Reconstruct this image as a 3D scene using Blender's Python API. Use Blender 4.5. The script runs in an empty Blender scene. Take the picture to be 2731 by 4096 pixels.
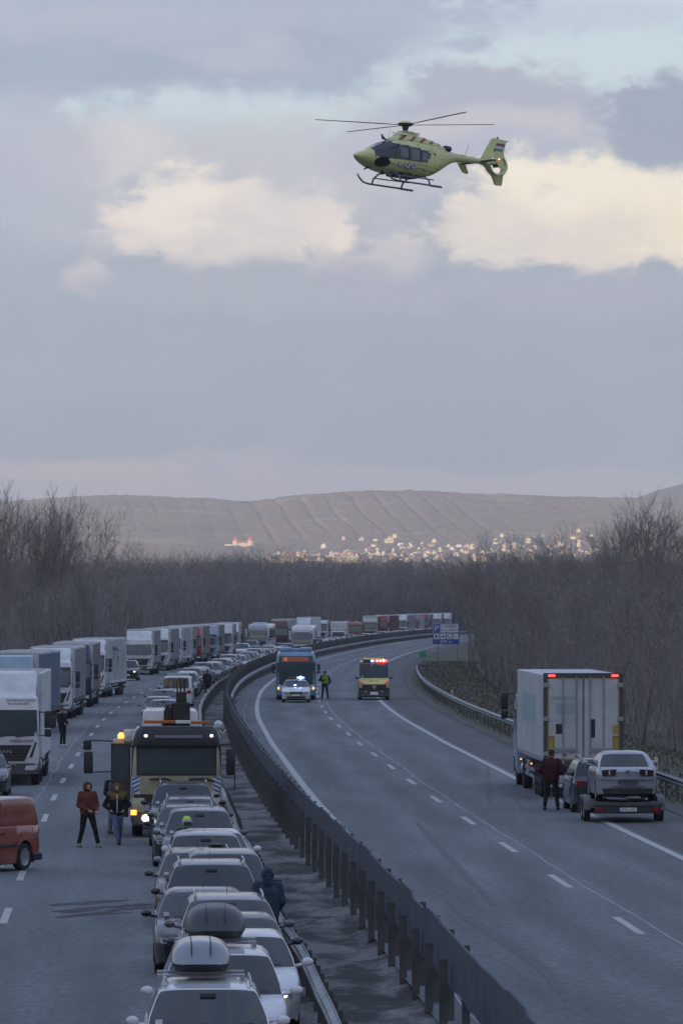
import bpy, bmesh, math, random
import numpy as np
from mathutils import Vector, Matrix
R = math.radians
random.seed(7); np.random.seed(7)
scene = bpy.context.scene
COL = scene.collection

# ------------------------------------------------------------------ camera
F = 22755.0; HC = 6.5; YH = 2400.0; CX = 1365.5; W_PX = 2731; H_PX = 4096
cam_d = bpy.data.cameras.new("camera"); cam = bpy.data.objects.new("camera", cam_d)
COL.objects.link(cam); scene.camera = cam
cam_d.sensor_fit = 'VERTICAL'; cam_d.sensor_height = 36.0; cam_d.lens = F / H_PX * 36.0
PITCH = math.atan((YH - H_PX / 2) / F)
cam.location = (0, 0, HC); cam.rotation_euler = (math.pi / 2 + PITCH, 0, 0)
cam_d.clip_start = 0.5; cam_d.clip_end = 60000
scene.render.resolution_x = 682; scene.render.resolution_y = 1024
scene.view_settings.view_transform = 'Standard'; scene.view_settings.look = 'None'
scene.view_settings.exposure = 0.10; scene.view_settings.gamma = 1.0
scene.render.engine = 'CYCLES'

def s2l(c):
    return tuple((v / 255 / 12.92) if v / 255 <= 0.04045 else ((v / 255 + 0.055) / 1.055) ** 2.4 for v in c)

# ------------------------------------------------------------------ sun
SUN_EL, SUN_AZ = 6.0, 215.0      # azimuth clockwise from +Y: low in the west behind the camera
sun_d = bpy.data.lights.new("sun", 'SUN'); sun_d.energy = 5.0; sun_d.angle = R(0.5); sun_d.color = (1.0, 0.80, 0.58)
sun = bpy.data.objects.new("sun", sun_d); COL.objects.link(sun)
sdir = Vector((math.sin(R(SUN_AZ)) * math.cos(R(SUN_EL)), math.cos(R(SUN_AZ)) * math.cos(R(SUN_EL)), math.sin(R(SUN_EL))))
sun.rotation_euler = sdir.to_track_quat('Z', 'Y').to_euler()

# ------------------------------------------------------------------ world: Nishita sky behind drifting cloud decks
world = bpy.data.worlds.new("World"); scene.world = world; world.use_nodes = True
nt = world.node_tree; nt.nodes.clear()
def nd(t, **kw):
    n = nt.nodes.new(t)
    for k, v in kw.items(): setattr(n, k, v)
    return n
def setin(sock, v):
    if isinstance(v, bpy.types.NodeSocket): nt.links.new(v, sock)
    else: sock.default_value = v
def MT(op, a, b=None, c=None, clamp=False):
    n = nd('ShaderNodeMath', operation=op); n.use_clamp = clamp
    setin(n.inputs[0], a)
    if b is not None: setin(n.inputs[1], b)
    if c is not None: setin(n.inputs[2], c)
    return n.outputs[0]
tc = nd('ShaderNodeTexCoord'); sep = nd('ShaderNodeSeparateXYZ'); nt.links.new(tc.outputs['Generated'], sep.inputs[0])
az = MT('ARCTAN2', sep.outputs[0], sep.outputs[1]); el = MT('ARCSINE', sep.outputs[2])
U0 = MT('MULTIPLY_ADD', az, 22.755, 1.365); V0 = MT('MULTIPLY_ADD', el, -22.755, 2.4)
def noise(vec_u, vec_v, w, scale, detail, rough=0.55):
    cb = nd('ShaderNodeCombineXYZ'); setin(cb.inputs[0], vec_u); setin(cb.inputs[1], vec_v); cb.inputs[2].default_value = w
    n = nd('ShaderNodeTexNoise'); n.inputs['Scale'].default_value = scale; n.inputs['Detail'].default_value = detail
    n.inputs['Roughness'].default_value = rough; nt.links.new(cb.outputs[0], n.inputs['Vector']); return n
V2 = MT('MULTIPLY', V0, 1.7)
wn = noise(U0, V2, 0.0, 2.2, 5, 0.55)
ws = nd('ShaderNodeSeparateColor'); nt.links.new(wn.outputs['Color'], ws.inputs[0])
U = MT('ADD', U0, MT('MULTIPLY', MT('SUBTRACT', ws.outputs[0], 0.5), 0.34))
V = MT('ADD', V0, MT('MULTIPLY', MT('SUBTRACT', ws.outputs[1], 0.5), 0.18))
n1 = noise(U0, V2, 3.7, 3.6, 12, 0.66).outputs['Fac']
n2 = noise(U0, V2, 9.1, 1.6, 7, 0.55).outputs['Fac']
def smooth(v, a, b):
    n = nd('ShaderNodeMapRange', interpolation_type='SMOOTHSTEP'); setin(n.inputs[0], v)
    n.inputs[1].default_value = a; n.inputs[2].default_value = b; n.inputs[3].default_value = 0; n.inputs[4].default_value = 1
    return n.outputs[0]
def mixc(fac, a, b):
    n = nd('ShaderNodeMix', data_type='RGBA'); setin(n.inputs[0], fac)
    for i, v in ((6, a), (7, b)):
        if isinstance(v, tuple): n.inputs[i].default_value = (*v, 1)
        else: nt.links.new(v, n.inputs[i])
    return n.outputs[2]
sky = nd('ShaderNodeTexSky', sky_type='NISHITA'); sky.sun_disc = False
sky.sun_elevation = R(SUN_EL); sky.sun_rotation = R(SUN_AZ); sky.air_density = 1.0; sky.dust_density = 1.5
skym = nd('ShaderNodeVectorMath', operation='MULTIPLY'); nt.links.new(sky.outputs[0], skym.inputs[0]); skym.inputs[1].default_value = (0.12,) * 3
# pale open sky = Nishita at 0.12 with thin high veil
clear = mixc(0.78, skym.outputs[0], s2l((212, 230, 240)))
# lower cloud deck colour by elevation
ramp = nd('ShaderNodeValToRGB'); nt.links.new(MT('MULTIPLY', V, 1 / 2.6, clamp=True), ramp.inputs[0])
cr = ramp.color_ramp; cr.interpolation = 'EASE'
stops = [(0.00, (170, 182, 201)), (0.35, (180, 188, 200)), (0.95, (174, 181, 190)), (1.10, (165, 174, 184)), (1.40, (161, 171, 181)),
         (1.80, (153, 163, 173)), (1.88, (165, 171, 181)), (1.98, (180, 180, 184)), (2.45, (176, 178, 184))]
cr.elements[0].position = 0; cr.elements[0].color = (*s2l(stops[0][1]), 1)
cr.elements[1].position = 1; cr.elements[1].color = (*s2l(stops[-1][1]), 1)
for p, c in stops[1:-1]:
    e = cr.elements.new(p / 2.6); e.color = (*s2l(c), 1)
cur = ramp.outputs[0]
# gentle mottling of the deck
cur = mixc(MT('MULTIPLY', smooth(n2, 0.42, 0.62), 0.35), cur, s2l((172, 181, 193)))
def blob(cx, cy, rx, ry, col, op=1.0, soft=0.35, k=1.0, nz=None):
    global cur
    du = MT('DIVIDE', MT('SUBTRACT', U, cx), rx); dv = MT('DIVIDE', MT('SUBTRACT', V, cy), ry)
    d = MT('SQRT', MT('ADD', MT('MULTIPLY', du, du), MT('MULTIPLY', dv, dv)))
    d = MT('ADD', d, MT('MULTIPLY', MT('SUBTRACT', nz or n1, 0.5), -k * 2.7))
    m = smooth(d, 1 + soft * .85, 1 - soft * .85)
    if op < 1: m = MT('MULTIPLY', m, op)
    cur = mixc(m, cur, s2l(col) if isinstance(col, tuple) else col)
B = blob
# open pale blue gaps
B(0.62, 0.42, 0.85, 0.14, clear, 0.95, 0.45); B(1.10, 0.47, 0.50, 0.15, clear, 0.9, 0.5); B(1.45, 0.33, 0.40, 0.12, clear, 0.8, 0.5)
B(2.45, 0.28, 0.60, 0.34, clear, 0.95, 0.4); B(1.85, 0.28, 0.35, 0.10, clear, 0.8, 0.5); B(2.6, 0.05, 0.5, 0.2, clear, 0.8, 0.5)
B(2.35, 0.07, 0.45, 0.07, (185, 196, 212), 0.6, 0.6)
# grey cloud hanging over the gap at top left
B(0.95, 0.22, 0.62, 0.17, (160, 172, 192), 0.9, 0.45); B(0.12, 0.28, 0.5, 0.15, (162, 174, 194), 0.9, 0.5); B(0.5, 0.10, 0.9, 0.08, (182, 188, 202), 0.6, 0.7); B(1.00, 0.235, 0.22, 0.07, (188, 190, 203), 0.7, 0.6)
# warm haze behind the bright clouds
B(0.55, 0.74, 0.62, 0.26, (190, 194, 204), 0.7, 0.6); B(1.15, 0.72, 0.62, 0.24, (200, 200, 205), 0.85, 0.6); B(0.42, 0.62, 0.26, 0.13, (216, 211, 212), 0.9, 0.55)
B(0.12, 0.62, 0.25, 0.2, (183, 187, 200), 0.8, 0.6)
# cloud behind the helicopter
B(2.02, 0.45, 0.52, 0.18, (176, 180, 193), 0.97, 0.35); B(1.55, 0.56, 0.28, 0.14, (190, 190, 202), 0.9, 0.4); B(2.05, 0.52, 0.42, 0.09, (205, 201, 206), 0.75, 0.6)
B(2.05, 0.61, 0.50, 0.06, (182, 186, 200), 0.8, 0.6)
# sunlit cumulus
B(0.90, 0.90, 0.42, 0.17, (238, 226, 216), 0.97, 0.38); B(0.80, 0.82, 0.24, 0.13, (250, 238, 222), 0.9, 0.4); B(1.25, 0.97, 0.16, 0.10, (246, 232, 216), 0.95, 0.4); B(1.10, 0.84, 0.24, 0.12, (228, 219, 212), 0.7, 0.5)
B(2.32, 0.88, 0.54, 0.19, (240, 228, 216), 0.97, 0.33); B(2.42, 0.78, 0.42, 0.16, (255, 244, 220), 0.95, 0.4); B(1.95, 0.92, 0.22, 0.12, (238, 227, 213), 0.9, 0.4); B(2.55, 0.92, 0.32, 0.12, (255, 240, 212), 0.85, 0.5)
B(1.60, 1.05, 0.13, 0.09, (208, 203, 205), 0.85, 0.5); B(0.34, 1.10, 0.11, 0.09, (212, 206, 207), 0.85, 0.5)
# grey undersides
B(1.1, 1.16, 0.9, 0.10, (176, 180, 191), 0.75, 0.6); B(2.3, 1.18, 0.8, 0.09, (174, 177, 190), 0.8, 0.5)
B(2.66, 0.50, 0.26, 0.17, (156, 166, 184), 0.97, 0.4)
# streaks above the horizon
B(0.35, 1.87, 0.60, 0.040, (196, 188, 188), 0.9, 0.7); B(1.7, 1.90, 1.6, 0.022, (190, 184, 186), 0.7, 0.8); B(0.95, 1.84, 0.25, 0.045, (182, 181, 187), 0.8, 0.7); B(2.2, 1.95, 1.2, 0.035, (186, 181, 187), 0.7, 0.7); B(0.7, 1.95, 0.5, 0.03, (188, 183, 187), 0.7, 0.7)
# shading inside the bright clouds
n4 = noise(U0, V2, 21.0, 5.5, 10, 0.62).outputs['Fac']
B(1.0, 0.95, 0.55, 0.24, (208, 203, 205), 0.45, 0.5, 1.0, MT('SUBTRACT', n4, 0.24)); B(2.3, 0.93, 0.62, 0.22, (214, 206, 205), 0.40, 0.5, 1.0, MT('SUBTRACT', n4, 0.24))
# bluer deck overhead, and sunset-lit banks low behind the camera
up = smooth(V0, -0.3, -5.0)
over = mixc(smooth(n2, 0.44, 0.60), s2l((150, 176, 222)), s2l((176, 188, 212)))
cur = mixc(up, cur, over)
back = MT('MULTIPLY', smooth(MT('MULTIPLY', sep.outputs[1], -1.0), 0.1, 0.6), MT('MULTIPLY', smooth(el, 0.23, 0.30), smooth(el, 0.55, 0.40)))
nb = nd('ShaderNodeTexNoise'); nb.inputs['Scale'].default_value = 9; nb.inputs['Detail'].default_value = 6
mpb = nd('ShaderNodeMapping'); mpb.inputs['Scale'].default_value = (1, 1, 3.2); nt.links.new(tc.outputs['Generated'], mpb.inputs[0]); nt.links.new(mpb.outputs[0], nb.inputs['Vector'])
bk = MT('MULTIPLY', back, smooth(nb.outputs['Fac'], 0.50, 0.62))
cur = mixc(bk, cur, (1.7, 1.35, 0.85))
bg = nd('ShaderNodeBackground'); nt.links.new(cur, bg.inputs[0]); bg.inputs[1].default_value = 1.06
wo = nd('ShaderNodeOutputWorld'); nt.links.new(bg.outputs[0], wo.inputs[0])

# ------------------------------------------------------------------ placing helpers
PP = [(0, 9.95), (40, 8.45), (60, 7.7), (86, 6.8), (113.7, 5.72), (131.8, 5.04), (149.7, 4.37), (168, 3.72), (185, 3.10), (203, 2.51), (221, 1.95), (239, 1.4),
      (257, .84), (275, .36), (320, -.75), (366, -1.43), (412, -1.75), (470, -1.5), (540, -.5), (575, .2), (629, 1.85), (698, 4.4), (751, 6.8), (817, 10.0),
      (900, 15.0), (1000, 22.3), (1100, 30.9), (1250, 46), (1400, 64)]
_pd = np.array([p[0] for p in PP], float); _px = np.array([p[1] for p in PP], float)
_pm = np.gradient(_px, _pd)
_pm = np.convolve(np.pad(_pm, 1, 'edge'), [.25, .5, .25], 'valid')
def cpath(d):
    d = float(d)
    i = int(np.clip(np.searchsorted(_pd, d) - 1, 0, len(_pd) - 2)); h = _pd[i + 1] - _pd[i]; t = (d - _pd[i]) / h
    if t < 0: return _px[0] + _pm[0] * (d - _pd[0])
    t = min(t, 1.3)
    return ((2 * t**3 - 3 * t**2 + 1) * _px[i] + (t**3 - 2 * t**2 + t) * h * _pm[i] + (-2 * t**3 + 3 * t**2) * _px[i + 1] + (t**3 - t**2) * h * _pm[i + 1])
def cslope(d): return (cpath(d + 3) - cpath(d - 3)) / 6
def gp(px, D): return (px - CX) * D / F            # world X for an image column at distance D
def zat(py, D): return HC + (YH - py) * D / F

# ------------------------------------------------------------------ object helpers
def tag(o, label=None, cat=None, group=None, kind=None):
    if label: o['label'] = label
    if cat: o['category'] = cat
    if group: o['group'] = group
    if kind: o['kind'] = kind
    return o
def empty(name, loc=(0, 0, 0), rz=0, label=None, cat=None, group=None):
    o = bpy.data.objects.new(name, None); COL.objects.link(o); o.location = loc; o.rotation_euler = (0, 0, rz)
    o.empty_display_size = 0.3
    return tag(o, label, cat, group)
def link(name, me, parent=None):
    o = bpy.data.objects.new(name, me); COL.objects.link(o)
    if parent is not None: o.parent = parent
    return o
def copy_tree(o, parent=None):
    c = o.copy(); COL.objects.link(c)
    if parent is not None: c.parent = parent
    for ch in o.children: copy_tree(ch, c)
    return c

class MB:
    """collects faces of ONE mesh"""
    def __init__(s): s.v = []; s.f = []; s.m = []
    def add(s, vs, fs, mi=0, M=None):
        b = len(s.v)
        for v in vs:
            v = Vector(v)
            if M is not None: v = M @ v
            s.v.append(tuple(v))
        for f in fs: s.f.append(tuple(b + i for i in f)); s.m.append(mi)
        return s
    def box(s, x0, x1, y0, y1, z0, z1, mi=0, M=None, bev=0.0):
        if bev > 0:
            b = min(bev, abs(x1 - x0) / 2.01, abs(y1 - y0) / 2.01, abs(z1 - z0) / 2.01)
            bm = bmesh.new(); bmesh.ops.create_cube(bm, size=1)
            for v in bm.verts: v.co = Vector(((x0 + x1) / 2 + v.co.x * (x1 - x0), (y0 + y1) / 2 + v.co.y * (y1 - y0), (z0 + z1) / 2 + v.co.z * (z1 - z0)))
            bmesh.ops.bevel(bm, geom=bm.edges[:], offset=b, segments=2, affect='EDGES', profile=0.5)
            bm.verts.index_update()
            s.add([v.co.copy() for v in bm.verts], [[v.index for v in f.verts] for f in bm.faces], mi, M); bm.free(); return s
        vs = [(x, y, z) for x in (x0, x1) for y in (y0, y1) for z in (z0, z1)]
        return s.add(vs, [(0, 1, 3, 2), (4, 6, 7, 5), (0, 4, 5, 1), (2, 3, 7, 6), (0, 2, 6, 4), (1, 5, 7, 3)], mi, M)
    def tube(s, pts, rad, n=8, mi=0, cap=True, M=None, sx=1.0):
        pts = [Vector(p) for p in pts]; rs = rad if isinstance(rad, (list, tuple)) else [rad] * len(pts)
        rings = []; up = None
        for i, p in enumerate(pts):
            t = (pts[min(i + 1, len(pts) - 1)] - pts[max(i - 1, 0)]).normalized()
            if up is None: up = Vector((0, 0, 1)) if abs(t.z) < 0.9 else Vector((0, 1, 0))
            a = t.cross(up).normalized(); b = a.cross(t).normalized(); up = b
            rings.append([p + (a * math.cos(q) * sx + b * math.sin(q)) * rs[i] for q in [2 * math.pi * k / n for k in range(n)]])
        return s.rings(rings, mi, cap, M)
    def rings(s, rings, mi=0, cap=True, M=None, closed=True):
        n = len(rings[0]); vs = [v for r in rings for v in r]; fs = []
        for i in range(len(rings) - 1):
            for k in range(n if closed else n - 1):
                k2 = (k + 1) % n; fs.append((i * n + k, i * n + k2, (i + 1) * n + k2, (i + 1) * n + k))
        if cap: fs.append(tuple(range(n - 1, -1, -1))); fs.append(tuple((len(rings) - 1) * n + k for k in range(n)))
        return s.add(vs, fs, mi, M)
    def lathe(s, prof, axis='z', n=20, mi=0, M=None, c=(0, 0, 0)):
        rings = []
        for r, h in prof:
            ring = []
            for k in range(n):
                q = 2 * math.pi * k / n; a, b = r * math.cos(q), r * math.sin(q)
                ring.append({'z': (c[0] + a, c[1] + b, c[2] + h), 'x': (c[0] + h, c[1] + a, c[2] + b), 'y': (c[0] + a, c[1] + h, c[2] + b)}[axis])
            rings.append(ring)
        return s.rings(rings, mi, True, M)
    def ell(s, c, r, n=12, m=8, mi=0, M=None):
        rings = []
        for i in range(m + 1):
            th = math.pi * i / m; sr = max(math.sin(th), 0.02)
            rings.append([(c[0] + r[0] * sr * math.cos(2 * math.pi * k / n), c[1] + r[1] * sr * math.sin(2 * math.pi * k / n), c[2] - r[2] * math.cos(th)) for k in range(n)])
        return s.rings(rings, mi, True, M)
    def prism(s, poly, a0, a1, axis='y', mi=0, M=None):
        def P(p, a): return {'y': (p[0], a, p[1]), 'x': (a, p[0], p[1]), 'z': (p[0], p[1], a)}[axis]
        n = len(poly); vs = [P(p, a0) for p in poly] + [P(p, a1) for p in poly]
        fs = [tuple(range(n)), tuple(range(2 * n - 1, n - 1, -1))] + [(i, i + n, (i + 1) % n + n, (i + 1) % n) for i in range(n)]
        return s.add(vs, fs, mi, M)
    def gpatch(s, q, yf, th=0.012, nx=8, nz=4, mi=0, M=None):
        """curved panel; q = four (x,z) corners bl,br,tr,tl on the surface y = yf(x,z)"""
        A, Bv = [], []
        for j in range(nz + 1):
            for i in range(nx + 1):
                u, v = i / nx, j / nz
                x = (1 - v) * ((1 - u) * q[0][0] + u * q[1][0]) + v * ((1 - u) * q[3][0] + u * q[2][0])
                z = (1 - v) * ((1 - u) * q[0][1] + u * q[1][1]) + v * ((1 - u) * q[3][1] + u * q[2][1])
                y = yf(x, z); A.append((x, y - th, z)); Bv.append((x, y + 0.03, z))
        n = nx + 1; o = len(A); fs = []
        for j in range(nz):
            for i in range(nx):
                a = j * n + i; fs.append((a, a + 1, a + n + 1, a + n)); fs.append((o + a, o + a + n, o + a + n + 1, o + a + 1))
        bd = [i for i in range(n)] + [j * n + nx for j in range(1, nz + 1)] + [nz * n + i for i in range(nx - 1, -1, -1)] + [j * n for j in range(nz - 1, 0, -1)]
        for i in range(len(bd)): a, b = bd[i], bd[(i + 1) % len(bd)]; fs.append((b, a, o + a, o + b))
        return s.add(A + Bv, fs, mi, M)
    def build(s, name, mats, parent=None, smooth=False, angle=None):
        me = bpy.data.meshes.new(name)
        me.from_pydata(s.v, [], s.f)
        mats = mats if isinstance(mats, (list, tuple)) else [mats]
        for m in mats: me.materials.append(m)
        if len(mats) > 1: me.polygons.foreach_set('material_index', s.m)
        bm = bmesh.new(); bm.from_mesh(me); bmesh.ops.recalc_face_normals(bm, faces=bm.faces[:]); bm.to_mesh(me); bm.free()
        if smooth:
            me.polygons.foreach_set('use_smooth', [True] * len(me.polygons))
            me.set_sharp_from_angle(angle=R(angle or 38))
        me.update()
        return link(name, me, parent)

def text_mesh(s, size, name, mat, parent, M, align='CENTER', extrude=0.004, sx=1.0):
    cu = bpy.data.curves.new(name, 'FONT'); cu.body = s; cu.size = size; cu.align_x = align; cu.align_y = 'CENTER'; cu.extrude = extrude; cu.resolution_u = 2
    t = bpy.data.objects.new(name, cu); COL.objects.link(t)
    bpy.context.view_layer.update()
    me = bpy.data.meshes.new_from_object(t.evaluated_get(bpy.context.evaluated_depsgraph_get()))
    bpy.data.objects.remove(t)
    me.transform(M @ Matrix.Diagonal((sx, 1, 1, 1))); me.materials.clear(); me.materials.append(mat); me.name = name
    return link(name, me, parent)
def facing(x, y, z):        # text on a face looking towards -Y
    return Matrix.Translation((x, y, z)) @ Matrix.Rotation(R(90), 4, 'X')

# ------------------------------------------------------------------ materials
MATS = {}
def mat(name, col, rough=0.6, metal=0.0, coat=0.0, spec=0.5, noise=0.0, nscale=6.0, col2=None, bump=0.0, bscale=20.0, emit=None, estr=0.0, alpha=1.0):
    if name in MATS: return MATS[name]
    m = bpy.data.materials.new(name); m.use_nodes = True; t = m.node_tree; b = t.nodes['Principled BSDF']
    b.inputs['Base Color'].default_value = (*col, 1); b.inputs['Roughness'].default_value = rough; b.inputs['Metallic'].default_value = metal
    b.inputs['Coat Weight'].default_value = coat; b.inputs['Specular IOR Level'].default_value = spec
    if coat: b.inputs['Coat Roughness'].default_value = 0.08
    tcn = t.nodes.new('ShaderNodeTexCoord')
    if noise > 0 or col2:
        n = t.nodes.new('ShaderNodeTexNoise'); n.inputs['Scale'].default_value = nscale; n.inputs['Detail'].default_value = 6
        t.links.new(tcn.outputs['Object'], n.inputs['Vector'])
        c2 = col2 or tuple(v * (1 - noise) for v in col)
        mx = t.nodes.new('ShaderNodeMix'); mx.data_type = 'RGBA'; mx.inputs[6].default_value = (*col, 1); mx.inputs[7].default_value = (*c2, 1)
        mr = t.nodes.new('ShaderNodeMapRange'); mr.inputs[1].default_value = 0.38; mr.inputs[2].default_value = 0.64
        t.links.new(n.outputs['Fac'], mr.inputs[0]); t.links.new(mr.outputs[0], mx.inputs[0]); t.links.new(mx.outputs[2], b.inputs['Base Color'])
    if bump > 0:
        n2 = t.nodes.new('ShaderNodeTexNoise'); n2.inputs['Scale'].default_value = bscale; n2.inputs['Detail'].default_value = 4
        t.links.new(tcn.outputs['Object'], n2.inputs['Vector'])
        bp = t.nodes.new('ShaderNodeBump'); bp.inputs['Strength'].default_value = bump; bp.inputs['Distance'].default_value = 0.05
        t.links.new(n2.outputs['Fac'], bp.inputs['Height']); t.links.new(bp.outputs[0], b.inputs['Normal'])
    if emit:
        b.inputs['Emission Color'].default_value = (*emit, 1); b.inputs['Emission Strength'].default_value = estr
    MATS[name] = m; return m
def paint(name, c, metal=0.0, dirt=0.22, rough=0.24): return mat('paint_' + name, c, rough, metal, 0.5, 0.5, dirt, 1.4)
P_WHITE = paint('white', (0.66, 0.67, 0.68)); P_SILVER = paint('silver', (0.22, 0.24, 0.27), 0.35); P_GREY = paint('grey', (0.040, 0.044, 0.052), 0.12)
P_BLACK = paint('black', (0.018, 0.019, 0.022)); P_DBLUE = paint('dark_blue', (0.02, 0.035, 0.075), 0.2); P_BLUE = paint('blue', (0.17, 0.29, 0.46))
P_RED = paint('red', (0.32, 0.025, 0.02)); P_MAROON = paint('maroon', (0.10, 0.015, 0.015)); P_CREAM = paint('cream', (0.40, 0.355, 0.245)); P_ORANGE = paint('orange_red', (0.31, 0.085, 0.055), 0.0, 0.3)
P_BROWN = paint('brown', (0.09, 0.06, 0.045), 0.3); P_GREEN = paint('green', (0.03, 0.10, 0.05)); P_LBLUE = paint('light_blue', (0.30, 0.40, 0.50)); P_HIVIS = paint('signal_yellow', (0.62, 0.60, 0.10))
P_AMB = paint('ambulance_yellow', (0.62, 0.57, 0.15)); P_DUST = paint('dusty_grey', (0.105, 0.107, 0.115), 0.15)
GLASS = mat('dark_glass', (0.010, 0.015, 0.019), 0.04, 0, 0, 0.55)
GLASST = mat('teal_glass', (0.055, 0.080, 0.085), 0.05, 0, 0, 0.9, 0.25, 1.2)
GLASS2 = mat('tinted_glass', (0.05, 0.065, 0.075), 0.10, 0, 0, 0.8, 0.3, 2.0)
RUB = mat('tyre_rubber', (0.016, 0.016, 0.017), 0.85, bump=0.3, bscale=30); BLK = mat('black_plastic', (0.02, 0.02, 0.022), 0.55); DGREY = mat('dark_grey_plastic', (0.06, 0.062, 0.066), 0.6)
CHROME = mat('chrome', (0.6, 0.6, 0.62), 0.18, 1.0); ALU = mat('aluminium', (0.42, 0.43, 0.44), 0.4, 0.8); STEEL = mat('galvanised_steel', (0.30, 0.31, 0.32), 0.5, 0.55, 0, 0.5, 0.35, 3.0)
LAMP = mat('lamp_glass', (0.55, 0.58, 0.62), 0.2, 0.0, 0.3, 0.6); REDL = mat('red_lens', (0.22, 0.01, 0.01), 0.2, 0, 0.3); AMBL = mat('amber_lens', (0.5, 0.17, 0.01), 0.2, 0, 0.3)
PLATE = mat('plate_white', (0.72, 0.72, 0.70), 0.4); INK = mat('ink', (0.02, 0.02, 0.03), 0.6); REDINK = mat('red_ink', (0.22, 0.03, 0.03), 0.6)
L_WHITE = mat('lit_headlamp', (1, 1, 1), 0.3, emit=(1.0, 0.90, 0.70), estr=5.0); L_COOL = mat('lit_daylamp', (1, 1, 1), 0.3, emit=(0.6, 0.7, 1.0), estr=3.0)
L_BLUE = mat('lit_blue', (0.1, 0.2, 1), 0.3, emit=(0.10, 0.22, 1.0), estr=6.0); L_BCORE = mat('lit_blue_core', (0.6, 0.8, 1), 0.3, emit=(0.55, 0.75, 1.0), estr=6.0)
L_RED = mat('lit_red', (1, 0.1, 0.1), 0.3, emit=(1.0, 0.06, 0.07), estr=3.0); L_REDC = mat('lit_red_core', (1, 0.5, 0.5), 0.3, emit=(1.0, 0.45, 0.45), estr=4.0); L_AMB = mat('lit_amber', (1, 0.5, 0.1), 0.3, emit=(1.0, 0.42, 0.06), estr=2.2)

# ------------------------------------------------------------------ numpy value noise
_tab = np.random.RandomState(3).rand(512, 512)
def vnoise(x, y):
    xi = np.floor(x).astype(int); yi = np.floor(y).astype(int); fx = x - xi; fy = y - yi
    fx = fx * fx * (3 - 2 * fx); fy = fy * fy * (3 - 2 * fy)
    g = lambda a, b: _tab[a % 512, b % 512]
    return (g(xi, yi) * (1 - fx) + g(xi + 1, yi) * fx) * (1 - fy) + (g(xi, yi + 1) * (1 - fx) + g(xi + 1, yi + 1) * fx) * fy
def fbm(x, y, o=4):
    r = 0; a = 0.5
    for i in range(o): r = r + a * vnoise(x * 2**i + 17 * i, y * 2**i + 31 * i); a *= 0.5
    return r / (1 - 0.5**o)
def np_mesh(name, V, Q, mats, parent=None, smooth=True, mi=None):
    me = bpy.data.meshes.new(name); V = np.asarray(V, np.float32); Q = np.asarray(Q, np.int32); k = Q.shape[1]
    me.vertices.add(len(V)); me.vertices.foreach_set('co', V.ravel())
    me.loops.add(Q.size); me.loops.foreach_set('vertex_index', Q.ravel())
    me.polygons.add(len(Q)); me.polygons.foreach_set('loop_start', np.arange(0, Q.size, k, dtype=np.int32))
    me.update(calc_edges=True)
    for m in (mats if isinstance(mats, (list, tuple)) else [mats]): me.materials.append(m)
    me.polygons.foreach_set('use_smooth', np.full(len(Q), smooth))
    if mi is not None: me.polygons.foreach_set('material_index', np.asarray(mi, np.int32))
    me.validate(); me.update()
    return link(name, me, parent)
def grid_quads(nu, nv):
    i = np.arange(nu - 1)[:, None] * nv + np.arange(nv - 1)[None, :]
    return np.stack([i, i + nv, i + nv + 1, i + 1], -1).reshape(-1, 4)

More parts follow.
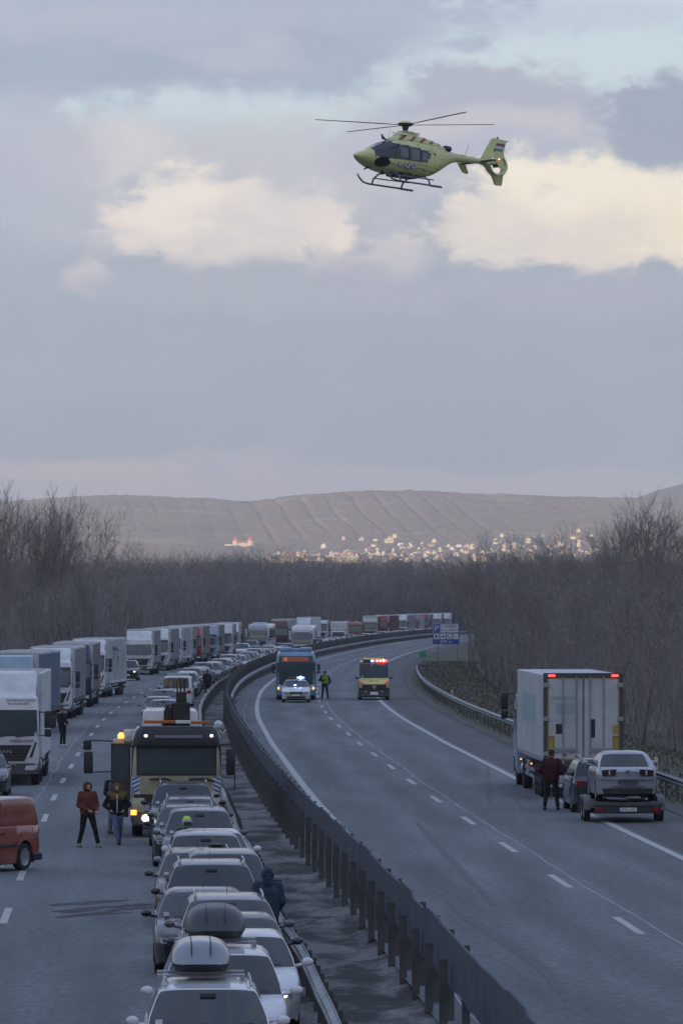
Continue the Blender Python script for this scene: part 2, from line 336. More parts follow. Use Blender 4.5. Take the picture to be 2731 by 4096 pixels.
# ================================================================== SETTING
ZL = -0.17        # left carriageway lies a little lower
def node_asphalt(name, base, tint):
    m = bpy.data.materials.new(name); m.use_nodes = True; t = m.node_tree; b = t.nodes['Principled BSDF']
    tcn = t.nodes.new('ShaderNodeTexCoord')
    def nz(scale, sc, det, lo, hi):
        mp = t.nodes.new('ShaderNodeMapping'); mp.inputs['Scale'].default_value = sc; t.links.new(tcn.outputs['UV'], mp.inputs[0])
        n = t.nodes.new('ShaderNodeTexNoise'); n.inputs['Scale'].default_value = scale; n.inputs['Detail'].default_value = det; t.links.new(mp.outputs[0], n.inputs['Vector'])
        r = t.nodes.new('ShaderNodeMapRange'); r.inputs[1].default_value = 0.3; r.inputs[2].default_value = 0.7; r.inputs[3].default_value = lo; r.inputs[4].default_value = hi
        t.links.new(n.outputs['Fac'], r.inputs[0]); return r.outputs[0]
    a = nz(1.0, (0.9, 0.06, 1), 7, 0.78, 1.20); c = nz(1.0, (0.16, 0.025, 1), 3, 0.86, 1.12); f = nz(6.0, (1, 0.35, 1), 3, 0.78, 1.2)
    m1 = t.nodes.new('ShaderNodeMath'); m1.operation = 'MULTIPLY'; t.links.new(a, m1.inputs[0]); t.links.new(c, m1.inputs[1])
    m2 = t.nodes.new('ShaderNodeMath'); m2.operation = 'MULTIPLY'; t.links.new(m1.outputs[0], m2.inputs[0]); t.links.new(f, m2.inputs[1])
    sx = t.nodes.new('ShaderNodeSeparateXYZ'); t.links.new(tcn.outputs['UV'], sx.inputs[0])
    w1 = t.nodes.new('ShaderNodeMath'); w1.operation = 'MULTIPLY_ADD'; t.links.new(sx.outputs[0], w1.inputs[0]); w1.inputs[1].default_value = 2 * math.pi / 1.94; w1.inputs[2].default_value = -2 * math.pi / 1.94
    w2 = t.nodes.new('ShaderNodeMath'); w2.operation = 'COSINE'; t.links.new(w1.outputs[0], w2.inputs[0])
    w3 = t.nodes.new('ShaderNodeMath'); w3.operation = 'MULTIPLY_ADD'; t.links.new(w2.outputs[0], w3.inputs[0]); w3.inputs[1].default_value = -0.085; w3.inputs[2].default_value = 1.0
    w4 = t.nodes.new('ShaderNodeMath'); w4.operation = 'MULTIPLY'; t.links.new(w3.outputs[0], w4.inputs[0]); t.links.new(m2.outputs[0], w4.inputs[1])
    vm = t.nodes.new('ShaderNodeVectorMath'); vm.operation = 'SCALE'; vm.inputs[0].default_value = tuple(base * x for x in tint); t.links.new(w4.outputs[0], vm.inputs['Scale'])
    t.links.new(vm.outputs[0], b.inputs['Base Color']); b.inputs['Roughness'].default_value = 0.82; b.inputs['Specular IOR Level'].default_value = 0.35
    bp = t.nodes.new('ShaderNodeBump'); bp.inputs['Strength'].default_value = 0.4; bp.inputs['Distance'].default_value = 0.02
    n = t.nodes.new('ShaderNodeTexNoise'); n.inputs['Scale'].default_value = 40; t.links.new(tcn.outputs['Object'], n.inputs['Vector'])
    t.links.new(n.outputs['Fac'], bp.inputs['Height']); t.links.new(bp.outputs[0], b.inputs['Normal'])
    return m
ASPH = node_asphalt('asphalt', 0.145, (0.94, 1.0, 1.06)); ASPH2 = node_asphalt('shoulder_asphalt', 0.10, (1.0, 1.0, 1.03))
MARK = mat('road_paint', (0.42, 0.43, 0.42), 0.6, noise=0.25, nscale=2.5); CRACK = mat('crack_sealant', (0.28, 0.29, 0.29), 0.6)
GRASS = mat('verge_grass', (0.070, 0.074, 0.046), 0.95, noise=0.3, nscale=0.35, col2=(0.11, 0.095, 0.068), bump=0.8, bscale=3)
EARTH = mat('field_ground', (0.055, 0.050, 0.040), 0.95, noise=0.4, nscale=0.02)
DIRT = None

def dsteps(d0, d1, step=4.0): 
    n = max(2, int(round((d1 - d0) / step)) + 1); return np.linspace(d0, d1, n)
def strip(name, o0, o1, z, d0, d1, m, step=5.0, kind='structure', n=2, zf=None, parent=None):
    ds = dsteps(d0, d1, step); V = []
    for d in ds:
        c = cpath(d)
        for k in range(n):
            o = o0 + (o1 - o0) * k / (n - 1); V.append((c + o, d, z if zf is None else z + zf(d, o)))
    ob = np_mesh(name, V, grid_quads(len(ds), n), m, parent)
    uvl = ob.data.uv_layers.new(name='along'); vi = np.empty(len(ob.data.loops), np.int32); ob.data.loops.foreach_get('vertex_index', vi)
    off = np.tile(np.linspace(o0, o1, n), len(ds)); dd_ = np.repeat(ds, n); uvl.data.foreach_set('uv', np.column_stack([off[vi], dd_[vi]]).ravel().astype(np.float32))
    if parent is None: tag(ob, kind=kind)
    return ob
# ground sheet to the horizon
g = MB(); g.add([(-9000, -2500, -.32), (9000, -2500, -.32), (9000, 9100, -.32), (-9000, 9100, -.32)], [(0, 1, 2, 3)])
tag(g.build('ground', EARTH), kind='structure')
strip('grass_verge', 6.6, 60, -0.10, 30, 1400, GRASS, 4, n=24, zf=lambda d, o: (0.12 if o < 7.4 else 0) + (fbm(np.array(d * .13), np.array(o * .5 + 9), 3) - .5) * .45 * min(1, (o - 6.6) / 2) - 0.02 * (o - 6.6))
strip('grass_verge', -60, -19.2, -0.20, 30, 1400, GRASS, 6, n=8)
strip('road', -5.25, 7.15, 0.0, 20, 1400, ASPH, 5, n=6)
strip('road', -19.6, -8.25, ZL, 20, 1400, ASPH, 5, n=6)
strip('hard_shoulder', 4.25, 7.1, 0.006, 20, 1400, ASPH2, 5, n=3)
# median soil with gravel and dark tufts in bands
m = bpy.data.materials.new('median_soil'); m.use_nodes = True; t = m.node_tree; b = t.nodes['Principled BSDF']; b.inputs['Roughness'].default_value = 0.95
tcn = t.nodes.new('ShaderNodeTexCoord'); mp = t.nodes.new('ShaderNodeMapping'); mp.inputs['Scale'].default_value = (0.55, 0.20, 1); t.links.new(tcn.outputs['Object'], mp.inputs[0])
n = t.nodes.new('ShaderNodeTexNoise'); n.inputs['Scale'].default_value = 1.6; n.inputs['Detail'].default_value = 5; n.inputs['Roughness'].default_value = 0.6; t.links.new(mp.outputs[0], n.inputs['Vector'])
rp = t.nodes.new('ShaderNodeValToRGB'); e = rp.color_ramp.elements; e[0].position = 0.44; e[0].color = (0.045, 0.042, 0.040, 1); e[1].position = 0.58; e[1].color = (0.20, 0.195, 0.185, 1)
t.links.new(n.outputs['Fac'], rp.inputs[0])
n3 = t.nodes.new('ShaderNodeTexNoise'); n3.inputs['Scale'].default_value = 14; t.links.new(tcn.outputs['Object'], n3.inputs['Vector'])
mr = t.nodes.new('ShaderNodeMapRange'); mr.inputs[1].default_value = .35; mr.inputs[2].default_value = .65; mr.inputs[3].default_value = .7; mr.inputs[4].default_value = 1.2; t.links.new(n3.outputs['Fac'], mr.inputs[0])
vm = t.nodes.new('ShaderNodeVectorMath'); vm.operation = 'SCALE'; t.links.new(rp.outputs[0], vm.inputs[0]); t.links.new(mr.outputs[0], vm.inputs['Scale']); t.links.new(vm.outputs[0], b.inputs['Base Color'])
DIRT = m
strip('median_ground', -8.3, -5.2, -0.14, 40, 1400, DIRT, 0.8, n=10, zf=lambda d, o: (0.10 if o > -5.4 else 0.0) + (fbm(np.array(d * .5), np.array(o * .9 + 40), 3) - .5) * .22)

# painted lines
def line(o, w, z, d0, d1): return strip('road_marking', o - w / 2, o + w / 2, z, d0, d1, MARK, 4)
def dashes(o, w, z, centers, L=6.0):
    V = []; Q = []
    for c in centers:
        for k, d in enumerate((c - L / 2, c, c + L / 2)):
            x = cpath(d) + o; V += [(x - w / 2, d, z), (x + w / 2, d, z)]
        i = len(V) - 6; Q += [(i, i + 1, i + 3, i + 2), (i + 2, i + 3, i + 5, i + 4)]
    tag(np_mesh('road_marking', V, Q, MARK), kind='structure')
dashes(0, 0.17, 0.006, [113.7 + 18 * k for k in range(-3, 62)])
dashes(-12.55, 0.17, ZL + 0.006, [102.3 + 18 * k for k in range(-2, 60)])
line(-3.95, 0.24, 0.006, 40, 1400); line(3.95, 0.24, 0.012, 40, 1400); line(-8.75, 0.2, ZL + 0.006, 40, 1400); line(-16.4, 0.22, ZL + 0.006, 40, 1400)
def crack(o, z, d0, d1, seed, amp=0.10, w=0.022):
    V = []; rs = random.Random(seed); a = 0
    ds = dsteps(d0, d1, 1.3)
    for d in ds:
        a = a * 0.8 + rs.uniform(-1, 1) * amp * 0.5; ww = w * rs.uniform(.6, 1.4); x = cpath(d) + o + a
        V += [(x - ww, d, z), (x + ww, d, z)]
    tag(np_mesh('road_crack', V, grid_quads(len(ds), 2), CRACK), kind='structure')
crack(-13.1, ZL + .005, 60, 420, 1, 0.09, 0.016); crack(0.42, 0.005, 60, 420, 2, 0.05, 0.02); crack(-4.7, 0.005, 60, 420, 3, 0.1, 0.012)
# dark wet tyre smear across the left carriageway
TAR = mat('dark_stain', (0.040, 0.043, 0.048), 0.8, noise=0.5, nscale=0.9)
def stain(pts, z, name='road_stain'):
    M_ = MB(); M_.add([(gp(x, D), D, z) for x, D in pts], [tuple(range(len(pts)))]); tag(M_.build(name, TAR), kind='structure')
def yD(y, zz=ZL): return F * (HC - zz) / (y - YH)
rst = random.Random(12)
for k in range(11):
    xa = rst.uniform(170, 430); xb = min(650, xa + rst.uniform(120, 300)); ym = 3606 + k * 5.6 - (xb - xa) * .0; hh_ = rst.uniform(2.0, 6.0); nq = 12
    up_ = [(xa + (xb - xa) * t, yD(ym - 14 * t + 6 - hh_ * math.sin(math.pi * t) ** .6 * rst.uniform(.5, 1.2))) for t in np.linspace(0, 1, nq)]; lo_ = [(xa + (xb - xa) * t, yD(ym - 14 * t + 6.5 + hh_ * math.sin(math.pi * t) ** .6 * rst.uniform(.5, 1.2))) for t in np.linspace(1, 0, nq)]
    stain(up_ + lo_, ZL + .0035 + k * .0002)
0 and stain([(170, yD(3635)), (300, yD(3640)), (430, yD(3626)), (620, yD(3622)), (640, yD(3606)), (500, yD(3603)), (360, yD(3612)), (250, yD(3626))], ZL + .004)
0 and stain([(210, yD(3652)), (330, yD(3664)), (470, yD(3655)), (640, yD(3652)), (640, yD(3640)), (450, yD(3641)), (330, yD(3647))], ZL + .005)

SKID = mat('faint_skid', (0.095, 0.100, 0.106), 0.75, noise=.3, nscale=2)
def smear(pts, w, z, m_, name='skid_mark'):
    V = []
    for i, (o, d) in enumerate(pts): ww = w * (.35 + .65 * math.sin(math.pi * (i + .5) / len(pts))); V += [(cpath(d) + o - ww / 2, d, z), (cpath(d) + o + ww / 2, d, z)]
    tag(np_mesh(name, V, grid_quads(len(pts), 2), m_), kind='structure')
smear([(1.2 + 2.9 * t, 176 + 52 * t) for t in np.linspace(0, 1, 14)], .24, .0042, SKID); smear([(2.3 + 4.4 * t ** 1.3, 178 + 62 * t) for t in np.linspace(0, 1, 14)], .22, .0075, SKID); smear([(-2.2 + .6 * t, 120 + 46 * t) for t in np.linspace(0, 1, 10)], .20, .0042, SKID)
smear([(-2.9 + .2 * math.sin(t * 5), 92 + 30 * t) for t in np.linspace(0, 1, 10)], .30, .0042, SKID)
# ------------------------------------------------------------------ barriers
WPROF = [(0, 0), (.012, .03), (.085, .075), (.085, .11), (.0, .155), (.085, .20), (.085, .235), (.012, .28), (0, .31)]
def wbeam(name, o, ztop, d0, d1, side, m, parent, wob=None, flare=None, step=2.0):
    """side=+1: corrugation bulges to +X"""
    ds = dsteps(d0, d1, step); V = []; n = len(WPROF) * 2
    for d in ds:
        w = wob(d) if wob else 0; fz = flare(d) if flare else (0, 0); x = cpath(d) + o + w + fz[0]
        for (p, z) in WPROF: V.append((x + side * p, d, ztop - .31 + z + fz[1]))
        for (p, z) in reversed(WPROF): V.append((x + side * (p - 0.012), d, ztop - .31 + z + fz[1]))
    Q = grid_quads(len(ds), n); 
    for i in range(len(ds) - 1): Q = np.vstack([Q, [[i * n + n - 1, (i + 1) * n + n - 1, (i + 1) * n, i * n]]])
    return np_mesh(name, V, Q, m, parent, smooth=False)
def post_mesh(h, w=0.12, dp=0.07):
    M_ = MB(); M_.prism([(-w / 2, -dp / 2), (w / 2, -dp / 2), (w / 2, dp / 2), (w / 2 - .02, dp / 2), (w / 2 - .02, -dp / 2 + .012), (-w / 2 + .02, -dp / 2 + .012), (-w / 2 + .02, dp / 2), (-w / 2, dp / 2)], 0, h, 'z')
    return M_
PANEL = mat('blue_grey_panel', (0.050, 0.060, 0.082), 0.75, noise=0.3, nscale=2.0); RUSTY = mat('dull_steel', (0.12, 0.12, 0.12), 0.7, 0.2, noise=0.4, nscale=1.5)
bar = empty('median_barrier', (cpath(160) - 5.4, 160, -0.1), 0, 'tall dark steel barrier with blue grey panels on posts edging the empty carriageway', 'barrier')
def boff(d): return float(np.interp(d, [60, 115, 150, 210, 300], [-5.12, -5.17, -5.42, -5.58, -5.70]))
def relparent(o, p): o.parent = p; o.matrix_parent_inverse = Matrix.Translation(-Vector(p.location)) @ Matrix.Identity(4)
def pans(o, z0, z1, d0, d1, seed, step=1.0):
    rs = random.Random(seed); V = []; ds = dsteps(d0, d1, step); dz = 0
    for i, d in enumerate(ds):
        if i % 4 == 0: dz = rs.uniform(-.035, .03); dx = rs.uniform(-.02, .02)
        x = cpath(d) + boff(d) + dx; zt = z1 + dz + rs.uniform(-.006, .006); zb = z0 + 0.07 * math.sin(math.pi * (i % 4) / 4)
        V += [(x, d, zb), (x, d, zt), (x + .04, d, zt), (x + .04, d, zb)]
    Q = grid_quads(len(ds), 4)
    for i in range(len(ds) - 1): Q = np.vstack([Q, [[i * 4 + 3, i * 4 + 7, i * 4 + 4, i * 4]]])
    return np_mesh('panel_band', V, Q, PANEL, None, smooth=False)
p = pans(-5.52, 0.60, 1.46, 50, 1350, 5); relparent(p, bar)
p = wbeam('rail', 0.18, 0.74, 50, 1350, 1, STEEL, None, boff); relparent(p, bar)
pm = post_mesh(1.62); pm_me = None; pm2_me = None; far = MB(); cnt = 0
stake = None
for k in range(0, 640):
    d = 84 + 2.0 * k
    if d > 1340: break
    row = k % 2; o = boff(d) + (-.12 if row else .10); h = 1.58 if row == 0 else 1.30
    x = cpath(d) + o
    if cnt < 96:
        if pm_me is None: q = post_mesh(1.53).build('post', RUSTY); pm_me = q.data
        elif row and pm2_me is None: q = post_mesh(1.20, .13).build('post', RUSTY); pm2_me = q.data
        else: q = link('post', pm2_me if row else pm_me)
        q.location = (x - bar.location.x, d - bar.location.y, -0.12 + 0.1); q.parent = bar; cnt += 1
    else: far.add([(v[0] + x, v[1] + d, v[2] - .1) for v in pm.v], pm.f)
q = far.build('posts', RUSTY); tag(q, kind='stuff'); relparent(q, bar)

def wob(d): return 0.05 * math.sin(d * .16) * math.exp(-((d - 110) / 55) ** 2) + 0.02 * math.sin(d * .33 + 1)
gr = empty('guardrail', (cpath(120) - 7.1, 120, -0.1), 0, 'bent old guardrail between the queue of cars and the median soil', 'guardrail')
p = wbeam('rail', -7.12, 0.72, 50, 1300, -1, STEEL, None, wob); relparent(p, gr)
gp_me = None; cnt = 0; far = MB(); pm = post_mesh(0.78, .11)
for k in range(320):
    d = 76 + 2.0 * k; x = cpath(d) - 7.0 + wob(d)
    if cnt < 98:
        if gp_me is None: q = post_mesh(0.80, .11).build('post', RUSTY); gp_me = q.data
        else: q = link('post', gp_me)
        q.location = (x - gr.location.x, d - gr.location.y, -0.10); q.parent = gr; cnt += 1
    elif k % 2: far.add([(v[0] + x, v[1] + d, v[2] - .2) for v in pm.v], pm.f)
q = far.build('posts', RUSTY); tag(q, kind='stuff'); relparent(q, gr)

def flr(d):
    t_ = max(0, (d - 500) / 42); return (0.9 * t_ * t_, -0.55 * t_ * t_)
gr2 = empty('guardrail', (cpath(250) + 7.8, 250, -0.05), 0, 'galvanised guardrail along the grass on the right of the empty carriageway', 'guardrail')
p = wbeam('rail', 7.8, 0.76, 110, 542, -1, STEEL, None, None, flr); relparent(p, gr2)
gp_me = None; cnt = 0
for k in range(100):
    d = 118 + 4.0 * k
    if gp_me is None: q = post_mesh(0.80, .1).build('post', RUSTY); gp_me = q.data
    else: q = link('post', gp_me)
    q.location = (cpath(d) + 7.9 - gr2.location.x, d - gr2.location.y, -0.12); q.parent = gr2; cnt += 1

# ------------------------------------------------------------------ hills across the valley
def npx(px, D): return (px - CX) * D / F
RIDGE = [(-1500, 2010), (0, 2005), (350, 1984), (480, 1979), (640, 1984), (800, 1990), (950, 2001), (1030, 1999), (1120, 1984), (1300, 1969), (1480, 1959), (1640, 1963), (1800, 1970), (1950, 1978), (2150, 1981), (2400, 1984), (2600, 1992), (2731, 2002), (4200, 2040)]
D0T, D1T = 8800.0, 11800.0
us = np.arange(-700, 3500, 7.0); ts = np.concatenate([np.linspace(-0.25, 0, 6)[:-1], np.linspace(0, 1, 300), np.linspace(1.02, 1.5, 8)])
Ug, Tg = np.meshgrid(us, ts, indexing='ij')
Rg = np.interp(Ug, [r[0] for r in RIDGE], [r[1] for r in RIDGE])
def terr(Ug, Tg, Rg, rough=True):
    D = D0T + (D1T - D0T) * Tg
    t = np.clip(Tg, -.3, 1)
    py = np.where(t < 0, 2318 - 300 * t, 2318 - (2318 - Rg) * np.clip(t, 0, 1) ** 0.86)
    X = (Ug - CX) * D / F; Z = HC + (YH - py) * D / F
    Z = np.where(Tg > 1, Z - (Tg - 1) * 400, Z)
    # gullies running down the slope and canopy bumps
    q = (X + 0.045 * (D - 9500)) / 50.0 + 0.55 * fbm(X / 260, D / 900, 2)
    gul = np.abs((q % 1.0) - 0.5) * 2
    rid = np.clip((Tg - 0.34) / 0.2, 0, 1) * np.clip((1.02 - Tg) / 0.1, 0, 1) * (0.25 + 0.75 * np.clip((Ug - 950) / 150, 0, 1) * np.clip((1950 - Ug) / 200, 0, 1))
    Z = Z - rid * (3.0 + 5.0 * fbm(X / 90 + 3, D / 500, 2)) * np.clip(1 - gul * 3.2, 0, 1) * (0.4 + fbm(X / 200 + 5, D / 400, 2))
    Z = Z + 7 * (fbm(X / 170, D / 420, 2) - .5) * np.clip(Tg / .1, 0, 1)
    if rough:
        c = fbm(X / 10, D / 24, 2); Z = Z + 3.6 * (c - .5) * np.clip((Tg - .12) / .12, 0.15, 1) + 2.2 * (vnoise(X / 5.5, D / 12) - .5) * np.clip((Tg - .12) / .12, 0.1, 1)
    return X, D, Z
X, D, Z = terr(Ug, Tg, Rg)
HM = bpy.data.materials.new('hill_woods'); HM.use_nodes = True; t = HM.node_tree; b = t.nodes['Principled BSDF']; b.inputs['Roughness'].default_value = 1; b.inputs['Specular IOR Level'].default_value = 0.0
tcn = t.nodes.new('ShaderNodeTexCoord')
def hn(scale, det, loc=(0, 0, 0), sc=(1, 1, 1)):
    mp = t.nodes.new('ShaderNodeMapping'); mp.inputs['Location'].default_value = loc; mp.inputs['Scale'].default_value = sc; t.links.new(tcn.outputs['Object'], mp.inputs[0])
    n = t.nodes.new('ShaderNodeTexNoise'); n.inputs['Scale'].default_value = scale; n.inputs['Detail'].default_value = det; t.links.new(mp.outputs[0], n.inputs['Vector']); return n.outputs['Fac']
def hmix(f, lo, hi, a, bcol):
    r = t.nodes.new('ShaderNodeMapRange'); r.inputs[1].default_value = lo; r.inputs[2].default_value = hi; t.links.new(f, r.inputs[0])
    x = t.nodes.new('ShaderNodeMix'); x.data_type = 'RGBA'; t.links.new(r.outputs[0], x.inputs[0])
    for i, v in ((6, a), (7, bcol)):
        if isinstance(v, tuple): x.inputs[i].default_value = (*v, 1)
        else: t.links.new(v, x.inputs[i])
    return x.outputs[2]
c0 = hmix(hn(0.05, 6), .35, .65, (0.21, 0.13, 0.075), (0.40, 0.26, 0.15))
c1 = hmix(hn(0.006, 4, (3, 1, 0)), .52, .66, c0, (0.24, 0.175, 0.125))
c2 = hmix(hn(0.0042, 3, (40, 7, 2), (1, 1.5, 1)), .62, .66, c1, (0.40, 0.31, 0.17))
c3 = hmix(hn(0.0085, 4, (11, 90, 5), (1, 1.2, 1)), .66, .70, c2, (0.07, 0.085, 0.05))
t.links.new(c3, b.inputs['Base Color'])
tag(np_mesh('hills', np.stack([X, D, Z], -1).reshape(-1, 3), grid_quads(*Ug.shape), HM), kind='structure')
# farther blue hill at the right edge and at the left
V = []; uu = np.arange(-900, 4200, 20.0); DD = 14200.0
top = np.interp(uu, [-900, 300, 2480, 2560, 2640, 2731, 2850, 3200, 4200], [2060, 2040, 2010, 1985, 1955, 1932, 1925, 1960, 2000]) + 3 * fbm(uu / 30, uu * 0 + 4, 3)
for u_, tp in zip(uu, top):
    for q, (dd, f_) in enumerate(((DD - 900, 0), (DD - 400, .6), (DD, 1), (DD + 800, .2))):
        V.append(((u_ - CX) * dd / F, dd, f_ * (HC + (YH - tp) * DD / F)))
tag(np_mesh('hills', V, grid_quads(len(uu), 4), mat('far_hill', (0.10, 0.085, 0.075), 1, noise=.3, nscale=.004)), kind='structure')
# unseen ridge added behind the camera to keep the low sun off the motorway
V = []; xs = np.linspace(-5200, 3800, 90)
for x_ in xs:
    hh = 395 + 25 * fbm(np.array(x_ / 700), np.array(3.), 3) - 20
    for yy, f_ in ((-2600, 0), (-1900, .55), (-1350, 1.0), (-1000, .55), (-600, 0)): V.append((x_, yy, -0.4 + f_ * float(hh)))
tag(np_mesh('hills', V, grid_quads(len(xs), 5), mat('added_shade_ridge', (0.06, 0.055, 0.04), 1, noise=.4, nscale=.01)), kind='structure')

def hill_point(px, py):
    """point of the hillside seen at image column px and row py"""
    lo, hi = 0.0, 1.0; r = np.interp(px, [q[0] for q in RIDGE], [q[1] for q in RIDGE]); best = None
    tt = np.linspace(0, 1, 400); Xq, Dq, Zq = terr(np.full(400, float(px)), tt, np.full(400, r), False)
    pys = YH - (Zq - HC) * F / Dq; i = int(np.argmin(np.abs(pys - py)))
    return Vector((float(Xq[i]), float(Dq[i]), float(Zq[i])))
WALLS = [('white', (0.86, 0.80, 0.68)), ('cream', (0.84, 0.72, 0.50)), ('pink', (0.78, 0.52, 0.42)), ('pale yellow', (0.86, 0.76, 0.45))]
ROOFS = [('red', (0.42, 0.10, 0.07)), ('brown', (0.12, 0.07, 0.05)), ('orange', (0.48, 0.20, 0.10)), ('grey', (0.14, 0.14, 0.15))]
rs = random.Random(21)
hproto = {}
def house(px, py, w, h, rh, dp, wi, ri, rz, label, group='houses of the village on the hillside'):
    pnt = hill_point(px, py); key = (round(w), round(h), wi, ri)
    if key in hproto: o = copy_tree(hproto[key])
    else:
        o = empty('house'); wm = mat('house_wall_%d' % wi, WALLS[wi][1], .8); rm = mat('house_roof_%d' % ri, ROOFS[ri][1], .8)
        M_ = MB(); M_.prism([(-w / 2, -3), (w / 2, -3), (w / 2, h), (0, h + rh), (-w / 2, h)], -dp / 2, dp / 2, 'y'); M_.build('wall', wm, o)
        M_ = MB()
        for s in (-1, 1):
            M_.add([(0, -dp / 2 - .5, h + rh + .25), (s * (w / 2 + .6), -dp / 2 - .5, h - .25), (s * (w / 2 + .6), dp / 2 + .5, h - .25), (0, dp / 2 + .5, h + rh + .25),
                    (0, -dp / 2 - .5, h + rh), (s * (w / 2 + .6), -dp / 2 - .5, h - .5), (s * (w / 2 + .6), dp / 2 + .5, h - .5), (0, dp / 2 + .5, h + rh)],
                   [(0, 1, 2, 3), (4, 7, 6, 5), (0, 4, 5, 1), (1, 5, 6, 2), (2, 6, 7, 3), (3, 7, 4, 0)])
        rf = M_.build('roof', rm, o); M_ = MB(); M_.box(w * .15, w * .15 + .8, 0, .8, h + rh * .4, h + rh + .9); M_.build('chimney', wm, rf)
        M_ = MB()
        for k in (-1, 1): M_.box(k * w * .24 - .5, k * w * .24 + .5, -dp / 2 - .05, -dp / 2 - .003, h * .35, h * .75)
        for k in (-1, 1): 
            M_ = MB(); M_.box(k * w * .24 - .5, k * w * .24 + .5, -dp / 2 - .05, -dp / 2 - .003, h * .35, h * .75); M_.build('window', GLASS, o)
        hproto[key] = o
    o.location = pnt; o.rotation_euler = (0, 0, rz); tag(o, label, 'house', group); return o
named = [(1297, 2193, 9, 5, 4, 9, 0, 0, 'lone white gabled house right of the tan field below the woods'), (1555, 2172, 14, 7, 5, 10, 1, 1, 'large cream house standing alone above the rest of the village'),
         (2110, 2172, 9, 6, 5, 9, 0, 0, 'white gabled house above the right part of the village'), (2312, 2132, 8, 5, 3, 8, 1, 3, 'highest cream house on the slope below the pine wood'),
         (1375, 2160, 6, 4, 3, 7, 2, 0, 'small pink house with red roof on the upper left slope'), (1445, 2163, 7, 4, 3, 7, 0, 0, 'small white house with red roof under the gullied woods')]
for a in named: house(a[0], a[1], a[2], a[3], a[4], a[5], a[6], a[7], rs.uniform(-.5, .5), a[8])
made = 0
def ordn(n): return ['first', 'second', 'third', 'fourth', 'fifth', 'sixth', 'seventh', 'eighth', 'ninth', 'tenth', 'eleventh', 'twelfth', 'thirteenth', 'fourteenth', 'fifteenth', 'sixteenth', 'seventeenth', 'eighteenth', 'nineteenth', 'twentieth', 'twenty first', 'twenty second', 'twenty third', 'twenty fourth'][n - 1] if n <= 24 else '%dth' % n
zones = [(1085, 1420, 2218, 2246, 52), (1420, 1800, 2205, 2248, 42), (1480, 1800, 2150, 2205, 14), (1800, 2150, 2185, 2250, 32), (1980, 2400, 2140, 2200, 20), (2150, 2731, 2175, 2250, 36)]
SECT = [(1085, 'left end'), (1300, 'centre left'), (1560, 'centre'), (1820, 'centre right'), (2080, 'right'), (2400, 'far right end')]
cand = []
for x0, x1, y0, y1, n in zones:
    for k in range(n): cand.append((rs.uniform(x0, x1), y1 - (y1 - y0) * rs.random() ** 1.25))
cand.sort(); cnt_ = {}
for px, py in cand:
    w = rs.choice([5, 7, 9]) * (1.8 if rs.random() < .14 else 1); h = rs.choice([3, 4, 5]); wi = rs.choice([0, 0, 1, 1, 1, 3, 3]); ri = rs.choice([0, 1, 1, 2, 3])
    sc_ = [q[1] for q in SECT if q[0] <= px][-1]; row = 'lowest' if py > 2232 else ('second' if py > 2214 else ('third' if py > 2192 else 'top'))
    cnt_[(sc_, row)] = cnt_.get((sc_, row), 0) + 1
    house(px, py, w, h, 3 if w < 12 else 4, rs.choice([8, 10]), wi, ri, rs.uniform(-1.3, 1.3), '%s house, %s roof, %s from left in the %s row, village %s' % (WALLS[wi][0], ROOFS[ri][0], ordn(cnt_[(sc_, row)]), row, sc_))
# the long low sheds at the left end of the village
for px, py, w, wi, ri, lb in ((1400, 2252, 44, 1, 3, 'long cream shed at the foot of the village with flat grey roof'), (1345, 2228, 26, 0, 3, 'long white barn with grey roof in the left part of the village'), (1130, 2250, 34, 1, 3, 'long pale hall partly behind the dark treetops left of the village')):
    house(px, py, w, 5, 2.2, 12, wi, ri, 0.1, lb)
# castle: two round towers with tall red cones joined by a wing
cp = hill_point(970, 2184); cs = empty('castle', cp, 0.06, 'pale castle with two round towers under tall red cone roofs', 'castle')
CW = mat('castle_wall', (0.86, 0.66, 0.50), .8); CRD = mat('castle_roof', (0.62, 0.13, 0.07), .8)
s_ = cp.y / F
for dx, r_, hh, ch in ((943 - 970, 12, 22, 19), (1003 - 970, 12, 23, 20)):
    tx = dx * s_; r_ = r_ * s_; hh *= s_; ch *= s_
    M_ = MB(); M_.lathe([(r_, -4), (r_, hh)], 'z', 16, c=(tx, 0, 0)); tw = M_.build('tower', CW, cs, True, 50)
    M_ = MB(); M_.lathe([(r_ * 1.12, hh - .6), (r_ * 1.12, hh), (0.1, hh + ch)], 'z', 16, c=(tx, 0, 0)); M_.build('tower_roof', CRD, tw)
    for q in range(2): M_ = MB(); M_.box(tx - .5, tx + .5, -r_ - .05, -r_ + .3, 3 + q * 3.3, 4.4 + q * 3.3); M_.build('window', GLASS, tw)
M_ = MB(); M_.box(-17 * s_, 22 * s_, -4, 6, -4, 12 * s_); M_.build('wall', CW, cs)
M_ = MB(); M_.prism([(-4.5, 12 * s_), (6.5, 12 * s_), (1, 18 * s_)], -17 * s_, 22 * s_, 'x'); M_.build('roof', CRD, cs)
M_ = MB(); M_.box(-70 * s_, -40 * s_, -3, 3, -4, 7 * s_); M_.build('outer_wall', CW, cs)

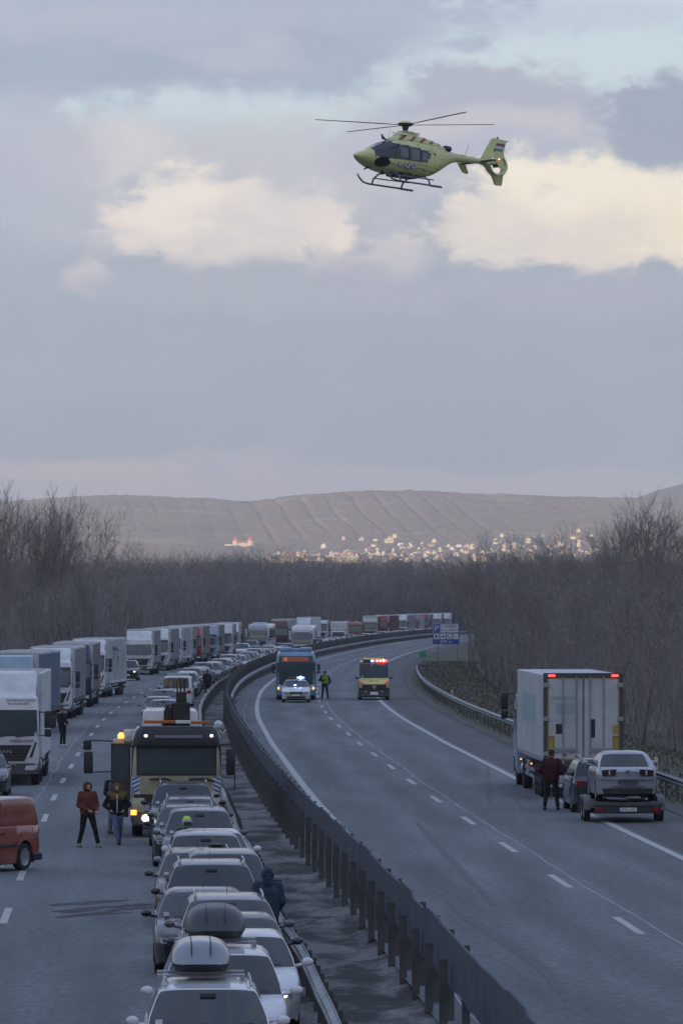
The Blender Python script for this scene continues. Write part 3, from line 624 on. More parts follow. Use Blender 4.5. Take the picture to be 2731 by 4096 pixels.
# ================================================================== VEHICLES
def wheel(parent, x, y, r, w, side, rimm=None, truck=False, hub=None):
    """x = outer face; side +1 right / -1 left"""
    M_ = MB(); s = side
    M_.lathe([(r * .62, -w), (r * .93, -w), (r, -w + .03), (r, -.03), (r * .93, 0), (r * .64, 0.0), (r * .62, -.03)], 'x', 24)
    if s < 0: M_.v = [(-a, b, c) for a, b, c in M_.v]
    M_.v = [(a + x, b + y, c + r) for a, b, c in M_.v]
    wo_ = M_.build('wheel', RUB, parent, True, 50)
    M_ = MB()
    if truck:
        M_.lathe([(.02, .03), (r * .22, .03), (r * .26, -.05), (r * .5, -.10), (r * .60, -.02), (r * .63, -.03), (r * .63, -.08), (.02, -.12)], 'x', 20)
    else:
        M_.lathe([(r * .55, -.02), (r * .64, -.005), (r * .64, -.06), (r * .54, -.08)], 'x', 24)
        M_.lathe([(.02, -.02), (r * .15, -.025), (r * .17, -.06), (.02, -.07)], 'x', 12)
        for k in range(5):
            q = 2 * math.pi * k / 5 + .3; c_, s__ = math.cos(q), math.sin(q); a = r * .045
            M_.add([(-.03, c_ * r * .1 - s__ * a, s__ * r * .1 + c_ * a), (-.03, c_ * r * .1 + s__ * a, s__ * r * .1 - c_ * a), (-.02, c_ * r * .58 + s__ * a, s__ * r * .58 - c_ * a), (-.02, c_ * r * .58 - s__ * a, s__ * r * .58 + c_ * a),
                    (-.06, c_ * r * .1 - s__ * a, s__ * r * .1 + c_ * a), (-.06, c_ * r * .1 + s__ * a, s__ * r * .1 - c_ * a), (-.05, c_ * r * .58 + s__ * a, s__ * r * .58 - c_ * a), (-.05, c_ * r * .58 - s__ * a, s__ * r * .58 + c_ * a)],
                   [(0, 1, 2, 3), (0, 4, 5, 1), (2, 6, 7, 3), (0, 3, 7, 4), (1, 5, 6, 2)])
    if s < 0: M_.v = [(-a, b, c) for a, b, c in M_.v]
    M_.v = [(a + x, b + y, c + r) for a, b, c in M_.v]
    M_.build('rim', rimm or ALU, wo_, True, 40)
    return wo_

def loopcurve(xh, y0, y1, nf, ns, rc, bow):
    """closed plan loop: front (left->right), right side, rear, left side. returns list of (x,y)"""
    P = []
    for i in range(nf + 1):
        u = -1 + 2 * i / nf; P.append(((xh - rc * .35) * u, y0 + bow * (u * u)))
    return P

CARS = {}
def make_car(key, name, pt, L=4.45, W=1.80, H=1.47, yc=1.02, yt0=1.85, yt1=3.35, yr=4.05, zc=.96, zb=.97, hood=.74, nose=.66, trunk=None, roofw=.63,
             rails=False, lit=None, two=None, wr=.32, van=False, blind=False, police=False, plate=True):
    """front at y=0 facing -Y. trunk = deck height for saloons (None: hatch/estate)"""
    root = empty(name); hw = W / 2
    tk = trunk or zb
    def wf(y):
        a = 1.0
        if y < .55: a -= .20 * (1 - y / .55) ** 2.6
        if y > L - .45: a -= .13 * ((y - L + .45) / .45) ** 2.4
        return hw * a
    def bt(y):
        pts = [(0, nose), (.05, nose + .05), (.22, hood + .02), (yc * .55, hood + (zc - hood) * .62), (yc, zc), (yc + .6, zb)]
        if trunk: pts += [(yr - .25, zb), (yr, trunk), (L - .12, trunk - .04), (L, trunk - .13)]
        else: pts += [(yr - .05, zb), (L - .05, zb - .06), (L, zb - .14)]
        return float(np.interp(y, [p[0] for p in pts], [p[1] for p in pts]))
    wy = (.80, L - .88 + (.05 if trunk else 0))
    def sill(y):
        s = .20
        for w_ in wy:
            q = (wr + .055) ** 2 - (y - w_) ** 2
            if q > 0: s = max(s, wr + math.sqrt(q))
        if y < .2 or y > L - .2: s = max(s, .24)
        return s
    ys = sorted(set([0, .03, .08, .15, .25, .35, L, L - .03, L - .09, L - .18] + [w_ + (wr + .055) * math.cos(a) for w_ in wy for a in np.linspace(0, math.pi, 15)] + list(np.linspace(yc - .3, yr, 12)) + [yc, yr]))
    rings = []
    for y in ys:
        w = wf(y); b = bt(y); s0 = sill(y); mid = min(b - .02, max(s0 + .02, .56))
        bow = -0.10 * math.exp(-y / .35) + 0.07 * math.exp(-(L - y) / .3)
        def P(xf, z): 
            zz = z; tuck = (0.06 * max(0, (.40 - z) / .4)) * (1 if y < .1 else 0)
            return (w * xf, y + bow * (1 - xf * xf) + tuck, zz)
        zs = [s0, s0 + (mid - s0) * .5, mid, mid + (b - mid) * .55, b - .035, b - .008, b + .012, b + .028, b + .034]
        xs = [.955, .985, 1.0, .985, .955, .92, .80, .42, 0]
        half = [P(x, z) for x, z in zip(xs, zs)]
        ring = half + [(-a, b_, c) for a, b_, c in reversed(half[:-1])]
        rings.append(ring)
    M_ = MB(); M_.rings(rings, closed=False, cap=False)
    n = len(rings[0]); M_.add(rings[0], [tuple(range(n))]); M_.add(rings[-1], [tuple(range(n - 1, -1, -1))])
    M_.build('body', pt, root, True, 42)
    M_ = MB(); M_.box(-hw * .80, hw * .80, .15, L - .15, .17, nose - .16); M_.box(-hw * .70, hw * .70, yc + .3, yr - .2, nose - .16, zb - .10); M_.build('underbody', BLK, root)
    # ---------- greenhouse loft
    gb, gt = hw * .925, hw * roofw / .78
    gt = hw * roofw * 1.16
    rnd = 1.0 if not van else .4
    def loop(lev):      # lev 0..1
        f = lev; bul = .028 * math.sin(math.pi * min(1, f)); P = []
        x_ = gb + (gt - gb) * f + bul; ya = yc - .06 + (yt0 - yc + .06) * f; yb = yr + (yt1 - yr) * f
        fb = .16 * (1 - .55 * f); rb = .09
        for u in np.linspace(-1, 1, 11)[0:]: P.append((x_ * .985 * u, ya - fb * (1 - u * u) + .02 * abs(u) ** 6))
        for g in (.035, .14, .26, .38, .42, .54, .66, .76, .80, .88, .965): P.append((x_, ya + (yb - ya) * g))
        for u in np.linspace(1, -1, 11): P.append((x_ * .97 * u, yb + rb * (1 - u * u)))
        for g in (.965, .88, .80, .76, .66, .54, .42, .38, .26, .14, .035): P.append((-x_, ya + (yb - ya) * g))
        return P
    def zl(lev, i, y):
        b0 = (zc if i <= 10 else zb) - .01
        return b0 + (H - .035 - b0) * lev
    levs = [0, .07, .3, .55, .78, .90, .965, 1.0]; rings = []
    for l in levs:
        k_ = max(0, (l - .86) / .14) ** 2; lp = loop(l); mxx = max(p[0] for p in lp)
        rings.append([(x * (1 - .05 * rnd * k_), y, zl(l, i, y) - .030 * rnd * (abs(x) / mxx) ** 4 * (l > .5)) for i, (x, y) in enumerate(lp)])
    top = [(x * (1 - .05 * rnd), y) for x, y in loop(1.0)]; cyy = sum(p[1] for p in top) / len(top)
    for k, dz in ((.965, .018), (.80, .030), (.45, .040), (.02, .044)):
        rings.append([(x * k, cyy + (y - cyy) * k, H - .035 + dz * (1 if k < .9 else .35) - .012 * rnd * (k > .9)) for x, y in top])
    N = len(top)
    def cls(i, j):      # ring segment i -> part
        if not (1 <= j <= (4 if i >= 10 else 5)): return 'roof'
        if i < 10: return 'windshield' if 0 < i + 0 < 9 or True else 'roof'
        seg = None
        if 10 <= i <= 20: seg = i - 10
        if 32 <= i <= 43: seg = 43 - i
        if seg is not None:
            if van and seg >= 5: return 'roof'
            return {1: 'side_window', 2: 'side_window', 3: 'side_window', 5: 'side_window', 6: 'side_window', 7: 'side_window', 9: 'side_window'}.get(seg, 'roof')
        if 21 < i < 31: return 'roof' if blind else 'rear_window'
        return 'roof'
    parts = {}
    for j in range(len(rings) - 1):
        for i in range(N):
            c = cls(i, j); side = ''
            if c == 'side_window': 
                seg = i - 10 if i < 25 else 43 - i; side = ('r' if i < 25 else 'l') + ('f' if seg < 4 else ('m' if seg < 8 else 'q'))
            parts.setdefault((c, side), []).append((i, j))
    for (c, side), lst in parts.items():
        M_ = MB(); idx = {}
        fs = []
        for i, j in lst:
            q = []
            for a, b_ in ((i, j), (i + 1, j), (i + 1, j + 1), (i, j + 1)):
                a %= N; k = (b_, a)
                if k not in idx: idx[k] = len(M_.v); M_.v.append(rings[b_][a])
                q.append(idx[k])
            M_.f.append(tuple(q)); M_.m.append(0)
        M_.build(c, (two or pt) if c == 'roof' else (GLASS if c == 'windshield' or c == 'rear_window' else GLASS), root, True, 60)
    # black windscreen frame / wipers
    ws_ = lambda f: (yc - .06 + (yt0 - yc + .06) * f, zc + (H - .035 - zc) * f)
    M_ = MB()
    for x0, x1 in ((-hw * .6, -.02), (.05, hw * .68)):
        y_, z_ = ws_(.08); M_.tube([(x0, y_ - .15, z_ - .0), (x1, y_ - .14, z_ + .035)], .010, 5)
    M_.build('wiper', BLK, root)
    # mirror inside
    y_, z_ = ws_(.80); M_ = MB(); M_.box(-.11, .11, y_ - .02 - .09, y_ + .02 - .09, z_ - .02, z_ + .05, bev=.015); M_.build('rear_view_mirror', DGREY, root)
    y_, z_ = ws_(.12); M_ = MB(); M_.box(-hw * .80, -hw * .80 + .10, y_ - .045, y_ - .03, z_ - .01, z_ + .06); M_.build('windscreen_sticker', PLATE, root)
    # side mirrors
    for s in (-1, 1):
        M_ = MB(); M_.ell((s * (hw + .13), yc + .34, zb + .07), (.095, .06, .068), 12, 8); M_.tube([(s * hw * .90, yc + .36, zb), (s * (hw + .08), yc + .35, zb + .04)], .03, 6)
        M_.build('side_mirror', pt if not van else BLK, root, True, 60)
    # face
    yf = lambda x, z: -0.10 * (1 - (x / hw) ** 2) + (.55 * (1 - (max(0, (1 - abs(x) / hw)) / .20) ** (1 / 2.6)) if abs(x) > .8 * hw else 0) * .55
    zn = nose
    for s in (-1, 1):
        M_ = MB(); M_.gpatch([(s * hw * .50, zn - .10), (s * hw * .86, zn - .07), (s * hw * .90, zn + .02), (s * hw * .52, zn - .0)], yf, .014, 8, 3)
        hl = M_.build('headlight', LAMP, root, True, 50)
        M_ = MB(); M_.gpatch([(s * hw * .58, zn - .075), (s * hw * .82, zn - .055), (s * hw * .84, zn - .0), (s * hw * .60, zn - .015)], yf, .020, 5, 2); M_.build('lamp_reflector', DGREY, hl)
        if lit:
            M_ = MB(); cx = s * hw * .68; M_.ell((cx, yf(cx, 0) - .02, zn - .045), (.065, .03, .045), 10, 6); M_.build('lit_lamp', lit, hl)
    M_ = MB(); M_.gpatch([(-hw * .40, zn - .15), (hw * .40, zn - .15), (hw * .46, zn - .01), (-hw * .46, zn - .01)], yf, .022, 8, 3); gl = M_.build('grille', BLK, root, True, 50)
    M_ = MB(); M_.gpatch([(-.05, zn - .07), (.05, zn - .07), (.05, zn - .0), (-.05, zn - .0)], yf, .034, 2, 1); M_.build('badge', CHROME, gl)
    M_ = MB(); M_.gpatch([(-hw * .62, .26), (hw * .62, .26), (hw * .70, .40), (-hw * .70, .40)], yf, .016, 8, 2); M_.build('bumper_intake', BLK, root, True, 50)
    if plate:
        M_ = MB(); M_.gpatch([(-.26, .42), (.26, .42), (.26, .53), (-.26, .53)], yf, .035, 4, 1); M_.build('number_plate', PLATE, root)
    # tail lamps
    for s in (-1, 1):
        M_ = MB(); yb = L - .02; M_.box(s * hw * .56, s * hw * .86, yb - .02, yb + .045, zb - .24, zb - .08, bev=.02); M_.build('tail_light', REDL, root)
    for w_ in wy:
        for s in (-1, 1): wheel(root, s * (hw - .015), w_, wr, .20, s)
    if rails:
        for s in (-1, 1):
            M_ = MB(); x = s * gt * .90; M_.tube([(x, yt0 + .10, H - .02), (x, yt0 + .2, H + .045), (x, (yt0 + yt1) / 2, H + .055), (x, yt1 - .2, H + .04), (x, yt1 - .06, H - .02)], .018, 6); M_.build('roof_rail', ALU, root, True)
    M_ = MB(); M_.tube([(0, yt1 - .25, H), (0, yt1 - .05, H + .16)], [.007, .003], 5); M_.build('antenna', BLK, root)
    CARS[key] = root
    return root
def repaint(root, m_old, m_new, names=('body', 'roof', 'side_mirror')):
    for ch in root.children:
        if ch.name.split('.')[0] in names and ch.type == 'MESH' and ch.data.materials[0] == m_old:
            me = ch.data.copy(); me.materials[0] = m_new; ch.data = me

PROTO_DIM = {
    'hatch': dict(L=4.2, W=1.78, H=1.46, yc=.95, yt0=1.78, yt1=3.3, yr=3.95),
    'estate': dict(L=4.65, W=1.82, H=1.48, yc=1.1, yt0=1.95, yt1=3.95, yr=4.5, rails=True),
    'suv': dict(L=4.55, W=1.88, H=1.68, yc=1.05, yt0=1.80, yt1=3.75, yr=4.3, zc=1.08, zb=1.09, hood=.90, nose=.80, rails=True, wr=.36),
    'saloon': dict(L=4.7, W=1.82, H=1.44, yc=1.12, yt0=1.95, yt1=3.2, yr=3.95, trunk=.98),
    'mpv': dict(L=4.4, W=1.83, H=1.62, yc=.85, yt0=1.72, yt1=3.7, yr=4.2, zc=1.0, zb=1.0, hood=.80, nose=.70),
    'van': dict(L=5.0, W=1.95, H=1.98, yc=.75, yt0=1.45, yt1=4.75, yr=4.92, zc=1.18, zb=1.20, hood=.98, nose=.85, wr=.34, van=True, roofw=.74),
}
KIND = {'hatch': 'hatchback', 'estate': 'estate car', 'suv': 'off road car', 'saloon': 'saloon car', 'mpv': 'people carrier', 'van': 'panel van'}
NAMEK = {'hatch': 'hatchback_car', 'estate': 'estate_car', 'suv': 'off_road_car', 'saloon': 'saloon_car', 'mpv': 'people_carrier', 'van': 'panel_van'}
PC = {'white': P_WHITE, 'silver': P_SILVER, 'grey': P_GREY, 'black': P_BLACK, 'dark blue': P_DBLUE, 'red': P_RED, 'dusty grey': P_DUST, 'pale blue': P_LBLUE, 'brown': P_BROWN, 'maroon': P_MAROON}
_pool = {}
def car(kind, colour, px=None, D=None, label='', z=ZL, rz=None, lit=None, group='vehicles queueing in the lane beside the median', sc=1.0, X=None, rev=False, cat='car'):
    key = (kind, colour, lit is not None and lit.name)
    if key not in _pool:
        o = make_car(key, NAMEK[kind], PC[colour], lit=lit, **PROTO_DIM[kind]); _pool[key] = o
    else: o = copy_tree(_pool[key])
    x = X if X is not None else gp(px, D)
    if rz is None: rz = -math.atan(cslope(D))
    o.location = (x, D, z); o.rotation_euler = (0, 0, rz); o.scale = (sc, sc, sc)
    tag(o, label, cat, group); return o

# --- the close queue by the median, nearest first: (kind, colour, image column of the car's middle, distance of its nose, ...)
QN = 'vehicles queueing in the lane beside the median'
c1 = car('estate', 'white', 838, 74.8, 'nearest white estate car, under the silver and black roof box'); c1.scale = (.97, 1, 1)
c2 = car('mpv', 'white', 893, 81.0, 'white people carrier with the dark grey roof box, second nearest car'); c2.scale = (1.03, 1, .97)
c3 = car('hatch', 'white', 975, 87.3, 'white hatchback with one headlamp lit, half hidden by the car with the grey roof box', lit=L_WHITE)
for ch in list(c3.children):          # only its median-side lamp burns
    if ch.name.startswith('headlight') and ch.children and ch.children[0].data.vertices[0].co.x < 0: bpy.data.objects.remove(ch.children[0])
c4 = car('saloon', 'grey', 946, 92.6, 'dark grey saloon right behind the white hatchback with the lit headlamp')
c5 = car('estate', 'dusty grey', 925, 97.6, 'grey estate car with roof rails between the hooded person and the dark saloon')
c6 = car('saloon', 'black', 822, 101.0, 'black saloon nearest the lane line, behind the grey roof box car'); 
c7 = car('suv', 'grey', 853, 106.5, 'big dark grey off road car with silver roof rails beside the hooded person')
c8 = car('mpv', 'grey', 905, 112.6, 'grey people carrier whose railed roof shows just above the big off road car')
c9 = car('estate', 'brown', 801, 116.0, 'brown estate car with a small grey toll box on its roof')
c10 = car('mpv', 'silver', 828, 121.8, 'grey silver people carrier with a short antenna behind the toll box car')
c11 = car('saloon', 'white', 850, 127.5, 'white saloon of which only the roof edge shows beside the rescue worker')
c12 = car('mpv', 'dusty grey', 803, 136.0, 'grey people carrier behind the rescue worker in the bright helmet')
c13 = car('estate', 'black', 757, 142.0, 'black estate car peeking out left of the grey people carrier')
c14 = car('estate', 'grey', 764, 147.8, 'dark grey estate car second in front of the recovery truck')
c15 = car('suv', 'black', 736, 153.6, 'black off road car directly in front of the recovery truck bumper')

def roof_box(px, D, z, w, l, h, mt, mb, label, low=False, split=False):
    o = empty('roof_box', (gp(px, D), D, z), -math.atan(cslope(D)), label, 'roof box', 'roof boxes on the nearest cars')
    rings = []
    for k, t_ in enumerate(np.linspace(0, 1, 16)):
        y = t_ * l; f = (1 - (1 - min(1, t_ / .30)) ** 2.4) ; g_ = 1 - max(0, (t_ - .8) / .2) ** 3 * .25
        ww = w / 2 * (.62 + .38 * f) * g_; hh = h * (.30 + .70 * f ** 1.3) * g_
        rings.append([(ww * abs(math.cos(a)) ** .72 * (1 if math.cos(a) >= 0 else -1), y, .12 + max(0, hh - .12) * max(0, math.sin(a)) ** .80) for a in np.linspace(0, math.pi, 17)])
    M_ = MB(); M_.rings(rings, closed=False, cap=True); M_.build('lid', mt, o, True, 50)
    M_ = MB()
    for s in (-1, 1): M_.tube([(s * w * .16, l * t_, .115 + (h - .115) * (.30 + .70 * (1 - (1 - min(1, t_ / .30)) ** 2.4) ** 1.3) * .965) for t_ in (.06, .12, .2, .3, .5, .75)], .012, 5)
    M_.build('lid_ridge', mb, o)
    rings = []
    for k, t_ in enumerate(np.linspace(0, 1, 14)):
        y = .03 + t_ * (l - .06); f = (1 - (1 - min(1, t_ / .30)) ** 2.4); g_ = 1 - max(0, (t_ - .8) / .2) ** 3 * .25; ww = w / 2 * (.60 + .38 * f) * g_
        lo = .10 * (1 - f)
        rings.append([(-ww, y, .12), (-ww * .86, y, lo), (ww * .86, y, lo), (ww, y, .12)])
    M_ = MB(); M_.rings(rings, cap=True); M_.build('base', mb, o, True, 40)
    M_ = MB(); M_.box(-w / 2 * .8, w / 2 * .8, l * .93, l * .95, .11, .14); M_.build('seam', BLK, o)
    for yy in (.45, 1.25):
        M_ = MB(); M_.box(-.60, .60, yy, yy + .06, -.07, -.035, bev=.012); M_.box(-.60, -.54, yy, yy + .06, -.22, -.05); M_.box(.54, .60, yy, yy + .06, -.22, -.05); M_.build('crossbar', ALU, o)
    return o
roof_box(806, 77.3, 1.43, .82, 1.95, .42, P_SILVER, BLK, 'glossy silver roof box with black base on the nearest white car')
roof_box(865, 83.2, 1.53, .88, 2.1, .46, mat('dark_box_plastic', (0.035, 0.037, 0.042), .42), BLK, 'larger dark grey roof box on the second white car, front ridged')
tb = empty('toll_box', (gp(868, 118.2), 118.2, ZL + 1.50), 0, 'small grey box lying on the roof of the brown estate car', 'box'); M_ = MB(); M_.box(-.17, .17, 0, .25, 0, .11, bev=.02); M_.build('shell', DGREY, tb); M_ = MB(); M_.box(-.10, .10, -.012, 0, .03, .08); M_.build('screen', GLASS, tb)

# --- queue behind the recovery truck, to the bend (cars are close together, partly hidden)
rq = random.Random(5)
seq_cols = ['silver', 'white', 'grey', 'dark blue', 'black', 'silver', 'white', 'dusty grey', 'silver', 'pale blue', 'grey', 'white', 'silver', 'red', 'dusty grey', 'black']
seq_kind = ['hatch', 'estate', 'saloon', 'hatch', 'suv', 'mpv', 'estate', 'saloon', 'hatch', 'mpv']
car('hatch', 'silver', 655, 296, 'silver hatchback with lit daytime lamps, first car behind the recovery truck and its load', lit=L_COOL)
car('estate', 'silver', 633, 304, 'silver estate car just left of the roof of the first silver hatchback', z=ZL)
car('saloon', 'dark blue', 655, 330, 'dark blue saloon with its roof showing above two silver cars, left of the minibus')
D_ = 362.0; k = 0; qi = 0
skipD = [(671, 692), (824, 838)]
while D_ < 1090:
    kd = seq_kind[k % len(seq_kind)]; cl = seq_cols[(k * 7 + 3) % len(seq_cols)]; k += 1
    L_ = PROTO_DIM[kd]['L']
    if not any(a - 5 < D_ < b for a, b in skipD):
        off = -8.75 + rq.uniform(-.28, .22) - (0.9 if D_ < 400 else 0) * 0
        X_ = cpath(D_) + off * 1.02 - .35
        qi += 1
        where = 'behind the white minibus' if D_ < 665 else ('behind the white coach' if D_ < 824 else 'behind the white box lorry')
        if D_ < 665: n_ = qi
        elif D_ < 824: n_ = qi - q665
        else: n_ = qi - q824
        if D_ < 665: q665 = qi
        if D_ < 824: q824 = qi
        lit = L_COOL if k in (38,) else (L_WHITE if k % 17 == 4 else None)
        lbl = '%s %s, %s back in the queue %s' % (cl, KIND[kd], ordn(n_), where)
        if len(lbl.split()) > 16: lbl = '%s %s, %s back in the median queue %s' % (cl, KIND[kd], ordn(n_), where)
        lbl = lbl.replace(' car,', ',') if len(lbl.split()) > 16 else lbl
        car(kd, cl, X=X_, D=D_, label=lbl, lit=lit)
    D_ += L_ + rq.uniform(1.3, 2.8) + (0 if D_ < 640 else rq.uniform(0, 3.0))
# loose cars between the lanes, and on the outer lane
GO = 'cars standing between the lorries'
car('suv', 'grey', 508, 470, 'dark car with lit headlamps squeezed between the pale logo trailer and a white lorry', group=GO, lit=L_WHITE)
car('saloon', 'grey', -72, 192, 'dark grey saloon cut by the left photo edge, ahead of the nearest white lorry', group=GO)
car('suv', 'grey', 1001, 706, 'dark off road car standing in front of the first coach', group=GO)
car('hatch', 'white', 1068, 660, 'white hatchback with one brightly lit headlamp left of the blue bus roof', group=GO, lit=L_WHITE)
car('mpv', 'white', 966, 660, 'white people carrier beside the last lorry before the coaches', group=GO)
car('hatch', 'silver', 1040, 720, 'silver hatchback beside the first coach', group=GO)

# ------------------------------------------------------------------ lorries, coaches, special vehicles
def rring(z, hw, y0, y1, rf, rr=None, n=5, bow=0.0):
    rr = rf if rr is None else rr; P = []
    for (cx, cy, r, a0) in ((hw, y0, rf, -90), (hw, y1, rr, 0), (-hw, y1, rr, 90), (-hw, y0, rf, 180)):
        sx = 1 if cx > 0 else -1; sy = 1 if cy == y1 else -1
        ox, oy = cx - sx * r, cy - sy * r
        for k in range(n + 1):
            a = R(a0 + 90 * k / n); P.append((ox + r * math.cos(a), oy + r * math.sin(a), z))
    return P
def rloft(M_, secs, mi=0):
    return M_.rings([rring(*s) for s in secs], mi)
def mirrors(root, hw, z0, z1, y, m=BLK, w=.26, out=.18, both=True, arm=True):
    for s in ((-1, 1) if both else (1,)):
        M_ = MB(); x = s * (hw + out + w / 2); M_.box(x - w / 2, x + w / 2, y - .06, y + .10, z0 + (z1 - z0) * .34, z1, bev=.05); M_.box(x - w / 2 + .01, x + w / 2 - .01, y - .05, y + .09, z0, z0 + (z1 - z0) * .30, bev=.04)
        if arm: M_.tube([(s * hw * .97, y + .10, z1 - .03), (x, y + .05, z1 - .06)], .022, 6); M_.tube([(s * hw * .97, y + .10, z0 + .05), (x, y + .05, z0 + .05)], .022, 6)
        M_.build('side_mirror', m, root, True)
def wheels_at(root, ys, hw, r=.5, w=.30, rim=DGREY):
    for y in ys:
        for s in (-1, 1): wheel(root, s * hw, y, r, w, s, rim, truck=True)
def txt(s, size, x, y, z, parent, m=INK, sx=1.0, ex=.003, align='CENTER'): return text_mesh(s, size, 'lettering', m, parent, facing(x, y, z), align, ex, sx)

def make_cab(root, pc, style=0, H=3.75, dark=False, hw=1.245, badge=None, lit=None):
    """cab, front at y=0"""
    M_ = MB(); yl = 2.15
    secs = [(.42, hw - .05, .10, yl, .16, .05), (.62, hw - .01, .0, yl, .16, .05), (1.5, hw, .0, yl, .15, .05), (1.80, hw, .02, yl, .15, .05), (2.82, hw - .03, .15, yl, .16, .05), (3.15, hw - .08, .26, yl, .2, .05)]
    if style == 0: secs += [(3.20, hw - .14, .42, yl, .22, .05), (3.45, hw - .13, .72, yl, .22, .05), (H - .12, hw - .13, 1.05, yl, .2, .05), (H, hw - .2, 1.25, yl - .05, .2, .05)]
    else: secs += [(max(3.3, H - .4), hw - .09, .40, yl, .24, .05), (H - .06, hw - .14, .60, yl, .24, .05), (H, hw - .25, .8, yl - .1, .2, .05)]
    rloft(M_, secs); M_.build('cab', pc, root, True, 40)
    yf = lambda x, z: float(np.interp(z, [.6, 1.5, 1.80, 2.82, 3.15], [0, 0, .02, .15, .26])) + (0 if abs(x) < hw - .15 else .15 - math.sqrt(max(0, .15 ** 2 - (abs(x) - hw + .15) ** 2)))
    e = hw - .06
    M_ = MB(); M_.gpatch([(-e, 1.78), (e, 1.78), (e - .03, 2.72), (-e + .03, 2.72)], yf, .012, 14, 3); ws = M_.build('windshield', GLASST, root, True, 50)
    M_ = MB()
    for x0 in (-.95, -.25, .4): M_.tube([(x0, yf(0, 1.8) - .04, 1.75), (x0 + .62, yf(0, 1.9) - .03, 1.84)], .014, 5)
    M_.build('wiper', BLK, root)
    M_ = MB(); M_.gpatch([(-e, 2.74), (e, 2.74), (e - .03, 2.90), (-e + .03, 2.90)], yf, .09, 10, 1); M_.build('sun_visor', BLK if style else DGREY, root) if badge is None else None
    M_ = MB(); M_.gpatch([(-.72, .88), (.72, .88), (.98, 1.46), (-.98, 1.46)], yf, .016, 10, 2); gr_ = M_.build('grille', BLK, root)
    M_ = MB()
    for zz in (.96, 1.08, 1.20, 1.32): M_.box(-.70 - (zz - .96) * .5, .70 + (zz - .96) * .5, -.03, -.014, zz, zz + .02)
    M_.build('grille_bars', DGREY, gr_)
    M_ = MB(); M_.gpatch([(-hw + .01, .44), (hw - .01, .44), (hw - .01, .80), (-hw + .01, .80)], yf, .022, 14, 2); M_.build('bumper', DGREY if not dark else BLK, root, True)
    for s in (-1, 1):
        M_ = MB(); M_.gpatch([(s * .72, .56), (s * 1.10, .56), (s * 1.12, .74), (s * .78, .72)], yf, .04, 5, 2); hl = M_.build('headlight', LAMP, root)
        M_ = MB(); M_.gpatch([(s * .90, 1.02), (s * 1.0, 1.02), (s * 1.17, 1.56), (s * 1.10, 1.56)], yf, .014, 2, 2); M_.build('air_vent', BLK, root)
        M_ = MB(); M_.box(s * (hw - .012), s * (hw + .006), .38, 1.30, 1.80, 2.65); M_.build('side_window', GLASS, root)
        M_ = MB(); M_.box(s * (hw - .02), s * (hw + .01), .5, .9, .5, 1.0); M_.build('step', DGREY, root)
    mirrors(root, hw, 1.75, 2.68, .12, BLK if pc != P_WHITE or style == 0 else BLK)
    M_ = MB(); M_.box(-.26, .26, -.045, -.022, .62, .73); M_.build('number_plate', PLATE, root)
    if badge: txt(badge, .16, 0, -.035, 1.22, root, ALU, 1.5)
def make_chassis(root, L=16.4, tr0=2.75, axles=(11.2, 12.5, 13.8)):
    M_ = MB(); M_.box(-.45, .45, .9, L - .4, .70, .98); M_.box(-1.15, 1.15, 2.5, 3.4, .45, .95, bev=.03); M_.build('chassis', BLK, root)
    for s in (-1, 1):
        M_ = MB(); M_.box(s * 1.16, s * 1.20, 5.6, 10.4, .50, .62); M_.box(s * 1.16, s * 1.20, 5.6, 10.4, .72, .84); M_.build('side_guard', ALU, root)
        M_ = MB(); M_.tube([(s * .95, 3.6, .65), (s * .95, 4.7, .65)], .30, 12); M_.build('fuel_tank', ALU, root, True)
    wheels_at(root, (1.35, 5.1) + tuple(axles), 1.23)
CURT = {}
def curtain_mat(name, c):
    if name in CURT: return CURT[name]
    m = mat('tarpaulin_' + name.replace(' ', '_'), c, .75, 0, 0, .3, .25, .7); CURT[name] = m; return m
TC = {'white': (0.60, 0.61, 0.62), 'light grey': (0.36, 0.37, 0.39), 'grey': (0.24, 0.25, 0.26), 'dark grey': (0.14, 0.15, 0.16), 'blue grey': (0.13, 0.17, 0.24), 'brown grey': (0.20, 0.17, 0.155), 'pale green': (0.42, 0.46, 0.44), 'red': (0.26, 0.045, 0.04), 'dark red': (0.14, 0.04, 0.045), 'greenish': (0.18, 0.20, 0.19)}
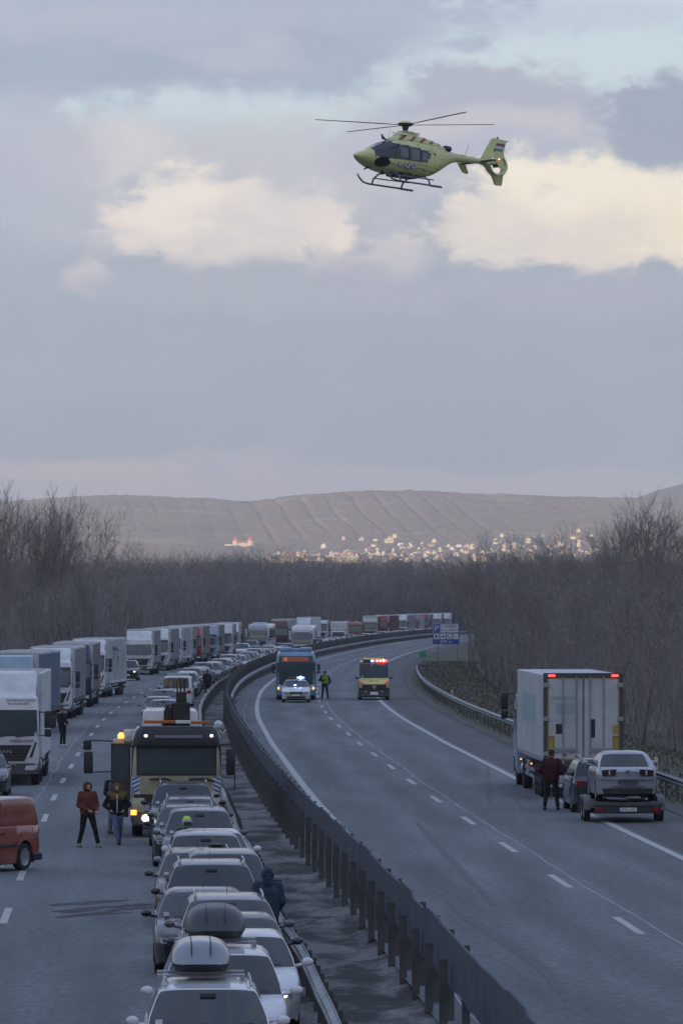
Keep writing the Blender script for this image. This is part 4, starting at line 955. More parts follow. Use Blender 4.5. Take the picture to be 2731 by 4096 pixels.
def make_trailer(root, cname, y0=2.75, y1=16.3, z0=1.08, z1=4.0, curtain=True, roof='white', hw=1.265):
    cm = curtain_mat(cname, TC[cname]); rm = curtain_mat(roof, TC[roof])
    M_ = MB()
    if curtain:
        n = 22; 
        for s in (-1, 1):
            vs = []; fs = []
            for k in range(n * 2 + 1):
                y = y0 + .08 + (y1 - y0 - .16) * k / (n * 2); x = s * (hw - (0.018 if k % 2 else 0.0))
                vs += [(x, y, z0 + .02), (x, y, z1 - .14)]
            for k in range(n * 2): fs.append((2 * k, 2 * k + 2, 2 * k + 3, 2 * k + 1))
            M_.add(vs, fs)
    else:
        M_.box(-hw, hw, y0 + .02, y1 - .02, z0, z1 - .04, bev=.03)
    M_.build('side_curtain' if curtain else 'box_body', cm, root)
    M_ = MB(); fr = curtain_mat('white', TC['white']) if roof == 'white' else rm
    M_.box(-hw - .005, hw + .005, y0, y0 + .08, z0, z1, bev=.02); M_.build('end_frame', fr, root); M_ = MB(); M_.box(-hw - .005, hw + .005, y1 - .08, y1, z0, z1, bev=.02); M_.build('end_frame', fr, root)
    M_ = MB(); M_.box(-hw - .012, hw + .012, y0 - .005, y1 + .005, z1 - .15, z1 + .003, bev=.03)
    for k in range(14): M_.box(-hw + .1, hw - .1, y0 + .5 + k * .95, y0 + .56 + k * .95, z1, z1 + .03)
    M_.build('roof', fr, root)
    M_ = MB(); M_.box(-hw - .008, hw + .008, y0 + .01, y1 - .01, z0 - .16, z0 + .03); M_.build('side_rail', DGREY if curtain else fr, root)
    for s in (-1, 1):
        M_ = MB(); M_.box(s * 1.05, s * 1.22, y1 - .02, y1 + .03, .72, .86); M_.build('tail_light', REDL, root)
    M_ = MB(); M_.box(-1.2, 1.2, y1 - .25, y1 - .1, .42, .56); M_.build('underrun_bar', DGREY, root)
GT = 'lorries queueing in the outer lane'
def lorry(px_r, D, label, cab=P_WHITE, tr='grey', style=0, curtain=True, roof='white', rear=None, z=ZL, group=GT, H=3.95, badge=None, dark=False, zt=4.0, L=16.3):
    """px_r = image column of the front corner at its median side; rear=(px, D) of the rear corner"""
    root = empty('lorry'); make_cab(root, cab, style, H, dark, badge=badge); make_chassis(root, L); make_trailer(root, tr, curtain=curtain, roof=roof, z1=zt, y1=L)
    ang = math.atan(cslope(D))
    if rear: ang = math.atan2(gp(rear[0], rear[1]) - gp(px_r, D), rear[1] - D)
    root.location = (gp(px_r, D) - 1.26 * math.cos(ang), D, z); root.rotation_euler = (0, 0, -ang); tag(root, label, 'lorry', group); return root

t1 = lorry(160, 204.5, 'nearest white lorry with INTERNATIONAL TRANSPORT on its cab, cut by the left photo edge', badge='MAN', curtain=False, tr='white', H=4.1, rear=(207, 222))
yfw = lambda z: float(np.interp(z, [.6, 1.5, 1.80, 2.82, 3.15], [0, 0, .02, .15, .26]))
txt('INTERNATIONAL', .115, .62, yfw(3.06) - .03, 3.06, t1, REDINK, 1.25); txt('TRANSPORT', .115, .50, yfw(2.93) - .03, 2.94, t1, REDINK, 1.25); txt('trans.com', .22, .62, yfw(1.62) - .02, 1.62, t1, REDINK, 1.0)
M_ = MB(); M_.tube([(-1.0, .30, 3.08), (-.7, .22, 3.04)], .03, 6); M_.tube([(.95, .40, 3.15), (.85, .25, 3.0)], .03, 6); M_.build('roof_lamp', BLK, t1)
lorry(137, 284, 'blue and white lorry with a blue grey curtain trailer right behind the nearest white lorry', cab=P_LBLUE, tr='blue grey', style=1, rear=(262, 303.5), zt=4.05, H=3.9)
lorry(291, 319, 'white cab lorry with a plain grey curtain trailer, behind the blue grey trailer', tr='grey', rear=(345, 336))
lorry(367, 354, 'dark cab lorry with a brownish grey curtain trailer', cab=P_DBLUE, tr='brown grey', rear=(404, 371), style=1, dark=True)
t5 = lorry(424, 389, 'white cab lorry whose pale box trailer carries a big faded lettered logo', tr='pale green', curtain=False, rear=(511, 406))
for k, (yy, zz, h_) in enumerate(((5.3, 2.6, 1.7), (6.6, 2.9, 1.0), (7.6, 2.6, 1.6), (9.2, 2.5, 1.5))):
    M_ = MB(); M_.box(1.262, 1.275, yy, yy + .28, zz - h_ / 2, zz + h_ / 2); M_.box(1.262, 1.275, yy + .4, yy + 1.0, zz + h_ / 2 - .25, zz + h_ / 2); M_.build('logo_mark', curtain_mat('dark grey', TC['dark grey']), t5)
M_ = MB(); M_.box(1.262, 1.274, 9.0, 9.8, 2.5, 2.75); M_.build('logo_mark', P_GREEN, t5)
lorry(612, 506, 'white lorry with tall sleeper roof facing the road, right of the pale logo trailer', badge='MAN', tr='grey', rear=(645, 523), H=3.9)
lorry(677, 536, 'white cab lorry second after the pale logo trailer, with a grey trailer', tr='grey', rear=(720, 553), badge=None)
lorry(727, 558, 'lorry with a pale printed box trailer behind two white cab lorries', tr='light grey', curtain=False, rear=(766, 575))
lorry(768, 580, 'lorry with a plain grey trailer just left of the red cab lorry', tr='grey', rear=(787, 597))
lorry(806, 600, 'red cab lorry with a brown grey trailer in the far part of the outer lane', cab=P_RED, tr='brown grey', rear=(841, 617), style=1, H=3.85)
lorry(871, 622, 'pale blue and white cab lorry with a dark grey trailer behind the red one', cab=P_LBLUE, tr='greenish', rear=(900, 639), style=1, H=3.9)
t11 = lorry(931, 643, 'white lorry with a green mark on its front, second after the red cab lorry', tr='grey', rear=(946, 660), style=1, H=3.95)
M_ = MB(); M_.box(-.9, .5, -.03, -.016, 1.32, 1.52); M_.build('front_mark', P_GREEN, t11)
lorry(958, 666, 'last white lorry of the tight row, left of the first coach', tr='light grey', rear=(966, 683), style=0)

# coaches
def make_coach(pc, L=12.5, W=2.55, H=3.65, city=False):
    root = empty('coach' if not city else 'city_bus'); hw = W / 2; M_ = MB()
    secs = [(.32, hw - .05, .12, L, .2, .15), (.6, hw, .02, L, .2, .15), (1.3, hw, 0, L, .22, .15), (H - .7, hw - .02, .10 if city else .28, L, .24, .15), (H - .25, hw - .06, .16 if city else .48, L - .05, .3, .2), (H - .08, hw - .14, .3 if city else .75, L - .1, .3, .2), (H, hw - .3, .5 if city else 1.1, L - .3, .3, .2)]
    rloft(M_, secs); M_.build('body', pc, root, True, 40)
    zs = [.6, 1.3, H - .7, H - .25]; yy = [.02, 0, .10 if city else .28, .16 if city else .48]
    yf = lambda x, z: float(np.interp(z, zs, yy)) + (0 if abs(x) < hw - .22 else .22 - math.sqrt(max(0, .22 ** 2 - (abs(x) - hw + .22) ** 2)))
    e = hw - .05
    M_ = MB(); M_.gpatch([(-e, 1.05 if not city else .98), (e, 1.05 if not city else .98), (e, H - .62 if not city else 2.45), (-e, H - .62 if not city else 2.45)], yf, .014, 14, 4); M_.build('windshield', GLASST, root, True, 50)
    for s in (-1, 1):
        wn_ = 6 if not city else 5; a = 1.3; wl = (L - 2.2) / wn_
        for k in range(wn_):
            M_ = MB(); M_.box(s * (hw - .012), s * (hw + .006), a + k * wl, a + (k + 1) * wl - .07, 1.55 if not city else 1.2, H - .75); M_.build('side_window', GLASS, root)
        M_ = MB(); M_.box(s * .72, s * 1.12, -.03, .06, .62, .80, bev=.03); M_.build('headlight', LAMP, root)
    M_ = MB(); M_.box(-.28, .28, -.03, .0, .55, .67); M_.build('number_plate', PLATE, root)
    M_ = MB(); M_.box(-hw + .15, hw - .15, .3, L - .3, .22, .40); M_.build('underbody', BLK, root)
    M_ = MB()
    for x0 in (-.9, .1): M_.tube([(x0, yf(0, 1.1) - .05, 1.06), (x0 + .8, yf(0, 1.3) - .04, 1.28)], .015, 5)
    M_.build('wiper', BLK, root)
    wheels_at(root, (2.7, L - 3.3), hw - .02, .48)
    return root, hw
for px, D, lb, rq_ in ((1030, 722, 'first coach, pale grey, standing in the outer lane', None), (1208, 676, 'white coach in the median lane under the distant white trailers', None)):
    c_, hw = make_coach(P_WHITE if px > 1100 else paint('pearl_grey', (0.40, 0.41, 0.43)))
    mirrors(c_, hw, 2.0, 3.0, -.35, P_WHITE, .2, .05)
    M_ = MB(); M_.box(-.8, .8, 2.0, 4.2, 3.62, 3.82, bev=.08); M_.build('air_conditioner', P_WHITE, c_, True)
    c_.location = (gp(px, D), D, ZL); c_.rotation_euler = (0, 0, -math.atan(cslope(D)) - (0.03 if px < 1100 else 0)); tag(c_, lb, 'coach')

GF = 'lorries in the far bend'
lorry(1152, 790, 'white roofed lorry with a dark red cab behind the first coach', cab=P_MAROON, tr='light grey', rear=(1192, 808), style=1, group=GF, H=3.8)
lorry(1243, 880, 'lorry with a tall white box trailer behind the white coach', tr='white', curtain=False, rear=(1285, 897), group=GF, H=3.9)
lorry(1310, 905, 'small white lorry cab between the white coach and the white box lorry', tr='light grey', rear=(1316, 922), group=GF, H=3.4, zt=3.4)
lorry(1508, 950, 'lorry with white roof and dark red side right of the orange recovery lorry', cab=P_CREAM, tr='dark red', rear=(1522, 967), group=GF, H=3.6)
lorry(1548, 1010, 'red lorry with a long dark red curtain trailer in the far bend', cab=P_RED, tr='dark red', style=1, rear=(1601, 1028), group=GF)
lorry(1625, 1045, 'far lorry with a pale cab and grey curtain trailer after the dark red trailer', tr='grey', rear=(1662, 1063), group=GF)
lorry(1668, 1075, 'far lorry with a light box trailer between grey and red ones', cab=P_RED, tr='light grey', curtain=False, rear=(1698, 1093), group=GF)
lorry(1714, 1100, 'far red cab lorry with a brownish trailer', cab=P_RED, tr='brown grey', rear=(1733, 1118), style=1, group=GF)
lorry(1765, 1130, 'far white lorry left of the motorway parking sign', tr='dark grey', rear=(1775, 1148), style=1, group=GF, H=3.9)
lorry(1800, 1160, 'farthest white box lorry just above the motorway parking sign', tr='white', curtain=False, rear=(1806, 1178), style=1, group=GF, H=3.9)

# white box lorry facing us in the median lane of the bend
bx = empty('box_lorry'); 
M_ = MB(); rloft(M_, [(.4, 1.0, .05, 1.9, .15), (.9, 1.05, 0, 1.9, .15), (1.3, 1.05, .08, 1.9, .15), (2.1, .98, .55, 1.9, .15), (2.2, .9, .7, 1.9, .15)]); M_.build('cab', P_WHITE, bx, True)
M_ = MB(); M_.gpatch([(-.95, 1.25), (.95, 1.25), (.88, 2.02), (-.88, 2.02)], lambda x, z: .08 + (z - 1.3) * .58, .02, 8, 2); M_.build('windshield', GLASS, bx)
M_ = MB(); M_.box(-1.2, 1.2, 1.2, 6.6, 2.25, 3.55, bev=.08); M_.box(-1.2, 1.2, 1.95, 6.6, .95, 2.25, bev=.03); M_.build('box_body', P_WHITE, bx, True)
M_ = MB(); M_.gpatch([(-.6, .75), (.6, .75), (.6, 1.0), (-.6, 1.0)], lambda x, z: 0, .02, 4, 1); M_.build('grille', BLK, bx)
for s in (-1, 1): M_ = MB(); M_.box(s * .68, s * .98, -.02, .1, .75, .95, bev=.02); M_.build('headlight', LAMP, bx)
mirrors(bx, 1.05, 1.3, 1.75, .5, BLK, .2, .1); wheels_at(bx, (.95, 5.0), 1.1, .38, .24)
bx.location = (gp(1352, 826), 826, ZL); bx.rotation_euler = (0, 0, -math.atan(cslope(826))); tag(bx, 'white box lorry with the box reaching over its cab, in the far median lane', 'lorry', GF)
# orange recovery lorry with lit beacons
rc = empty('recovery_lorry'); make_cab(rc, P_ORANGE, 0, 3.1, True); make_chassis(rc, 9.5, axles=(7.2,)); M_ = MB(); M_.box(-1.2, 1.2, 2.5, 9.2, 1.0, 1.25); M_.box(-1.2, 1.2, 2.5, 2.7, 1.25, 2.6); M_.build('flatbed', P_ORANGE, rc)
for x_, z_ in ((.35, 3.3), (.95, .95)): M_ = MB(); M_.lathe([(.10, 0), (.12, .1), (.09, .3), (.02, .34)], 'z', 10, c=(x_, -.05 if z_ < 2 else .8, z_ - .15)); M_.build('beacon', L_AMB, rc)
rc.location = (gp(1413, 858), 858, ZL); rc.rotation_euler = (0, 0, -math.atan(cslope(858))); tag(rc, 'orange recovery lorry with lit amber beacons in the far bend', 'lorry', GF)

# ---------------- blue city bus
bus, hw = make_coach(P_BLUE, 12.0, 2.58, 3.15, True)
yf0 = lambda x, z: float(np.interp(z, [.6, 1.3, 2.45, 2.9], [.02, 0, .10, .16]))
M_ = MB(); M_.gpatch([(-1.12, 2.47), (1.12, 2.47), (1.08, 2.86), (-1.08, 2.86)], yf0, .02, 8, 2); dsp = M_.build('destination_display', GLASS, bus)
OD = mat('led_display', (0.2, 0.06, 0.04), 0.6, emit=(0.9, 0.25, 0.15), estr=0.10); OD2 = mat('led_display_bright', (0.3, 0.08, 0.05), 0.6, emit=(1.0, 0.32, 0.2), estr=0.30)
M_ = MB(); M_.box(-.92, .80, .055, .085, 2.52, 2.80); M_.build('led_field', OD, dsp)
M_ = MB(); M_.box(-.78, -.58, .048, .054, 2.54, 2.79); M_.build('led_field', OD2, dsp)
M_ = MB(); M_.box(-1.05, -.25, .5, 2.6, 3.13, 3.42, bev=.09); M_.box(.25, 1.05, .5, 2.6, 3.13, 3.42, bev=.09); M_.box(-.3, .3, .6, 2.5, 3.13, 3.34, bev=.05); M_.build('roof_pod', P_BLUE, bus, True)
mirrors(bus, hw, 1.75, 2.35, -.15, BLK, .2, .08)
for s in (-1, 1):
    M_ = MB(); M_.ell((s * 1.13, -.02, .78), (.07, .03, .085), 10, 6); M_.build('lit_indicator', L_AMB, bus)
bus.location = (gp(1184, 369), 369, 0); bus.rotation_euler = (0, 0, -math.atan(cslope(369)) + .0); tag(bus, 'blue city bus with orange destination display stopped behind the police car', 'bus')

# ---------------- police car
PROTO_DIM['police'] = dict(PROTO_DIM['saloon']); KIND['police'] = 'police car'; NAMEK['police'] = 'police_car'
pol = car('police', 'white', 1184, 360.5, 'white police car with lit blue lamps stopped in front of the blue bus', z=0, group=None, cat='police car'); del_g = pol.get('group')
M_ = MB(); M_.box(-.55, .55, 2.15, 2.42, 1.46, 1.50); lb = M_.build('light_bar', BLK, pol)
M_ = MB(); M_.box(-.55, .0, 2.16, 2.41, 1.50, 1.58, bev=.03); M_.build('lamp_cover', REDL, lb)
M_ = MB(); M_.box(.05, .55, 2.16, 2.41, 1.50, 1.60, bev=.03); M_.build('lit_lamp', L_BLUE, lb)
M_ = MB(); M_.ell((.30, 2.12, 1.56), (.11, .06, .09), 12, 8); M_.build('lit_core', L_BCORE, lb)
M_ = MB(); M_.ell((-.05, 1.22, 1.04), (.13, .05, .10), 12, 8); ll = M_.build('lit_lamp', L_BLUE, pol)
M_ = MB(); M_.ell((-.05, 1.17, 1.04), (.085, .03, .07), 12, 8); M_.build('lit_core', L_BCORE, ll)
yfc = lambda z: -.12
M_ = MB(); M_.gpatch([(-.46, .76), (.46, .76), (.42, .83), (-.42, .83)], lambda x, z: .12 + (z - .76) * 3.2, .02, 6, 1); M_.build('bonnet_stripe', P_DBLUE, pol)

# ---------------- ambulance
CARS.clear()
amb = make_car('amb', 'ambulance', P_AMB, L=6.0, W=2.02, H=2.52, yc=.72, yt0=1.62, yt1=5.7, yr=5.9, zc=1.35, zb=1.36, hood=1.12, nose=1.0, roofw=.76, wr=.36, van=True, blind=True)
M_ = MB(); rloft(M_, [(2.44, .72, 1.45, 2.6, .15), (2.62, .70, 1.5, 2.55, .15), (2.72, .6, 1.6, 2.45, .12)]); hd = M_.build('roof_light_housing', P_AMB, amb, True)
M_ = MB(); M_.box(-.72, -.10, 1.36, 1.48, 2.46, 2.62, bev=.04); M_.build('lamp_window', GLASS2, hd)
M_ = MB(); M_.box(-.20, -.02, 1.30, 1.38, 2.47, 2.59, bev=.03); bl = M_.build('lit_blue_lamp', L_BLUE, hd); M_ = MB(); M_.ell((-.11, 1.28, 2.53), (.07, .02, .05), 10, 6); M_.build('lit_core', L_BCORE, bl)
M_ = MB(); M_.box(.12, .86, 1.36, 1.48, 2.45, 2.62, bev=.05); rl = M_.build('lit_red_lamp', L_RED, hd)
for x_, w_, h_ in ((.22, .06, .05), (.42, .06, .05), (.63, .08, .09)): M_ = MB(); M_.ell((x_, 1.35, 2.53 + (.02 if w_ > .07 else 0)), (w_, .03, h_), 10, 6); M_.build('lit_core', L_REDC, rl)
M_ = MB(); M_.gpatch([(-.85, 2.30), (.85, 2.30), (.78, 2.42), (-.78, 2.42)], lambda x, z: 1.50 + (z - 2.3) * .45 - .11 + .1 * (x / .85) ** 2, .03, 8, 1); M_.build('brow_stripe', P_ORANGE, amb)
ORG = mat('fluorescent_orange', (0.85, 0.12, 0.05), .5)
for s in (-1, 1):
    M_ = MB(); M_.gpatch([(s * .55, 1.02), (s * .93, 1.02), (s * .95, 1.30), (s * .90, 1.26)], lambda x, z: .02 + max(0, z - 1.02) * 1.25 - .06 * (1 - (x / 1.0) ** 2) + (.10 if abs(x) > .85 else .0), .06, 3, 3); M_.build('wing_stripe', ORG, amb)
M_ = MB(); M_.gpatch([(-.80, .62), (.80, .62), (.74, 1.0), (-.74, 1.0)], lambda x, z: -.12 * (1 - x * x), .05, 8, 3); M_.build('front_grille', BLK, amb)
M_ = MB(); M_.gpatch([(-.99, .26), (.99, .26), (1.0, .80), (-1.0, .80)], lambda x, z: -.10 * (1 - x * x) + (.22 * ((abs(x) - .8) / .19) ** 2 if abs(x) > .8 else 0), .03, 12, 3); M_.build('dark_bumper', DGREY, amb)
for s in (-1, 1): M_ = MB(); M_.ell((s * .52, -.10, .56), (.08, .04, .04), 8, 5); M_.build('fog_lamp', LAMP, amb)
M_ = MB(); M_.lathe([(.10, 0), (.12, .01), (.10, .02)], 'y', 16, c=(0, -.20, .82)); M_.build('badge', CHROME, amb)
M_ = MB(); M_.box(-.26, .26, -.19, -.15, .34, .45); M_.build('number_plate', PLATE, amb)
txt('MENTŐ', .13, 0, .16, 1.22, amb, P_DBLUE, 1.4)
amb.location = (gp(1496, 370), 370, 0); amb.rotation_euler = (0, 0, -math.atan(cslope(370))); tag(amb, 'yellow and orange ambulance with lit red and blue roof lamps on the empty carriageway', 'ambulance')

# ---------------- orange delivery van cut by the left edge
ov = make_car('ov', 'delivery_van', P_ORANGE, L=4.4, W=1.79, H=1.82, yc=.80, yt0=1.60, yt1=4.05, yr=4.30, zc=1.10, zb=1.12, hood=.88, nose=.76, roofw=.78, wr=.34, van=True, blind=True)
for s in (-1, 1):
    M_ = MB(); M_.box(s * .885, s * .915, .9, 3.1, .60, .66); M_.box(s * .88, s * .925, 2.36, 2.52, .93, .97); M_.build('side_moulding', BLK, ov)
    M_ = MB(); M_.box(s * .86, s * .93, L_ if False else 3.85, 4.30, .24, .42, bev=.03); M_.build('bumper_corner', BLK, ov)
w0 = (gp(104, 147900 / 1081), 147900 / 1081 * 1.026)
av = R(27); ov.rotation_euler = (0, 0, -av)
# rear left wheel (local +x side faces the camera when the nose points left/near)
lx, ly = .89, 3.52; ca, sa = math.cos(-av), math.sin(-av)
ov.location = (gp(104, w0[1]) - (lx * ca - ly * sa), w0[1] - (lx * sa + ly * ca), ZL)
tag(ov, 'orange red delivery van standing askew at the left edge, only its rear half in view', 'van')

# ---------------- recovery truck with crane in the queue
rt = empty('recovery_truck'); hw = 1.27
M_ = MB(); rloft(M_, [(.95, hw, .0, 2.0, .14), (1.34, hw, -.02, 2.0, .14), (1.78, hw, .02, 2.0, .14), (2.55, hw - .02, .10, 2.0, .16), (2.9, hw - .06, .14, 2.0, .25), (3.08, hw - .16, .22, 1.9, .25)]); M_.build('cab', P_CREAM, rt, True, 40)
yft = lambda x, z: float(np.interp(z, [.9, 1.34, 1.78, 2.55, 2.9, 3.05], [0, -.02, .02, .10, .14, .20])) + (0 if abs(x) < hw - .14 else .14 - math.sqrt(max(0, .14 ** 2 - (abs(x) - hw + .14) ** 2)))
M_ = MB(); M_.gpatch([(-hw + .01, 1.74), (hw - .01, 1.74), (hw - .02, 2.60), (-hw + .02, 2.60)], yft, .010, 16, 3); M_.build('windshield_frame', BLK, rt, True)
M_ = MB(); M_.gpatch([(-1.06, 1.80), (1.06, 1.80), (1.04, 2.56), (-1.04, 2.56)], yft, .022, 14, 3); M_.build('windshield', GLASST, rt, True)
M_ = MB(); rloft(M_, [(2.57, 1.24, -.06, .6, .16), (2.75, 1.22, -.08, .7, .22), (2.98, 1.15, -.02, .8, .28), (3.12, 1.02, .1, .9, .25)]); vz = M_.build('sun_visor', P_DBLUE if False else BLK, rt, True)
M_ = MB(); M_.box(-.62, .72, -.095, -.078, 2.80, 2.88); M_.build('visor_lettering_band', mat('faded_lettering', (0.22, 0.23, 0.26), .6), vz)
for x_ in (-.86, .98): M_ = MB(); M_.ell((x_, -.08, 2.86), (.05, .03, .04), 10, 6); M_.build('lit_lamp', L_COOL, vz)
BS = mat('blue_stripe', (0.05, 0.14, 0.34), .5); WSm = mat('white_stripe', (.62, .62, .58), .5)
for s in (-1, 1):
    M_ = MB(); M_.gpatch([(s * 1.02, 1.22), (s * 1.25, 1.22), (s * 1.25, 1.70), (s * 1.02, 1.70)], yft, .010, 4, 2); hp = M_.build('hazard_panel', WSm, rt)
    for k in range(4):
        z_ = 1.24 + k * .12; M_ = MB(); M_.gpatch([(s * 1.03, z_ + .09), (s * 1.24, z_ - .01), (s * 1.24, z_ + .05), (s * 1.03, z_ + .15)], yft, .016, 4, 1); M_.build('stripe', BS, hp)
    M_ = MB(); rloft(M_, [(.72, .16, -.12, .5, .05), (1.0, .20, -.12, .5, .08), (1.12, .18, -.06, .45, .08)]); M_.v = [(a + s * 1.06, b, c) for a, b, c in M_.v]; M_.build('bumper_corner', P_CREAM, rt, True)
    M_ = MB(); M_.box(s * 1.14, s * 1.26, -.14, -.05, .66, .76, bev=.02); M_.build('indicator', L_AMB if s < 0 else AMBL, rt)
    M_ = MB(); M_.ell((s * .86, -.14, .55), (.11, .05, .10), 12, 8); M_.build('headlight', L_WHITE if s < 0 else LAMP, rt)
M_ = MB(); M_.box(-1.2, 1.2, -.05, 2.0, .98, 1.22); M_.build('grille', BLK, rt)
M_ = MB(); M_.box(-1.25, 1.25, -.10, .5, .34, .74, bev=.04); M_.build('bumper', DGREY, rt)
M_ = MB()
for x0, x1 in ((-.75, -.2), (.35, .95)): M_.tube([(x0, -.07, 1.64), (x1 - .1, -.07, 1.66), (x1 + .1, -.06, 1.58)], .03, 6)
M_.build('wiper', BLK, rt)
M_ = MB(); M_.box(hw + .12, hw + .36, -.15, .0, 1.75, 2.5, bev=.05); M_.tube([(hw - .05, .1, 2.6), (hw + .24, -.08, 2.62), (hw + .36, -.05, 2.45), (hw + .36, -.05, 1.35)], .02, 6); M_.build('side_mirror', BLK, rt, True)
# opened near side door with its mirrors, seen edge-on and from the front
dr = empty('door'); dr.parent = rt; bpy.data.objects.remove(dr)
M_ = MB(); M_.box(-1.82, -1.30, .30, .36, 1.15, 1.60); M_.box(-1.84, -1.78, .28, .38, 1.05, 2.62); M_.box(-1.36, -1.29, .28, .38, 1.05, 2.62); M_.box(-1.84, -1.29, .28, .38, 2.55, 2.64); dr = M_.build('door', mat('door_dark_trim', (0.05, 0.045, 0.04), .5), rt)
M_ = MB(); M_.box(-1.79, -1.35, .29, .34, 1.60, 2.56); M_.build('window', GLASST, dr)
M_ = MB(); M_.box(-2.60, -2.34, -.05, .07, 1.80, 2.42, bev=.05); M_.box(-2.62, -2.38, -.05, .07, 2.46, 2.74, bev=.05); M_.tube([(-1.8, .3, 2.70), (-2.45, 0, 2.74)], .02, 6); M_.tube([(-1.8, .3, 1.85), (-2.45, 0, 1.84)], .02, 6); M_.build('side_mirror', BLK, dr, True)
M_ = MB(); M_.box(-1.75, -1.35, .8, 1.5, .55, 1.0); M_.build('step', BLK, rt)
# crane column and stowed boom behind the cab
M_ = MB(); M_.box(-1.80, -1.30, 2.3, 2.9, 1.0, 2.72, bev=.08); M_.box(-1.5, -1.1, 2.3, 2.9, 2.5, 2.98, bev=.05); cr_ = M_.build('crane_column', P_CREAM, rt, True)
M_ = MB(); M_.lathe([(.09, 0), (.10, .08), (.05, .16)], 'z', 12, c=(-1.56, 2.1, 2.74)); M_.build('beacon', L_AMB, cr_)
M_ = MB(); M_.lathe([(.02, 0), (.16, .02), (.17, .08), (.02, .2)], 'y', 16, c=(-1.36, 2.05, 2.80)); M_.build('work_lamp', LAMP, cr_)
DK = mat('oily_black_steel', (0.030, 0.022, 0.020), .6, noise=.4, nscale=5)
M_ = MB(); M_.box(-.10, .40, 2.2, 2.7, 1.0, 3.75, bev=.04); M_.box(0.0, .30, 2.25, 2.6, 3.7, 4.05, bev=.03); M_.box(-.22, -.10, 2.3, 2.6, 2.9, 3.6)
for x_ in (-.32, -.26, -.18): M_.tube([(x_, 2.3, 2.9), (x_ + .02, 2.3, 3.5), (x_ + .06, 2.3, 3.7)], [.05, .05, .02], 6)
M_.tube([(.05, 2.4, 4.0), (.02, 2.4, 4.3), (.10, 2.4, 4.45), (.14, 2.4, 4.0)], .025, 6); M_.tube([(.24, 2.4, 4.0), (.24, 2.4, 4.42)], .025, 6)
M_.box(-.40, -.36, 2.2, 2.4, 2.6, 3.2); M_.build('stowed_boom', DK, rt)
M_ = MB(); M_.box(-.92, -.02, 2.02, 2.16, 3.16, 3.25, bev=.02); lbb = M_.build('light_bar', ORG if False else mat('amber_bar', (0.45, 0.12, 0.04), .4), rt)
M_ = MB(); M_.box(-.02, .42, 2.01, 2.17, 3.15, 3.25, bev=.02); M_.build('light_bar_middle', WSm, lbb); M_ = MB(); M_.box(.42, .98, 2.02, 2.16, 3.14, 3.23, bev=.02); M_.build('light_bar_end', MATS['amber_bar'], lbb)
M_ = MB(); M_.ell((1.18, .5, 3.15), (.13, .10, .13), 12, 8); M_.tube([(1.2, .5, 3.0), (1.32, .5, 2.9), (1.38, .5, 3.02)], .03, 6); M_.build('spot_lamp', LAMP, rt, True)
M_ = MB(); M_.box(-1.22, 1.22, 2.0, 9.0, .92, 1.08); M_.box(-.5, .5, .6, 8.8, .6, .92); M_.build('flatbed', DGREY, rt)
wheels_at(rt, (1.4, 6.4, 7.7), 1.25, .5)
rt.location = (gp(707, 159.8), 159.8, ZL); rt.rotation_euler = (0, 0, -math.atan(cslope(160)) ); tag(rt, 'cream recovery truck with dark visor, striped corners and amber light bar in the queue', 'truck')
# van carried backwards on its bed
cv = make_car('cv', 'panel_van', P_WHITE, L=5.2, W=1.9, H=2.42, yc=.75, yt0=1.6, yt1=5.0, yr=5.15, zc=1.2, zb=1.22, hood=1.0, nose=.86, roofw=.70, wr=.34, van=True, blind=True)
M_ = MB()
for k in range(11): M_.box(-.55 + k * .11 - .012, -.55 + k * .11 + .012, 2.0, 4.8, 2.40, 2.445)
M_.build('roof_ribs', P_WHITE, cv)
M_ = MB(); M_.box(-.01, .01, 5.16, 5.24, .5, 2.2); M_.box(-.42, -.40, 5.16, 5.23, 1.2, 2.25); M_.build('door_seam', DGREY, cv)
cv.location = (gp(679, 168.6), 168.6, ZL + 1.10); cv.rotation_euler = (0, 0, math.pi - math.atan(cslope(165))); tag(cv, 'white windowless van with ribbed roof riding on the recovery truck bed', 'van')
# white minibus seen from behind in the queue
mb = make_car('mb', 'minibus', P_WHITE, L=4.9, W=1.93, H=1.95, yc=.75, yt0=1.5, yt1=4.65, yr=4.8, zc=1.12, zb=1.14, hood=.95, nose=.82, roofw=.76, wr=.34)
M_ = MB()
for s in (-1, 1): M_.tube([(s * .62, 1.7, 1.96), (s * .62, 1.8, 2.06), (s * .62, 4.3, 2.06), (s * .62, 4.4, 1.96)], .02, 6)
for y_ in (2.2, 3.2, 4.1): M_.tube([(-.62, y_, 2.06), (.62, y_, 2.06)], .018, 6)
M_.build('roof_rack', ALU, mb)
M_ = MB(); M_.box(.86, .94, 4.80, 4.92, .95, 1.05, bev=.01); M_.build('lit_tail_light', L_RED, mb)
for ch in mb.children:
    pass
mb.location = (gp(716, 357.5), 357.5, ZL); mb.rotation_euler = (0, 0, math.pi - math.atan(cslope(355))); tag(mb, 'white minibus seen from behind with a roof rack and wide dark rear window', 'minibus')

